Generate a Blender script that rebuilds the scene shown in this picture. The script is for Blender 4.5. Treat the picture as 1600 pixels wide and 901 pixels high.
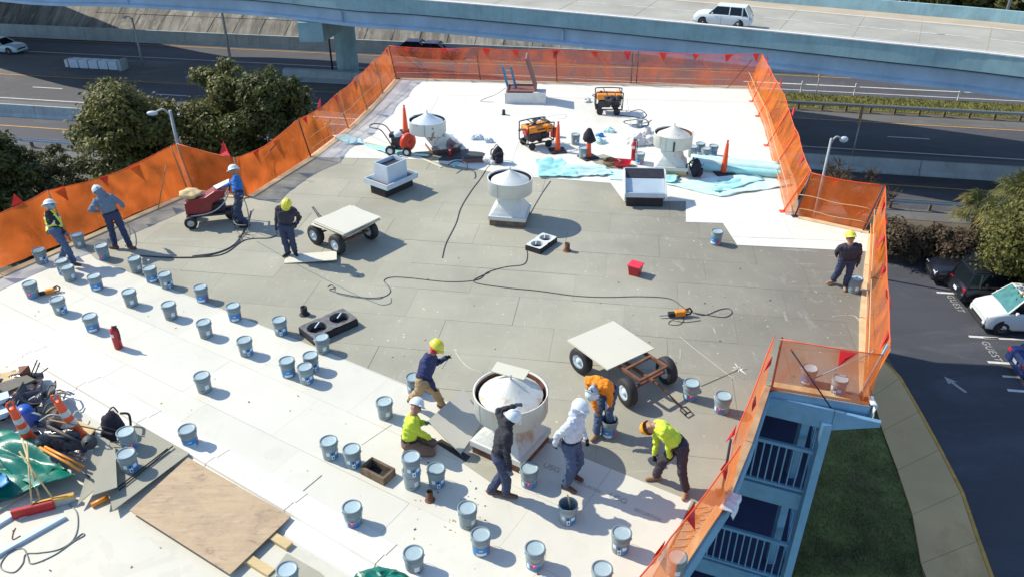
import bpy, math, random
import numpy as np
from mathutils import Vector, Matrix, Euler, noise as mnoise
R = math.radians
random.seed(7)
rng = np.random.default_rng(7)
scene = bpy.context.scene
for o in list(bpy.data.objects): bpy.data.objects.remove(o)

# ---------------------------------------------------------------- camera
CAM_H = 9.535; PITCH = 0.53641; FPX = 1220.8
cam_data = bpy.data.cameras.new('camera'); cam = bpy.data.objects.new('camera', cam_data)
scene.collection.objects.link(cam)
cam.location = (0, 0, CAM_H); cam.rotation_euler = (math.pi/2 - PITCH, 0, 0)
cam_data.sensor_width = 36; cam_data.lens = FPX*36/1600
cam_data.clip_start = 0.3; cam_data.clip_end = 1500
scene.camera = cam
# ---------------------------------------------------------------- sky and sun
SUN_EL = R(41); SUN_AZ = R(-23)          # azimuth in which the light travels
world = bpy.data.worlds.new("World"); scene.world = world; world.use_nodes = True
wn = world.node_tree.nodes; wl = world.node_tree.links
bg = wn['Background']; sky = wn.new('ShaderNodeTexSky'); sky.sky_type = 'NISHITA'
sky.sun_disc = False; sky.sun_elevation = SUN_EL; sky.sun_rotation = R(-67)
sky.air_density = 1.0; sky.dust_density = 0.3; sky.ozone_density = 2.0
wl.new(sky.outputs[0], bg.inputs[0]); bg.inputs[1].default_value = 0.15
sl = bpy.data.lights.new('sun', 'SUN'); sun = bpy.data.objects.new('sun', sl)
scene.collection.objects.link(sun)
sl.energy = 4.1; sl.angle = R(0.5); sl.color = (1.0, 0.92, 0.76)
ld = Vector((math.cos(SUN_EL)*math.cos(SUN_AZ), math.cos(SUN_EL)*math.sin(SUN_AZ), -math.sin(SUN_EL)))
sun.rotation_euler = ld.to_track_quat('-Z', 'Y').to_euler(); sun.location = (-30, 20, 40)
scene.view_settings.view_transform = 'Standard'; scene.view_settings.look = 'None'
scene.view_settings.exposure = 0.54; scene.view_settings.gamma = 1.0
scene.render.engine = 'CYCLES'
scene.cycles.transparent_max_bounces = 16; scene.cycles.max_bounces = 6

# ---------------------------------------------------------------- helpers
C = scene.collection
GZ = -11.0                                # level of the ground below the roof
def at(px, py, z=0.0):
    """point at height z that the surveyed pixel of the 1600 x 901 photograph looks at"""
    a = px-800; b = py-450.5
    d = (a, FPX*math.cos(PITCH)-b*math.sin(PITCH), -FPX*math.sin(PITCH)-b*math.cos(PITCH))
    t = (z-CAM_H)/d[2]
    return Vector((d[0]*t, d[1]*t, z))

def tag(o, label=None, cat=None, group=None, kind=None):
    if label: o['label'] = label
    if cat: o['category'] = cat
    if group: o['group'] = group
    if kind: o['kind'] = kind
    return o
def empty(name, loc, label, cat, group=None, rz=0.0, kind=None):
    o = bpy.data.objects.new(name, None); C.objects.link(o)
    o.location = loc; o.rotation_euler = (0, 0, rz); o.empty_display_size = 0.2
    return tag(o, label, cat, group, kind)
def copy_tree(o, parent=None):
    c = o.copy(); C.objects.link(c); c.parent = parent
    for ch in list(o.children): copy_tree(ch, c)
    return c

class MB:
    def __init__(s): s.v = []; s.f = []; s.mi = []; s.sm = []
    def add(s, vs, fs, mi=0, sm=False):
        n = len(s.v); s.v += [tuple(v) for v in vs]
        for f in fs: s.f.append(tuple(i+n for i in f)); s.mi.append(mi); s.sm.append(sm)
        return s
    def box(s, c, d, rz=0.0, mi=0, M=None):
        x, y, z = d[0]/2, d[1]/2, d[2]/2
        vs = [Vector((a*x, b*y, e*z)) for e in (-1, 1) for a, b in ((-1,-1),(1,-1),(1,1),(-1,1))]
        if M is None: M = Matrix.Rotation(rz, 3, 'Z')
        vs = [M @ v + Vector(c) for v in vs]
        return s.add(vs, [(3,2,1,0),(4,5,6,7),(0,1,5,4),(1,2,6,5),(2,3,7,6),(3,0,4,7)], mi)
    def bar(s, a, b, w, h, mi=0, up=(0,0,1)):
        a = Vector(a); b = Vector(b); d = b-a; L = d.length; d.normalize()
        u = Vector(up); sd = d.cross(u)
        if sd.length < 1e-4: sd = d.cross(Vector((1,0,0)))
        sd.normalize(); u = sd.cross(d)
        M = Matrix((d, sd, u)).transposed()
        return s.box((a+b)/2, (L, w, h), M=M, mi=mi)
    def tube(s, pts, r, n=8, mi=0, caps=True, sm=True, closed=False):
        pts = [Vector(p) for p in pts]; k = len(pts); vs = []
        rr = r if isinstance(r, (list, tuple)) else [r]*k
        up = Vector((0.13, 0.21, 0.97)).normalized(); prev = None
        for i, p in enumerate(pts):
            if closed: d = pts[(i+1) % k]-pts[i-1]
            else: d = pts[min(i+1, k-1)]-pts[max(i-1, 0)]
            if d.length < 1e-9: d = Vector((0,0,1))
            d.normalize()
            if prev is None:
                a = d.cross(up)
                if a.length < 0.05: a = d.cross(Vector((1,0,0)))
            else: a = prev - d*prev.dot(d)
            a.normalize(); prev = a; b = d.cross(a)
            for j in range(n):
                t = 2*math.pi*j/n; vs.append(p+(a*math.cos(t)+b*math.sin(t))*rr[i])
        fs = [(i*n+j, i*n+(j+1) % n, (i+1)*n+(j+1) % n, (i+1)*n+j) for i in range(k-1) for j in range(n)]
        if closed: fs += [((k-1)*n+j, (k-1)*n+(j+1) % n, (j+1) % n, j) for j in range(n)]
        s.add(vs, fs, mi, sm)
        if caps and not closed:
            q = len(s.v)-len(vs)
            s.f.append(tuple(q+j for j in reversed(range(n)))); s.mi.append(mi); s.sm.append(False)
            s.f.append(tuple(q+(k-1)*n+j for j in range(n))); s.mi.append(mi); s.sm.append(False)
        return s
    def lathe(s, prof, c=(0,0,0), n=24, mi=0, M=None, sm=True, a0=0.0, a1=2*math.pi):
        full = abs(a1-a0-2*math.pi) < 1e-6; m = n if full else n+1; vs = []
        for r, z in prof:
            for j in range(m):
                t = a0+(a1-a0)*j/n; v = Vector((r*math.cos(t), r*math.sin(t), z))
                if M is not None: v = M @ v
                vs.append(v+Vector(c))
        fs = []
        for i in range(len(prof)-1):
            for j in range(n):
                j2 = (j+1) % m if full else j+1
                fs.append((i*m+j, i*m+j2, (i+1)*m+j2, (i+1)*m+j))
        return s.add(vs, fs, mi, sm)
    def prism(s, poly, z0, z1, mi=0, top_mi=None):
        n = len(poly)
        area = sum(poly[i][0]*poly[(i+1) % n][1]-poly[(i+1) % n][0]*poly[i][1] for i in range(n))
        if area < 0: poly = poly[::-1]
        vs = [(p[0], p[1], z0) for p in poly]+[(p[0], p[1], z1) for p in poly]
        s.add(vs, [tuple(reversed(range(n)))]+[(i, (i+1) % n, n+(i+1) % n, n+i) for i in range(n)], mi)
        q = len(s.v)-2*n; s.f.append(tuple(q+n+i for i in range(n))); s.mi.append(mi if top_mi is None else top_mi); s.sm.append(False)
        return s
    def sphere(s, c, r, n=12, m=8, mi=0, sc=(1,1,1), M=None):
        prof = [(math.sin(math.pi*i/m)*r+1e-5, -math.cos(math.pi*i/m)*r) for i in range(m+1)]
        S = Matrix.Diagonal(Vector(sc)); S = (M @ S) if M is not None else S
        return s.lathe(prof, c, n, mi, M=S)
    def mesh(s, name, mats):
        me = bpy.data.meshes.new(name); me.from_pydata(s.v, [], s.f)
        for m in (mats if isinstance(mats, (list, tuple)) else [mats]): me.materials.append(m)
        me.polygons.foreach_set('material_index', s.mi); me.polygons.foreach_set('use_smooth', s.sm)
        me.update(); return me
    def build(s, name, mats, parent=None, loc=None, rz=None):
        o = bpy.data.objects.new(name, s.mesh(name, mats)); C.objects.link(o)
        if parent is not None: o.parent = parent
        if loc is not None: o.location = loc
        if rz is not None: o.rotation_euler = (0, 0, rz)
        return o
def bevel(o, w=0.01, seg=2):
    m = o.modifiers.new('bevel', 'BEVEL'); m.width = w; m.segments = seg; m.limit_method = 'ANGLE'; return o
def spline(pts, sub=6, closed=False):
    P = [Vector(p) for p in pts]; n = len(P); out = []
    for i in range(n if closed else n-1):
        p0 = P[i-1] if (i > 0 or closed) else P[0]; p1 = P[i]; p2 = P[(i+1) % n]
        p3 = P[(i+2) % n] if (closed or i+2 < n) else P[-1]
        for k in range(sub):
            t = k/sub
            out.append(0.5*((2*p1)+(p2-p0)*t+(2*p0-5*p1+4*p2-p3)*t*t+(3*p1-p0-3*p2+p3)*t**3))
    if not closed: out.append(P[-1])
    return out
def fast_mesh(name, verts, quads, mats, mi=None, smooth=False):
    me = bpy.data.meshes.new(name); verts = np.asarray(verts, np.float32); quads = np.asarray(quads, np.int32)
    k = quads.shape[1]
    me.vertices.add(len(verts)); me.vertices.foreach_set('co', verts.ravel())
    me.loops.add(quads.size); me.loops.foreach_set('vertex_index', quads.ravel())
    me.polygons.add(len(quads)); me.polygons.foreach_set('loop_start', np.arange(0, quads.size, k, dtype=np.int32))
    me.polygons.foreach_set('loop_total', np.full(len(quads), k, np.int32))
    for m in mats: me.materials.append(m)
    if mi is not None: me.polygons.foreach_set('material_index', np.asarray(mi, np.int32))
    me.update(calc_edges=True); me.validate(); return me

# ---------------------------------------------------------------- materials
def mk(name):
    m = bpy.data.materials.new(name); m.use_nodes = True; nt = m.node_tree
    return m, nt, nt.nodes['Principled BSDF']
class NT:
    def __init__(s, nt): s.nt = nt; s.pos = None
    def n(s, t, **k):
        o = s.nt.nodes.new(t)
        for a, b in k.items(): setattr(o, a, b)
        return o
    def l(s, a, b): s.nt.links.new(a, b)
    def coord(s, obj=False, scale=(1,1,1), rot=(0,0,0)):
        if obj: src = s.n('ShaderNodeTexCoord').outputs['Object']
        else: src = s.n('ShaderNodeNewGeometry').outputs['Position']
        mp = s.n('ShaderNodeMapping'); mp.inputs['Scale'].default_value = scale; mp.inputs['Rotation'].default_value = rot
        s.l(src, mp.inputs[0]); return mp.outputs[0]
    def noise(s, vec, scale, detail=4, rough=0.55, dist=0.0):
        o = s.n('ShaderNodeTexNoise'); o.inputs['Scale'].default_value = scale; o.inputs['Detail'].default_value = detail
        o.inputs['Roughness'].default_value = rough; o.inputs['Distortion'].default_value = dist
        s.l(vec, o.inputs['Vector']); return o.outputs['Fac']
    def ramp(s, fac, a, b, lo=0.0, hi=1.0):
        o = s.n('ShaderNodeMapRange'); o.inputs[1].default_value = a; o.inputs[2].default_value = b
        o.inputs[3].default_value = lo; o.inputs[4].default_value = hi; s.l(fac, o.inputs[0]); return o.outputs[0]
    def mix(s, fac, a, b, mode='MIX'):
        o = s.n('ShaderNodeMix', data_type='RGBA', blend_type=mode)
        if isinstance(fac, (int, float)): o.inputs[0].default_value = fac
        else: s.l(fac, o.inputs[0])
        for i, x in ((6, a), (7, b)):
            if isinstance(x, (tuple, list)): o.inputs[i].default_value = (*x[:3], 1)
            else: s.l(x, o.inputs[i])
        return o.outputs[2]
    def math(s, op, a, b=0.0):
        o = s.n('ShaderNodeMath', operation=op)
        for i, x in ((0, a), (1, b)):
            if isinstance(x, (int, float)): o.inputs[i].default_value = x
            else: s.l(x, o.inputs[i])
        return o.outputs[0]
def tint(c, k): return tuple(max(0, min(1, x*k)) for x in c)
def mat(name, col, rough=0.6, var=0.15, scale=6.0, bump=0.0, bscale=None, metal=0.0, obj=True, dirt=0.0, dirtcol=(0.12,0.10,0.08), spec=0.5, stretch=(1,1,1), rnd=0.0):
    m, nt, p = mk(name); N = NT(nt); co = N.coord(obj, stretch)
    nz = N.noise(co, scale, 5, 0.6)
    c = N.mix(N.ramp(nz, 0.3, 0.7), tint(col, 1-var), tint(col, 1+var))
    if dirt > 0:
        d = N.noise(co, scale*0.6, 6, 0.7, 0.4); c = N.mix(N.ramp(d, 0.55, 0.72, 0, dirt), c, dirtcol)
    if rnd > 0:
        oi = N.n('ShaderNodeObjectInfo'); r = N.ramp(oi.outputs['Random'], 0, 1, 1-rnd, 1+rnd)
        hs = N.n('ShaderNodeHueSaturation'); N.l(c, hs.inputs['Color']); N.l(r, hs.inputs['Value']); c = hs.outputs[0]
    N.l(c, p.inputs['Base Color']); p.inputs['Roughness'].default_value = rough; p.inputs['Metallic'].default_value = metal
    p.inputs['Specular IOR Level'].default_value = spec
    if bump > 0:
        b = N.n('ShaderNodeBump'); b.inputs['Strength'].default_value = bump; b.inputs['Distance'].default_value = 0.02
        N.l(N.noise(co, bscale or scale*6, 4, 0.6), b.inputs['Height']); N.l(b.outputs[0], p.inputs['Normal'])
    return m
MT = {}
def roofboard_mat():
    m, nt, p = mk('grey coverboard'); N = NT(nt); co = N.coord(False)
    oi = N.n('ShaderNodeObjectInfo')
    c = N.mix(N.ramp(N.noise(co, 0.35, 5, 0.6), 0.3, 0.7), (0.285,0.278,0.222), (0.39,0.38,0.305))
    # weathered older boards towards the stair side
    sx = N.n('ShaderNodeSeparateXYZ'); N.l(co, sx.inputs[0])
    old = N.ramp(N.math('ADD', sx.outputs[0], N.math('MULTIPLY', N.noise(co, 0.5, 3), 5.0)), 4.0, 9.5)
    c = N.mix(old, c, (0.185,0.178,0.15))
    r = N.ramp(oi.outputs['Random'], 0, 1, 0.95, 1.04)
    hs = N.n('ShaderNodeHueSaturation'); N.l(c, hs.inputs['Color']); N.l(r, hs.inputs['Value']); c = hs.outputs[0]
    # dust smears, scuffs, footprints, paint flecks
    c = N.mix(N.ramp(N.noise(N.coord(False, (2.2,0.8,1), (0,0,0.5)), 1.6, 8, 0.75, 0.8), 0.56, 0.75, 0, 0.35), c, (0.50,0.485,0.44))
    c = N.mix(N.ramp(N.noise(N.coord(False, (9,1.5,1), (0,0,0.9)), 1.6, 5, 0.6, 1.5), 0.66, 0.72, 0, 0.45), c, (0.58,0.57,0.53))
    c = N.mix(N.ramp(N.noise(N.coord(False, (1.5,10,1), (0,0,0.2)), 1.4, 5, 0.6, 1.5), 0.68, 0.73, 0, 0.4), c, (0.56,0.55,0.5))
    v = N.n('ShaderNodeTexVoronoi'); v.inputs['Scale'].default_value = 6.0; N.l(N.coord(False, (1,1,1)), v.inputs['Vector'])
    sel = N.n('ShaderNodeSeparateColor'); N.l(v.outputs['Color'], sel.inputs[0])
    fl = N.math('MULTIPLY', N.math('LESS_THAN', v.outputs['Distance'], 0.13), N.math('GREATER_THAN', sel.outputs[0], 0.80))
    msk = N.ramp(N.noise(co, 0.7, 4), 0.42, 0.62)
    c = N.mix(N.math('MULTIPLY', N.math('MULTIPLY', fl, msk), 0.75), c, (0.70,0.69,0.64))
    v2 = N.n('ShaderNodeTexVoronoi'); v2.inputs['Scale'].default_value = 2.3; N.l(N.coord(False, (1,1.3,1), (0,0,1)), v2.inputs['Vector'])
    s2 = N.n('ShaderNodeSeparateColor'); N.l(v2.outputs['Color'], s2.inputs[0])
    ns = N.math('ADD', v2.outputs['Distance'], N.math('MULTIPLY', N.noise(co, 9, 3), 0.16))
    f2 = N.math('MULTIPLY', N.math('LESS_THAN', ns, 0.125), N.math('GREATER_THAN', s2.outputs[1], 0.45))
    c = N.mix(N.math('MULTIPLY', N.math('MULTIPLY', f2, msk), 0.6), c, (0.68,0.66,0.60))
    c = N.mix(N.ramp(N.noise(N.coord(False, (3.2,3.2,1), (0,0,0.4)), 1.5, 7, 0.8, 2.2), 0.60, 0.66, 0, 0.30), c, (0.20,0.19,0.165))
    c = N.mix(N.ramp(N.noise(N.coord(False, (0.5,6,1), (0,0,0.75)), 1.1, 6, 0.7, 0.8), 0.62, 0.68, 0, 0.35), c, (0.50,0.49,0.44))
    d = N.ramp(N.noise(co, 3.3, 6, 0.7), 0.64, 0.78, 0, 0.35); c = N.mix(d, c, (0.13,0.12,0.10))
    N.l(c, p.inputs['Base Color']); p.inputs['Roughness'].default_value = 0.85
    b = N.n('ShaderNodeBump'); b.inputs['Strength'].default_value = 0.25; b.inputs['Distance'].default_value = 0.01
    N.l(N.noise(co, 40, 4), b.inputs['Height']); N.l(b.outputs[0], p.inputs['Normal'])
    return m
def whiteboard_mat(name, base, dirt=0.25, r=0.5):
    m, nt, p = mk(name); N = NT(nt); co = N.coord(False)
    c = N.mix(N.ramp(N.noise(co, 0.5, 5, 0.6), 0.3, 0.7), tint(base, 0.93), tint(base, 1.04))
    c = N.mix(N.ramp(N.noise(co, 1.7, 8, 0.75, 0.6), 0.52, 0.78, 0, dirt), c, (0.50,0.46,0.38))
    c = N.mix(N.ramp(N.noise(N.coord(False, (1.2,6,1), (0,0,0.6)), 1.3, 6, 0.7, 1.0), 0.62, 0.75, 0, dirt), c, (0.55,0.53,0.49))
    c = N.mix(N.ramp(N.noise(N.coord(False, (4,1.2,1), (0,0,1.1)), 1.7, 8, 0.8, 1.8), 0.60, 0.70, 0, dirt*0.9), c, (0.42,0.40,0.35))
    c = N.mix(N.ramp(N.noise(co, 0.9, 3, 0.5, 2.5), 0.60, 0.615, 0, dirt*0.5), c, (0.45,0.42,0.34))
    v = N.n('ShaderNodeTexVoronoi'); v.inputs['Scale'].default_value = 4.0; N.l(co, v.inputs['Vector'])
    s = N.n('ShaderNodeSeparateColor'); N.l(v.outputs['Color'], s.inputs[0])
    f = N.math('MULTIPLY', N.math('LESS_THAN', v.outputs['Distance'], 0.05), N.math('GREATER_THAN', s.outputs[0], 0.72))
    c = N.mix(N.math('MULTIPLY', f, 0.7), c, (0.25,0.20,0.15))
    oi = N.n('ShaderNodeObjectInfo'); hs = N.n('ShaderNodeHueSaturation'); N.l(c, hs.inputs['Color'])
    N.l(N.ramp(oi.outputs['Random'], 0, 1, 0.96, 1.03), hs.inputs['Value']); c = hs.outputs[0]
    N.l(c, p.inputs['Base Color']); p.inputs['Roughness'].default_value = r
    b = N.n('ShaderNodeBump'); b.inputs['Strength'].default_value = 0.15; b.inputs['Distance'].default_value = 0.01
    N.l(N.noise(co, 8, 5), b.inputs['Height']); N.l(b.outputs[0], p.inputs['Normal'])
    return m
def asphalt_mat(name, base, crack=0.3):
    m, nt, p = mk(name); N = NT(nt); co = N.coord(False)
    c = N.mix(N.ramp(N.noise(co, 0.12, 5, 0.6), 0.3, 0.7), tint(base, 0.85), tint(base, 1.2))
    c = N.mix(N.ramp(N.noise(N.coord(False, (0.06,1.1,1), (0,0,0.177)), 0.8, 4), 0.4, 0.7, 0, 0.35), c, tint(base, 0.6))
    c = N.mix(N.ramp(N.noise(co, 12, 4, 0.8), 0.3, 0.8, 0, 0.5), c, tint(base, 1.5))
    c = N.mix(N.ramp(N.noise(N.coord(False, (0.5,1.3,1), (0,0,0.3)), 0.35, 6, 0.7, 1.0), 0.50, 0.68, 0, 0.55), c, tint(base, 1.9))
    c = N.mix(N.ramp(N.noise(co, 0.8, 5, 0.7, 0.6), 0.64, 0.72, 0, 0.5), c, tint(base, 0.5))
    v = N.n('ShaderNodeTexVoronoi', feature='DISTANCE_TO_EDGE'); v.inputs['Scale'].default_value = 0.16
    mp = N.n('ShaderNodeVectorMath', operation='ADD'); nz = N.n('ShaderNodeTexNoise'); nz.inputs['Scale'].default_value = 0.5; N.l(co, nz.inputs['Vector'])
    sc = N.n('ShaderNodeVectorMath', operation='SCALE'); sc.inputs['Scale'].default_value = 3.0; N.l(nz.outputs['Color'], sc.inputs[0])
    N.l(co, mp.inputs[0]); N.l(sc.outputs[0], mp.inputs[1]); N.l(mp.outputs[0], v.inputs['Vector'])
    c = N.mix(N.math('MULTIPLY', N.math('LESS_THAN', v.outputs['Distance'], 0.006), crack), c, tint(base, 0.35))
    N.l(c, p.inputs['Base Color']); p.inputs['Roughness'].default_value = 0.85
    b = N.n('ShaderNodeBump'); b.inputs['Strength'].default_value = 0.3; b.inputs['Distance'].default_value = 0.01
    N.l(N.noise(co, 60, 3), b.inputs['Height']); N.l(b.outputs[0], p.inputs['Normal'])
    return m
def concrete_mat(name, base, streak=0.4, sc=0.8):
    m, nt, p = mk(name); N = NT(nt); co = N.coord(False)
    c = N.mix(N.ramp(N.noise(co, sc, 6, 0.65), 0.3, 0.7), tint(base, 0.8), tint(base, 1.15))
    c = N.mix(N.ramp(N.noise(N.coord(False, (2.2,2.2,0.15)), 1.2, 5, 0.6), 0.5, 0.72, 0, streak), c, tint(base, 0.45))
    c = N.mix(N.ramp(N.noise(co, sc*6, 6, 0.7), 0.5, 0.8, 0, 0.3), c, tint(base, 1.35))
    N.l(c, p.inputs['Base Color']); p.inputs['Roughness'].default_value = 0.8
    return m
def net_mat(name, col, alpha):
    m, nt, p = mk(name); N = NT(nt); co = N.coord(False)
    # fine diamond mesh of the netting carried by alpha, with denser folds and worn spots
    tr = N.n('ShaderNodeBsdfTransparent'); tl = N.n('ShaderNodeBsdfTranslucent'); df = N.n('ShaderNodeBsdfDiffuse')
    c = N.mix(N.ramp(N.noise(co, 1.4, 4), 0.3, 0.7), tint(col, 0.85), tint(col, 1.1))
    N.l(c, df.inputs[0]); N.l(c, tl.inputs[0])
    ms = N.n('ShaderNodeMixShader'); ms.inputs[0].default_value = 0.45; N.l(df.outputs[0], ms.inputs[1]); N.l(tl.outputs[0], ms.inputs[2])
    fold = N.noise(N.coord(False, (1.0,1.0,0.7), (0.3,0.2,0.5)), 1.3, 3, 0.5, 0.8)
    a = N.ramp(fold, 0.32, 0.70, alpha-0.20, alpha+0.22)
    mx = N.n('ShaderNodeMixShader'); N.l(a, mx.inputs[0]); N.l(tr.outputs[0], mx.inputs[1]); N.l(ms.outputs[0], mx.inputs[2])
    out = nt.nodes['Material Output']; N.l(mx.outputs[0], out.inputs[0]); nt.nodes.remove(p)
    return m
def leaf_mat(name, a, b, sp=0.3):
    m, nt, p = mk(name); N = NT(nt); co = N.coord(False)
    c = N.mix(N.ramp(N.noise(co, 0.9, 4, 0.6), 0.35, 0.65), a, b)
    c = N.mix(N.ramp(N.noise(co, 9, 3), 0.4, 0.75, 0, 0.5), c, tint(b, 1.5))
    N.l(c, p.inputs['Base Color']); p.inputs['Roughness'].default_value = 0.55; p.inputs['Specular IOR Level'].default_value = sp
    tl = N.n('ShaderNodeBsdfTranslucent'); N.l(c, tl.inputs[0]); mx = N.n('ShaderNodeMixShader'); mx.inputs[0].default_value = 0.25
    N.l(p.outputs[0], mx.inputs[1]); N.l(tl.outputs[0], mx.inputs[2]); N.l(mx.outputs[0], nt.nodes['Material Output'].inputs[0])
    return m
def peel_mat():
    m, nt, p = mk('peeling white paint'); N = NT(nt); co = N.coord(True)
    c = N.mix(N.ramp(N.noise(co, 2.2, 7, 0.62, 0.5), 0.545, 0.56), (0.62,0.68,0.70), (0.27,0.22,0.24))
    c = N.mix(N.ramp(N.noise(co, 7, 4), 0.6, 0.8, 0, 0.4), c, (0.30,0.33,0.34))
    N.l(c, p.inputs['Base Color']); p.inputs['Roughness'].default_value = 0.6; return m
def rustwhite_mat():
    m, nt, p = mk('white paint with rust runs'); N = NT(nt); co = N.coord(True)
    c = N.mix(N.ramp(N.noise(co, 3, 5), 0.3, 0.7), (0.54,0.56,0.53), (0.66,0.66,0.61))
    c = N.mix(N.ramp(N.noise(N.coord(True, (3,3,0.5)), 1.3, 4), 0.60, 0.72, 0, 0.75), c, (0.42,0.20,0.08))
    c = N.mix(N.ramp(N.noise(co, 11, 6, 0.7), 0.60, 0.68, 0, 0.5), c, (0.28,0.27,0.26))
    N.l(c, p.inputs['Base Color']); p.inputs['Roughness'].default_value = 0.55; return m
def ply_mat():
    m, nt, p = mk('weathered plywood'); N = NT(nt); co = N.coord(True)
    g = N.noise(N.coord(True, (0.5,7,1)), 2.2, 7, 0.7, 1.2)
    c = N.mix(N.ramp(g, 0.3, 0.7), (0.39,0.285,0.175), (0.53,0.405,0.265))
    c = N.mix(N.ramp(N.noise(co, 1.6, 5, 0.7), 0.45, 0.70, 0, 0.6), c, (0.30,0.22,0.16))
    c = N.mix(N.ramp(N.noise(N.coord(True, (1,2.2,1)), 1.8, 8, 0.8, 1.5), 0.54, 0.66, 0, 0.6), c, (0.14,0.09,0.06))
    N.l(c, p.inputs['Base Color']); p.inputs['Roughness'].default_value = 0.8; return m

def slope_mat():
    m, nt, p = mk('stained slope paving'); N = NT(nt); co = N.coord(False)
    c = N.mix(N.ramp(N.noise(co, 0.35, 6, 0.65), 0.3, 0.7), (0.20,0.185,0.155), (0.34,0.32,0.27))
    c = N.mix(N.ramp(N.noise(N.coord(False, (0.9,0.10,0.05), (0,0,0.18)), 1.3, 6, 0.7), 0.42, 0.62, 0, 0.85), c, (0.075,0.07,0.06))
    c = N.mix(N.ramp(N.noise(N.coord(False, (1.3,0.5,0.5), (0,0,0.18)), 1.1, 6, 0.7), 0.56, 0.70, 0, 0.7), c, (0.46,0.43,0.36))
    oi = N.n('ShaderNodeObjectInfo'); hs = N.n('ShaderNodeHueSaturation'); N.l(c, hs.inputs['Color']); N.l(N.ramp(oi.outputs['Random'], 0, 1, 0.82, 1.12), hs.inputs['Value'])
    N.l(hs.outputs[0], p.inputs['Base Color']); p.inputs['Roughness'].default_value = 0.9; return m
MT['board'] = roofboard_mat()
MT['lboard2'] = whiteboard_mat('dusty grey ridge', (0.46,0.45,0.38), 0.2)
MT['lboard'] = whiteboard_mat('light grey board', (0.50,0.49,0.43), 0.2)
MT['tar'] = mat('tar stained metal', (0.13,0.13,0.135), 0.7, 0.5, 9, 0.2)
MT['worn'] = mat('worn white road paint', (0.36,0.36,0.36), 0.8, 0.35, 14, obj=False)
MT['wboard'] = whiteboard_mat('off white coverboard', (0.63,0.62,0.545), 0.22)
MT['memb'] = whiteboard_mat('white roof membrane', (0.71,0.70,0.635), 0.22)
MT['dirtymemb'] = whiteboard_mat('trodden white membrane', (0.60,0.585,0.50), 0.45)
MT['cardboardtop'] = whiteboard_mat('new coverboard', (0.62,0.60,0.50), 0.1)
MT['under'] = mat('dark insulation gap', (0.16,0.15,0.125), 0.9)
MT['asph'] = asphalt_mat('highway asphalt', (0.062,0.063,0.072))
MT['asphlot'] = asphalt_mat('parking lot asphalt', (0.052,0.056,0.068), 0.0)
MT['shoulder'] = asphalt_mat('pale shoulder', (0.10,0.10,0.10))
MT['deck'] = concrete_mat('bridge deck concrete', (0.36,0.35,0.30), 0.0, 0.3)
MT['conc'] = concrete_mat('barrier concrete', (0.34,0.40,0.42), 0.35)
MT['girder'] = concrete_mat('painted blue girder', (0.36,0.50,0.64), 0.10, 0.3)
MT['parapet'] = concrete_mat('parapet concrete', (0.27,0.43,0.47), 0.3, 0.8)
MT['slope'] = slope_mat()
MT['grass'] = mat('rough grass', (0.15,0.15,0.035), 0.9, 0.45, 1.5, 0.6, 30, obj=False)
MT['lawn'] = mat('lawn', (0.17,0.19,0.055), 0.9, 0.45, 0.7, 0.6, 30, obj=False, dirt=0.6, dirtcol=(0.22,0.17,0.08))
MT['soil'] = mat('soil', (0.10,0.085,0.06), 0.9, 0.4, 0.4, 0.4, 10, obj=False)
MT['dust'] = mat('dusty bridge shoulder', (0.42,0.36,0.27), 0.9, 0.12, 0.5, obj=False)
MT['walk'] = mat('sidewalk', (0.64,0.44,0.21), 0.85, 0.12, 0.4, 0.1, obj=False, dirt=0.7, dirtcol=(0.42,0.22,0.08))
MT['yellow'] = mat('road yellow paint', (0.55,0.30,0.06), 0.7, 0.2, 5, obj=False)
MT['wpaint'] = mat('road white paint', (0.62,0.62,0.60), 0.7, 0.15, 5, obj=False)
MT['curbyellow'] = mat('curb yellow paint', (0.60,0.34,0.07), 0.8, 0.2, 3, obj=False, dirt=0.6, dirtcol=(0.35,0.25,0.14))
MT['galv'] = mat('galvanised steel', (0.42,0.45,0.47), 0.45, 0.12, 8, metal=0.5)
MT['pole'] = mat('weathered grey pole', (0.33,0.36,0.38), 0.6, 0.12, 6)
MT['net'] = net_mat('orange debris netting', (0.92,0.23,0.05), 0.54)
MT['netdense'] = net_mat('dense orange debris netting', (0.95,0.21,0.045), 0.62)
MT['netr'] = net_mat('bright orange netting', (0.92,0.24,0.05), 0.58)
MT['netp'] = net_mat('thin orange netting', (0.95,0.19,0.07), 0.44)
MT['red'] = mat('red pennant plastic', (0.62,0.012,0.02), 0.4, 0.1, 5)
MT['redpaint'] = mat('red enamel', (0.42,0.02,0.025), 0.35, 0.12, 8)
MT['orangep'] = mat('orange enamel', (0.75,0.26,0.02), 0.4, 0.1, 8, dirt=0.3)
MT['cone'] = mat('orange cone plastic', (0.78,0.09,0.02), 0.45, 0.08, 5, dirt=0.1)
MT['refl'] = mat('reflective band', (0.55,0.60,0.62), 0.4, 0.08, 12)
MT['black'] = mat('black rubber', (0.02,0.02,0.023), 0.7, 0.25, 8, 0.1)
MT['dark'] = mat('dark steel', (0.04,0.04,0.05), 0.5, 0.25, 8, metal=0.3)
MT['purple'] = mat('dark post', (0.035,0.03,0.06), 0.5, 0.2, 8)
MT['white'] = mat('white painted metal', (0.60,0.63,0.62), 0.45, 0.06, 4, dirt=0.25, dirtcol=(0.35,0.34,0.3))
MT['bluewhite'] = mat('pale blue white metal', (0.50,0.60,0.68), 0.45, 0.06, 4, dirt=0.2, dirtcol=(0.3,0.3,0.3))
MT['rustw'] = rustwhite_mat(); MT['peel'] = peel_mat(); MT['ply'] = ply_mat()
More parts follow.
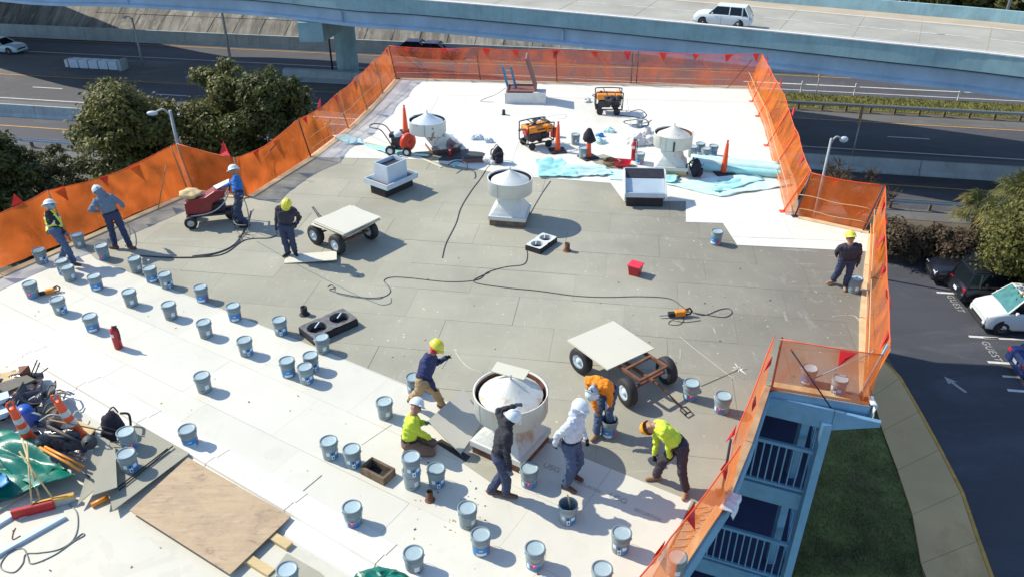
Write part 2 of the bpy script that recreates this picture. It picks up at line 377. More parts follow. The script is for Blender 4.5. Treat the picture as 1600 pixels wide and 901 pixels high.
MT['rust'] = mat('rusted steel', (0.16,0.07,0.04), 0.85, 0.4, 6, 0.3)
MT['wood'] = mat('pale lumber', (0.55,0.42,0.22), 0.8, 0.14, 3, 0.1, stretch=(0.4,4,4), dirt=0.15)
MT['nailer'] = mat('edge plank', (0.60,0.46,0.26), 0.8, 0.15, 3, 0.1, obj=False, dirt=0.2, rnd=0.1)
MT['oldwood'] = mat('old dark wood', (0.16,0.11,0.07), 0.9, 0.4, 6, 0.3)
MT['pail'] = mat('grey blue pail plastic', (0.225,0.285,0.305), 0.5, 0.08, 5, dirt=0.35, dirtcol=(0.40,0.44,0.44), rnd=0.12, obj=False)
MT['lid'] = mat('pail lid', (0.34,0.45,0.49), 0.42, 0.08, 7, dirt=0.5, dirtcol=(0.52,0.56,0.55), rnd=0.10, obj=False)
MT['lidrim'] = mat('pail lid rim', (0.16,0.22,0.25), 0.5, 0.08, 5)
MT['lblue'] = mat('blue print label', (0.03,0.22,0.52), 0.45, 0.1, 9, dirt=0.1, dirtcol=(0.3,0.4,0.5))
MT['lwhite'] = mat('white label paper', (0.66,0.74,0.80), 0.6, 0.08, 12)
MT['lred'] = mat('red hazard print', (0.70,0.03,0.06), 0.5, 0.06, 9)
MT['ink'] = mat('black print', (0.03,0.03,0.04), 0.6, 0.1, 9)
MT['print'] = mat('faded board print', (0.34,0.32,0.29), 0.8, 0.3, 30)
MT['maroon'] = mat('dark maroon enamel', (0.22,0.012,0.018), 0.4, 0.2, 5, dirt=0.3)
MT['redor'] = mat('red orange blower enamel', (0.60,0.05,0.02), 0.4, 0.1, 5)
MT['wet'] = mat('blue grey adhesive', (0.045,0.16,0.25), 0.2, 0.08, 5)
MT['teal'] = mat('teal sheet underside', (0.34,0.70,0.70), 0.5, 0.12, 2, 0.15, 8, dirt=0.2, dirtcol=(0.6,0.75,0.75))
MT['tealp'] = mat('pale teal sheet', (0.54,0.77,0.75), 0.5, 0.1, 2, 0.15, 8, dirt=0.3, dirtcol=(0.75,0.85,0.83))
MT['tarp'] = mat('green tarp', (0.0,0.15,0.11), 0.35, 0.3, 3, 0.5, 5)
MT['bag'] = mat('black plastic bag', (0.02,0.018,0.028), 0.18, 0.3, 4, 0.7, 9)
MT['fabric'] = mat('black fabric', (0.018,0.016,0.028), 0.9, 0.3, 10, 0.3)
MT['bluep'] = mat('blue plastic', (0.02,0.09,0.42), 0.3, 0.1, 5)
MT['blueladder'] = mat('blue ladder', (0.02,0.20,0.40), 0.45, 0.1, 5)
MT['brown'] = mat('brown hatch', (0.20,0.09,0.075), 0.6, 0.15, 5)
MT['cable'] = mat('dark cable', (0.05,0.055,0.06), 0.6, 0.1, 5)
MT['cablet'] = mat('teal cable', (0.07,0.16,0.19), 0.5, 0.1, 5)
MT['cableg'] = mat('grey hose', (0.20,0.20,0.18), 0.5, 0.1, 5)
MT['rope'] = mat('tan rope', (0.30,0.20,0.10), 0.9, 0.2, 20, 0.3)
MT['porch'] = mat('blue painted timber', (0.17,0.38,0.56), 0.7, 0.12, 3, 0.1, dirt=0.3, dirtcol=(0.04,0.17,0.32))
MT['porchfloor'] = mat('dark walkway navy', (0.05,0.065,0.15), 0.8, 0.1, 2)  # dark navy shared by the walkway floors and the added dark sheet
MT['stucco'] = mat('stucco wall', (0.30,0.33,0.36), 0.9, 0.1, 2, 0.2)
MT['glass'] = mat('car glass', (0.008,0.012,0.016), 0.12, 0.1, 3, spec=0.4)
MT['glassgreen'] = mat('green tinted windscreen', (0.06,0.20,0.20), 0.1, 0.3, 3, spec=0.9)
MT['lamp'] = mat('headlamp lens', (0.55,0.58,0.6), 0.15, 0.1, 5)
MT['tail'] = mat('tail lamp lens', (0.45,0.02,0.02), 0.2, 0.1, 5)
MT['amber'] = mat('amber lens', (0.75,0.22,0.03), 0.25, 0.1, 5)
MT['bark'] = mat('bark', (0.10,0.075,0.055), 0.95, 0.3, 4, 0.6, 20)
MT['leafA'] = leaf_mat('olive foliage', (0.055,0.068,0.018), (0.17,0.165,0.045))
MT['leafB'] = leaf_mat('dark foliage', (0.038,0.055,0.018), (0.11,0.12,0.035))
MT['leafC'] = leaf_mat('grey green foliage', (0.05,0.06,0.028), (0.12,0.125,0.055))
MT['dry'] = leaf_mat('dry brown brush', (0.06,0.045,0.032), (0.13,0.095,0.06))
MT['palm'] = leaf_mat('palm frond', (0.055,0.070,0.022), (0.16,0.165,0.05))
MT['palmy'] = leaf_mat('yellowing palm frond', (0.20,0.15,0.035), (0.34,0.27,0.07))
# ================================================================ GROUND AND HIGHWAY
UX = Vector((0.984, -0.178, 0)); NX = Vector((0.178, 0.984, 0))
def hw(s, t, z=0.0):
    """point along the highway (s) and across it (t), z above the ground"""
    p = UX*s + NX*t; return (p.x, p.y, GZ+z)
def strip(name, s0, s1, t0, t1, z, m, kind='structure', parent=None, label=None, cat=None, step=12):
    b = MB(); n = max(1, int((s1-s0)/step)); vs = []
    for i in range(n+1):
        s = s0+(s1-s0)*i/n; vs += [hw(s, t0, z), hw(s, t1, z)]
    b.add(vs, [(2*i, 2*i+2, 2*i+3, 2*i+1) for i in range(n)])
    return tag(b.build(name, m, parent), label, cat, None, kind)
g = MB(); g.add([(-400,-60,GZ), (400,-60,GZ), (400,500,GZ), (-400,500,GZ)], [(0,1,2,3)])
tag(g.build('ground', MT['soil']), kind='structure')
strip('highway_near', -150, 150, 47.8, 53.4, 0.012, MT['asph'])
strip('highway', -150, 150, 54.2, 66.2, 0.012, MT['asph'])
strip('shoulder', -150, 150, 64.8, 66.6, 0.020, MT['shoulder'])
strip('shoulder_near', -150, 150, 54.2, 57.4, 0.020, MT['shoulder'])
strip('verge', -150, 150, 46.2, 47.8, 0.022, MT['shoulder'])
strip('grass_strip', 6, 150, 67.6, 71.6, 0.03, MT['grass'])
strip('median_paving', -150, 6, 66.6, 71.6, 0.016, MT['shoulder'])
strip('far_highway', -150, 150, 71.6, 78.2, 0.012, MT['asph'])
m = empty('road_marking', (0,0,0), None, None, kind='structure')
for (nm, t, w, mm) in (('edge_line', 64.5, 0.16, 'yellow'), ('edge_line', 57.9, 0.16, 'wpaint'), ('edge_line', 51.5, 0.14, 'yellow'), ('edge_line', 72.6, 0.14, 'wpaint'), ('edge_line', 77.4, 0.14, 'yellow')):
    strip(nm, -150, 150, t, t+w, 0.030, MT[mm], None, m)
for k in range(-12, 12):
    s = -43.0 + 12.2*k + 12.2*3
    strip('lane_dash', s, s+3.0, 61.2, 61.36, 0.030, MT['wpaint'], None, m)
def barrier(name, s0, s1, t, h, label, w=0.6, step=6.0):
    e = empty(name, (0,0,0), label, 'barrier')
    n = int((s1-s0)/step)
    for i in range(n):
        a = s0+(s1-s0)*i/n+0.02; c = s0+(s1-s0)*(i+1)/n-0.02; b = MB(); vs = []
        prof = [(-w/2, 0.0), (-w/2, 0.08), (-w/4, 0.3), (-w/7, h), (w/7, h), (w/4, 0.3), (w/2, 0.08), (w/2, 0.0)]
        for s in (a, c): vs += [hw(s, t+x, z) for x, z in prof]
        k = len(prof); b.add(vs, [(j, j+1, k+j+1, k+j) for j in range(k-1)]+[tuple(range(k))[::-1], tuple(range(k, 2*k))])
        b.build('barrier_segment', MT['conc'], e)
    return e
barrier('concrete_barrier', -110, 110, 53.8, 1.0, 'long low concrete barrier with pale lit top between the two near carriageways')
barrier('concrete_barrier', -34, 0, 68.2, 0.9, 'wide blue grey concrete barrier around the foot of the overpass pier', 2.0)
barrier('concrete_barrier', -110, 16, 78.6, 1.3, 'shaded concrete wall at the bottom of the stained paved slope', 0.7)
def guardrail(s0, s1, t, label, step=1.9, side=-1):
    e = empty('guardrail', hw(s0, t), label, 'guardrail'); o = Vector(hw(s0, t))
    def L(s, dt, z): return Vector(hw(s, t+dt, z))-o
    b = MB(); prof = [(0.0,0.45),(0.05,0.50),(0.0,0.57),(0.05,0.66),(0.0,0.74)]; vs = []
    n = int((s1-s0)/4)
    for i in range(n+1):
        for dt, z in prof: vs.append(L(s0+(s1-s0)*i/n, side*dt, z))
        for dt, z in reversed(prof): vs.append(L(s0+(s1-s0)*i/n, side*dt+0.02, z))
    k = 10; b.add(vs, [(i*k+j, i*k+(j+1) % k, (i+1)*k+(j+1) % k, (i+1)*k+j) for i in range(n) for j in range(k)])
    b.build('rail_beam', MT['galv'], e)
    pm = MB().box((0,0,0.35), (0.15,0.16,0.72)).mesh('post', [MT['oldwood']])
    s = s0+0.5
    while s < s1:
        o2 = bpy.data.objects.new('post', pm); C.objects.link(o2); o2.parent = e; o2.location = L(s, 0.13, 0); o2.rotation_euler = (0,0,R(-10.2)); s += step
    return e
guardrail(6, 75, 67.0, 'galvanised guardrail on short posts along the grass strip', 1.9)
guardrail(-75, 40, 47.6, 'white topped guardrail between the near carriageway and the bushes', 2.3, 1)
# slim cable barrier left of the grass strip
cb = empty('cable_barrier', hw(8, 71.9), 'thin white cable barrier on slender posts behind the grass strip', 'barrier'); o = Vector(hw(8,71.9))
MB().tube([Vector(hw(8,71.9,0.75))-o, Vector(hw(75,71.9,0.75))-o], 0.045).build('cable_rail', MT['wpaint'], cb)
for s in (13, 17.5, 26, 34.5, 43): MB().box(Vector(hw(s,71.9,0.5))-o, (0.09,0.09,1.1)).build('post', MT['wpaint'], cb)
# crash attenuator at the barrier nose
p0 = at(150, 107, GZ)
ca = empty('crash_cushion', p0, 'low blue grey crash cushion at the nose of the median barrier', 'crash cushion', rz=R(-10))
for i in range(5): bevel(MB().box((-2.0+i*1.05,0,0.45), (0.95,0.9,0.8)).build('cushion_bay', MT['bluewhite'], ca), 0.04)
MB().box((3.0,0,0.5), (0.35,1.1,1.0)).build('backstop', MT['conc'], ca)
MB().box((-2.9,0.1,0.4), (0.3,0.8,0.7)).build('nose_panel', MT['wpaint'], ca)

# paved slope beyond the far road
sl_e = empty('paved_slope', (0,0,0), None, None, kind='structure')
b = MB(); b.add([hw(-130,79,0), hw(16,79,0), hw(16,96,8.6), hw(-130,96,8.6), hw(-130,180,8.6), hw(16,180,8.6)], [(0,1,2,3), (3,2,5,4)])
b.build('slope_bed', MT['slope'], sl_e)
rr = random.Random(3)
pmesh = [MB().box((0,0,0), (2.92,4.15,0.1)).mesh('slope_panel', [MT['slope']]) for _ in range(1)]
ang = math.atan2(8.6, 17)
for i in range(26):
    for j in range(3):
        s = -62+i*3.0+j*0.15; d = 2.1+j*4.22
        p = Vector(hw(s, 79+d*math.cos(ang), d*math.sin(ang)+0.05+rr.uniform(0,0.03)))
        o = bpy.data.objects.new('slope_panel', pmesh[0]); C.objects.link(o); o.parent = sl_e; o.location = p
        o.rotation_euler = (ang, 0, R(-10.2)) ; o.rotation_mode = 'XYZ'

# ================================================================ OVERPASS
ZP = -1.7
gb_ = [at(x,y,-4.02) for x,y in ((0,3),(200,12),(400,25),(560,43))]
near = [(-100,98.5), (-72,88.0)]+[(p.x-0.12, p.y-0.31) for p in gb_]+[tuple(at(x,y,ZP)[:2]) for x, y in ((640,0),(800,13),(1000,31),(1200,50),(1400,70.5),(1600,91.6))]+[(41,35.5),(62,20),(90,-8)]
near = [tuple(p[:2]) for p in spline([(x,y,0) for x,y in near], 5)]
def off(line, d):
    out = []
    for i, p in enumerate(line):
        a = Vector(line[max(i-1,0)]); c = Vector(line[min(i+1,len(line)-1)]); t = (c-a).normalized()
        out.append((p[0]-t.y*d, p[1]+t.x*d))
    return out
def sweep(b, line, prof, mi=0):
    """prof: (offset, z) closed outline"""
    offs = [off(line, d) for d, z in prof]; k = len(prof); n = len(line)
    vs = [(offs[j][i][0], offs[j][i][1], prof[j][1]) for i in range(n) for j in range(k)]
    b.add(vs, [(i*k+j, (i+1)*k+j, (i+1)*k+(j+1) % k, i*k+(j+1) % k) for i in range(n-1) for j in range(k)], mi)
    return b
ov = empty('overpass', (0,0,0), 'elevated highway bridge with pale concrete deck and long blue girders', 'bridge')
W = 14.2
sweep(MB(), near, [(0.35,-2.52),(W,-2.52),(W,-2.80),(0.35,-2.80)]).build('deck', MT['deck'], ov)
sweep(MB(), near, [(0.0,ZP),(0.28,ZP),(0.42,-2.5),(0.42,-2.7),(0.0,-2.72)]).build('parapet', MT['parapet'], ov)
sweep(MB(), near, [(-0.04,ZP),(0.32,ZP),(0.32,ZP+0.07),(-0.04,ZP+0.07)]).build('parapet_cap', MT['wpaint'], ov)
sweep(MB(), near, [(W-0.1,-2.7),(W-0.1,-2.5),(W+0.02,ZP),(W+0.3,ZP),(W+0.3,-2.7)]).build('parapet', MT['parapet'], ov)
for d in (0.75, 5.4, 9.6, 13.2):
    o = sweep(MB(), near, [(d-0.45,-2.85),(d+0.45,-2.85),(d+0.15,-2.98),(d+0.15,-3.70),(d+0.42,-3.82),(d+0.42,-4.02),(d-0.42,-4.02),(d-0.42,-3.82),(d-0.15,-3.70),(d-0.15,-2.98)]).build('girder', MT['girder'], ov)
for d in (4.6, 11.9): sweep(MB(), near, [(d,-2.512),(d+0.15,-2.512),(d+0.15,-2.508),(d,-2.508)][::-1]).build('lane_line', MT['wpaint'], ov)
sweep(MB(), near, [(W-2.6,-2.513),(W-0.12,-2.513),(W-0.12,-2.509),(W-2.6,-2.509)][::-1]).build('dusty_shoulder', MT['dust'], ov)
acc = 0
for i in range(len(near)-1):
    a = Vector((*off(near, 8.2)[i], -2.508)); c = Vector((*off(near, 8.2)[i+1], -2.508))
    if i % 2 == 0:
        d = (c-a).normalized(); MB().bar(a, a+d*2.6, 0.13, 0.012).build('lane_dash', MT['wpaint'], ov)
for i in range(6, len(near)-3, 3):
    a = off(near, 0.5)[i]; c = off(near, W-0.2)[i]; MB().bar((a[0],a[1],-2.507), (c[0],c[1],-2.509), 0.05, 0.008).build('deck_joint', MT['dust'], ov)
# girder stiffeners
for i in (15, 24, 37):
    q = off(near, 0.50)[i]; MB().box((q[0], q[1], -3.36), (0.14,0.22,0.70), rz=R(-24)).build('stiffener', MT['girder'], ov)
# pier with hammerhead cap, skewed to the deck
pc = at(545, 117, GZ)
pr = empty('overpass_pier', pc, 'single blue grey column with hammerhead cap carrying the overpass', 'pier', rz=R(-22))
MB().lathe([(1.0,0),(1.0,5.0),(1.06,5.2)], n=32).build('column', MT['parapet'], pr)
cp = MB(); q0 = at(487, 66, -5.55)-pc; q0.z = 0
yy = -abs(q0.length)
M = Matrix.Rotation(R(22), 3, 'Z')
dirv = (M @ Vector((q0.x, q0.y, 0))).normalized(); sd = Vector((-dirv.y, dirv.x, 0)); L = q0.length
vs = []
for s_, zb in ((L,5.45),(1.3,4.9),(-1.3,4.9),(-3.2,5.45)):
    for w_ in (-1.0, 1.0):
        for z_ in (zb, 6.95): v = dirv*s_+sd*w_; vs.append((v.x, v.y, z_))
fs = []
for i in range(3):
    a = i*4; fs += [(a,a+4,a+6,a+2), (a+1,a+3,a+7,a+5), (a,a+1,a+5,a+4), (a+2,a+6,a+7,a+3)]
fs += [(0,2,3,1), (12,13,15,14)]
cp.add(vs, fs).build('pier_cap', MT['parapet'], pr)
MB().tube([(-1.15,-0.9,0),(-1.15,-0.9,5.3)], 0.09).build('drain_pipe', MT['dark'], pr)

# ================================================================ PARKING LOT
lotc = [at(x,y,GZ) for x,y in ((1362,548),(1385,560),(1412,600),(1440,650),(1470,705),(1500,760),(1525,830),(1545,901))]
def P2(*pts): return [tuple(at(x,y,GZ)[:2]) for x,y in pts]
lot = P2((1383,412),(1420,409),(1600,418))+[(40,30),(40,-20)]+[(13.2,-20),(14.2,8)]+[tuple(p[:2]) for p in lotc[::-1]]+P2((1370,500))
b = MB(); b.prism(lot, GZ-0.2, GZ+0.03); tag(b.build('parking_lot', MT['asphlot']), kind='structure')
outer = [tuple(p[:2]) for p in lotc]+[(14.2,8),(13.2,-20)]
inner = P2((1352,575),(1362,620),(1372,660),(1392,715),(1410,760),(1428,820),(1440,901))+[(12.1,8),(11,-20)]
sw = empty('sidewalk', (0,0,0), None, None, kind='structure')
po = [Vector((*p,0)) for p in outer]; pi_ = [Vector((*p,0)) for p in inner]
def resample(P, n):
    L = [0]
    for i in range(1, len(P)): L.append(L[-1]+(P[i]-P[i-1]).length)
    out = []
    for k in range(n+1):
        d = L[-1]*k/n; i = max(j for j in range(len(L)) if L[j] <= d+1e-9); i = min(i, len(P)-2)
        out.append(P[i].lerp(P[i+1], (d-L[i])/max(1e-9, L[i+1]-L[i])))
    return out
A = resample(po, 22); B_ = resample(pi_, 22)
for i in range(22):
    g_ = 0.004
    a0 = A[i].lerp(A[i+1], g_); a1 = A[i].lerp(A[i+1], 1-g_); b0 = B_[i].lerp(B_[i+1], g_); b1 = B_[i].lerp(B_[i+1], 1-g_)
    a0 = a0.lerp(b0, 0.065); a1 = a1.lerp(b1, 0.065)
    MB().prism([a0[:2], a1[:2], b1[:2], b0[:2]], GZ-0.1, GZ+0.14).build('paving_slab', MT['walk'], sw)
    MB().prism([A[i].lerp(B_[i],0.0)[:2], A[i+1].lerp(B_[i+1],0.0)[:2], A[i+1].lerp(B_[i+1],0.06)[:2], A[i].lerp(B_[i],0.06)[:2]], GZ-0.1, GZ+0.15).build('curb_stone', MT['curbyellow'], sw)
MB().prism([tuple(p[:2]) for p in po]+[tuple(p[:2]) for p in pi_[::-1]], GZ-0.12, GZ+0.125).build('slab_joint', MT['oldwood'], sw)
lw = P2((1352,575),(1362,620),(1372,660),(1392,715),(1410,760),(1428,820),(1440,901))+[(12.1,8),(11,-20),(0,-20),(0,30)]+P2((1340,560))
tag(MB().prism(lw, GZ-0.2, GZ+0.06).build('lawn', MT['lawn']), kind='structure')
mk_ = empty('parking_marking', (0,0,0), None, None, kind='structure')
for x,y,L_,w_ in ((1483,457.8,1.2,0.16),(1537,526.5,1.3,0.16),(1566,566.5,1.2,0.16),(1580,588,0.7,0.13),(1598,610.5,1.2,0.16)):
    p = at(x,y,GZ+0.036); MB().box((0,0,0), (L_,w_,0.008), rz=R(-7)).build('stall_line', MT['wpaint'], mk_, p)
p = at(1560,530.5,GZ+0.036); MB().box((1.6,0,0), (4.4,0.12,0.008), rz=R(-4)).build('stall_line', MT['wpaint'], mk_, p)
ar = MB().prism([(-0.11,-0.95),(0.11,-0.95),(0.11,0.25),(0.36,0.18),(0,0.95),(-0.36,0.18),(-0.11,0.25)], 0, 0.008)
ar.build('arrow', MT['worn'], mk_, at(1492,600,GZ+0.036), R(20)).scale = (0.62,0.62,1)
def text_obj(s, size, m, parent, loc, rot, ext=0.002, name='lettering', spacing=1.0):
    cu = bpy.data.curves.new('txt', 'FONT'); cu.body = s; cu.size = size; cu.extrude = ext; cu.align_x = 'CENTER'; cu.align_y = 'CENTER'
    cu.space_character = spacing
    t = bpy.data.objects.new('txt', cu); C.objects.link(t)
    me = bpy.data.meshes.new_from_object(t.evaluated_get(bpy.context.evaluated_depsgraph_get()))
    bpy.data.objects.remove(t); me.materials.clear(); me.materials.append(m)
    o = bpy.data.objects.new(name, me); C.objects.link(o); o.location = loc; o.rotation_euler = rot
    if parent is not None: o.parent = parent
    return o
for x,y in ((1492.5,474),(1549,548)):
    a_ = at(x-9,y-12,GZ); c_ = at(x+9,y+12,GZ); an = math.atan2(c_.y-a_.y, c_.x-a_.x)
    t = text_obj('GUEST', 0.48, MT['worn'], mk_, at(x,y,GZ+0.037), (0,0,an), spacing=1.15)

# ================================================================ BUILDING
edge = [(-20,6),(-14.9,13.2),(-12.6,16.69),(-9.62,21.82),(-7.86,21.36),(-7.3,22.9),(-6.67,24.58),(-5.88,27.66),(-5.40,30.6),(-5.02,33.86),
        (10.25,32.6),(9.9,29.6),(9.53,27.38),(9.12,24.82),(8.75,22.4),(8.10,20.0),(9.85,18.97),(9.0,17.1),(7.95,14.67),(7.3,13.0),(6.83,11.71),(5.09,12.22),(4.3,10.6),(3.58,9.27),(2.46,7.73),(0.6,5.4),(-3,2.5),(-12,1)]
bd = empty('building', (0,0,GZ), 'curved multi storey building under a flat roof covered with boards and white membrane', 'building')
def bloc(o): o.location = (0,0,-GZ); return o
roof = bloc(MB().prism(edge, -0.42, -0.02).build('roof', MT['under'], bd))
cen = Vector((-2, 17)); wall = []
for x, y in edge: wall.append((x+(cen.x-x)*0.03, y+(cen.y-y)*0.03))
wl_ = wall[:10]+[(9.6,32.0),(8.8,27.4),(8.4,24.8),(7.4,20.5),(6.3,18.0),(4.6,15.5),(2.6,13.0),(-1.0,7.5),(-5,3.5),(-12,1.6)]
bloc(MB().prism(wl_, GZ, -0.43).build('wall', MT['stucco'], bd))
# ---- polygon clipping (Sutherland-Hodgman against a convex window)
def clip(poly, win):
    out = [Vector(p) for p in poly]
    for i in range(len(win)):
        a = Vector(win[i]); c = Vector(win[(i+1) % len(win)]); e = c-a
        inp = out; out = []
        if not inp: return []
        side = lambda p: e.x*(p.y-a.y)-e.y*(p.x-a.x)
        for j in range(len(inp)):
            p = inp[j-1]; q = inp[j]; sp = side(p); sq = side(q)
            if (sp >= 0) != (sq >= 0): out.append(p+(q-p)*(sp/(sp-sq)))
            if sq >= 0: out.append(q)
    return out
def area(p): return 0.5*sum(p[i-1].x*p[i].y-p[i].x*p[i-1].y for i in range(len(p)))
def lay(region, ang, ox, oy, w, l, m, name, z0, z1, gap=0.008, stagger=0.5, parent=None, jit=0.003, seed=1):
    rr = random.Random(seed); ca, sa = math.cos(ang), math.sin(ang); n = 0
    u = [(x-ox)*ca+(y-oy)*sa for x,y in region]; v = [-(x-ox)*sa+(y-oy)*ca for x,y in region]
    reg = list(zip(u, v)); 
    if area([Vector(p) for p in reg]) < 0: reg = reg[::-1]
    for j in range(math.floor(min(v)/w)-1, math.ceil(max(v)/w)+1):
        sh = (j % 2)*stagger*l+rr.uniform(-0.12,0.12)*l
        for i in range(math.floor((min(u)-sh)/l)-1, math.ceil((max(u)-sh)/l)+1):
            x0 = i*l+sh; y0 = j*w
            if rr.random() < 0.12 and l > 2: pass
            g0, g1, g2, g3 = [gap*rr.choice((0.08,0.15,0.3,0.5,0.9)) for _ in range(4)]
            win = [(x0+g0,y0+g1),(x0+l-g2,y0+g1+rr.uniform(0,0.002)),(x0+l-g2,y0+w-g3),(x0+g0,y0+w-g3)]
            pl = clip(reg, win); q = []
            for p in pl:
                if not q or (p-q[-1]).length > 1e-4: q.append(p)
            if len(q) < 3 or abs(area(q)) < 0.02: continue
            c = sum(q, Vector((0,0)))/len(q)
            dz = rr.uniform(0, jit)
            poly = [((p.x)*ca-(p.y)*sa+ox, (p.x)*sa+(p.y)*ca+oy) for p in q]
            cx = sum(p[0] for p in poly)/len(poly); cy = sum(p[1] for p in poly)/len(poly)
            b = MB().prism([(x-cx,y-cy) for x,y in poly], z0, z1+dz)
            o = b.build(name, m, parent); o.location = (cx, cy, 0); n += 1
    return n
MB().prism([(x+(-1-x)*0.01,y+(18-y)*0.01) for x,y in edge], -0.03, -0.006).build('insulation', MT['under'], roof)
SEAM = [(-11.45,18.35),(-10.58,17.46),(-6.94,15.30),(2.94,9.22)]
greyA = [(-11.45,18.35),(-9.70,21.60),(-7.95,21.2),(-6.78,24.55),(-2.96,24.31),(-0.01,22.96),(3.05,22.36),(3.29,21.03),(5.11,21.04),(4.84,19.62),(5.86,19.55),(5.93,18.25),(8.49,17.97),(9.25,17.9),
         (7.86,14.7),(6.75,11.80),(5.05,12.25),(3.50,9.30),(2.30,7.75),(1.9,7.5),(2.94,9.22),(-6.94,15.30),(-10.58,17.46)]
n1 = lay(greyA, R(-8.5), -1.61, 13.46, 1.22, 2.44, MT['board'], 'grey_roof_board', -0.02, 0.0, 0.0065, parent=roof, seed=4)
# near white field: boards laid square to the seam
nearW = [(-11.45,18.35),(-10.58,17.46),(-6.94,15.30),(2.94,9.22),(2.34,8.15),(1.6,7.0),(0.5,5.9),(-1.5,7.1),(-11.3,13.75),(-12.6,14.6),(-13.4,15.2),(-12.55,16.7)]
n2 = lay(nearW, R(-31.4), 2.94, 9.22, 1.22, 2.44, MT['wboard'], 'white_roof_board', -0.02, 0.006, 0.004, parent=roof, seed=9, jit=0.002)
# lower left trodden membrane and the raised expansion strip
lowW = [(-13.4,15.2),(-12.6,14.6),(-11.3,13.75),(-1.5,7.1),(0.5,5.9),(-1,4.4),(-12,1.5),(-19.5,6.2),(-14.8,13.2)]
MB().prism(lowW, -0.02, 0.002).build('membrane_sheet', MT['dirtymemb'], roof)
e0 = at(-30,512,0); e1 = at(760,975,0)
d_ = (e1-e0).normalized(); nrm = Vector((-d_.y, d_.x, 0))
for k in range(7):
    a = e0.lerp(e1, k/7)+d_*0.01; c = e0.lerp(e1, (k+1)/7)-d_*0.01
    b = MB(); prof = [(-0.42,0.0),(-0.36,0.02),(-0.12,0.035),(-0.10,0.075),(0.10,0.075),(0.12,0.035),(0.36,0.02),(0.42,0.0)]
    vs = [tuple(q+nrm*x+Vector((0,0,z+0.004))) for q in (a, c) for x, z in prof]; kk = len(prof)
    b.add(vs, [(j+1, j, kk+j, kk+j+1) for j in range(kk-1)]+[tuple(range(kk)), tuple(range(2*kk-1, kk-1, -1))])
    b.build('expansion_strip', MT['memb'], roof)
# far white membrane with lap seams
farW = [(-6.78,24.55),(-5.95,27.66),(-5.46,30.6),(-5.1,33.8),(10.15,32.5),(9.83,29.6),(9.45,27.38),(9.04,24.82),(8.66,22.4),(8.02,20.05),(9.75,18.9),(9.25,17.9),(8.49,17.97),(5.93,18.25),(5.86,19.55),(4.84,19.62),(5.11,21.04),(3.29,21.03),(3.05,22.36),(-0.01,22.96),(-2.96,24.31)]
n3 = lay(farW, R(-4.5), 0.0, 25.2, 3.0, 7.6, MT['memb'], 'membrane_sheet', -0.02, 0.010, 0.006, parent=roof, seed=2, jit=0.006)
for (a, c) in (((521,232),(640,140)), ((560,205),(690,262))):
    p, q = at(*a), at(*c); MB().bar(p+Vector((0,0,0.018)), q+Vector((0,0,0.018)), 0.09, 0.01).build('lap_seam', MT['cardboardtop'], roof)
# perimeter planks
ee = [Vector((*p, 0)) for p in edge]
for i in range(1, 25):
    a, c = ee[i], ee[i+1]; L_ = (c-a).length; k = max(1, round(L_/2.6)); inn = (Vector((cen.x, cen.y, 0))-(a+c)/2)
    t = (c-a).normalized(); nn = Vector((t.y, -t.x, 0)); w_ = 0.13 if i >= 21 else (0.20 if i < 16 else 0.17)
    for j in range(k):
        p = a.lerp(c, j/k)+t*0.01+nn*w_*0.5; q = a.lerp(c, (j+1)/k)-t*0.01+nn*w_*0.5
        MB().bar(p+Vector((0,0,0.012)), q+Vector((0,0,0.012)), w_-0.002, 0.05).build('edge_plank', MT['nailer'], roof)
    MB().bar(a+Vector((0,0,-0.2))-nn*0.02, c+Vector((0,0,-0.2))-nn*0.02, 0.035, 0.36).build('fascia_board', MT['porch'] if 15 <= i <= 24 else MT['white'], roof)
# stair end of the walkways: posts, beams, rails, floors
A0 = Vector((4.2,12.48,0)); B0 = Vector((6.08,11.72,0)); fd = (B0-A0).normalized(); bk = Vector((-fd.y, fd.x, 0))
def wk(a, b_, z): v = A0+fd*a+bk*b_; return (v.x, v.y, z-GZ)
WL = (B0-A0).length
wa = bd
rb_ = MB().bar(wk(-0.9,0.06,-0.40), wk(WL+0.12,0.06,-0.40), 0.10, 0.44); a_ = [wk(WL+0.13,y_,z_) for y_ in (0.01,0.11) for z_ in (-0.62,-0.18)]; b_ = [wk(WL+0.95,y_,z_) for y_ in (0.01,0.11) for z_ in (-0.28,-0.18)]
rb_.add(a_+b_, [(0,4,5,1),(2,3,7,6),(1,5,7,3),(0,2,6,4),(4,6,7,5)]); rb_.build('roof_beam', MT['porch'], wa)
for a_, b_, w_ in ((WL+0.03,0.0,0.17), (WL-0.32,0.55,0.17)):
    MB().bar(wk(a_,b_,GZ), wk(a_,b_,-0.45), w_, w_, up=(0,1,0)).build('post', MT['porch'], wa)
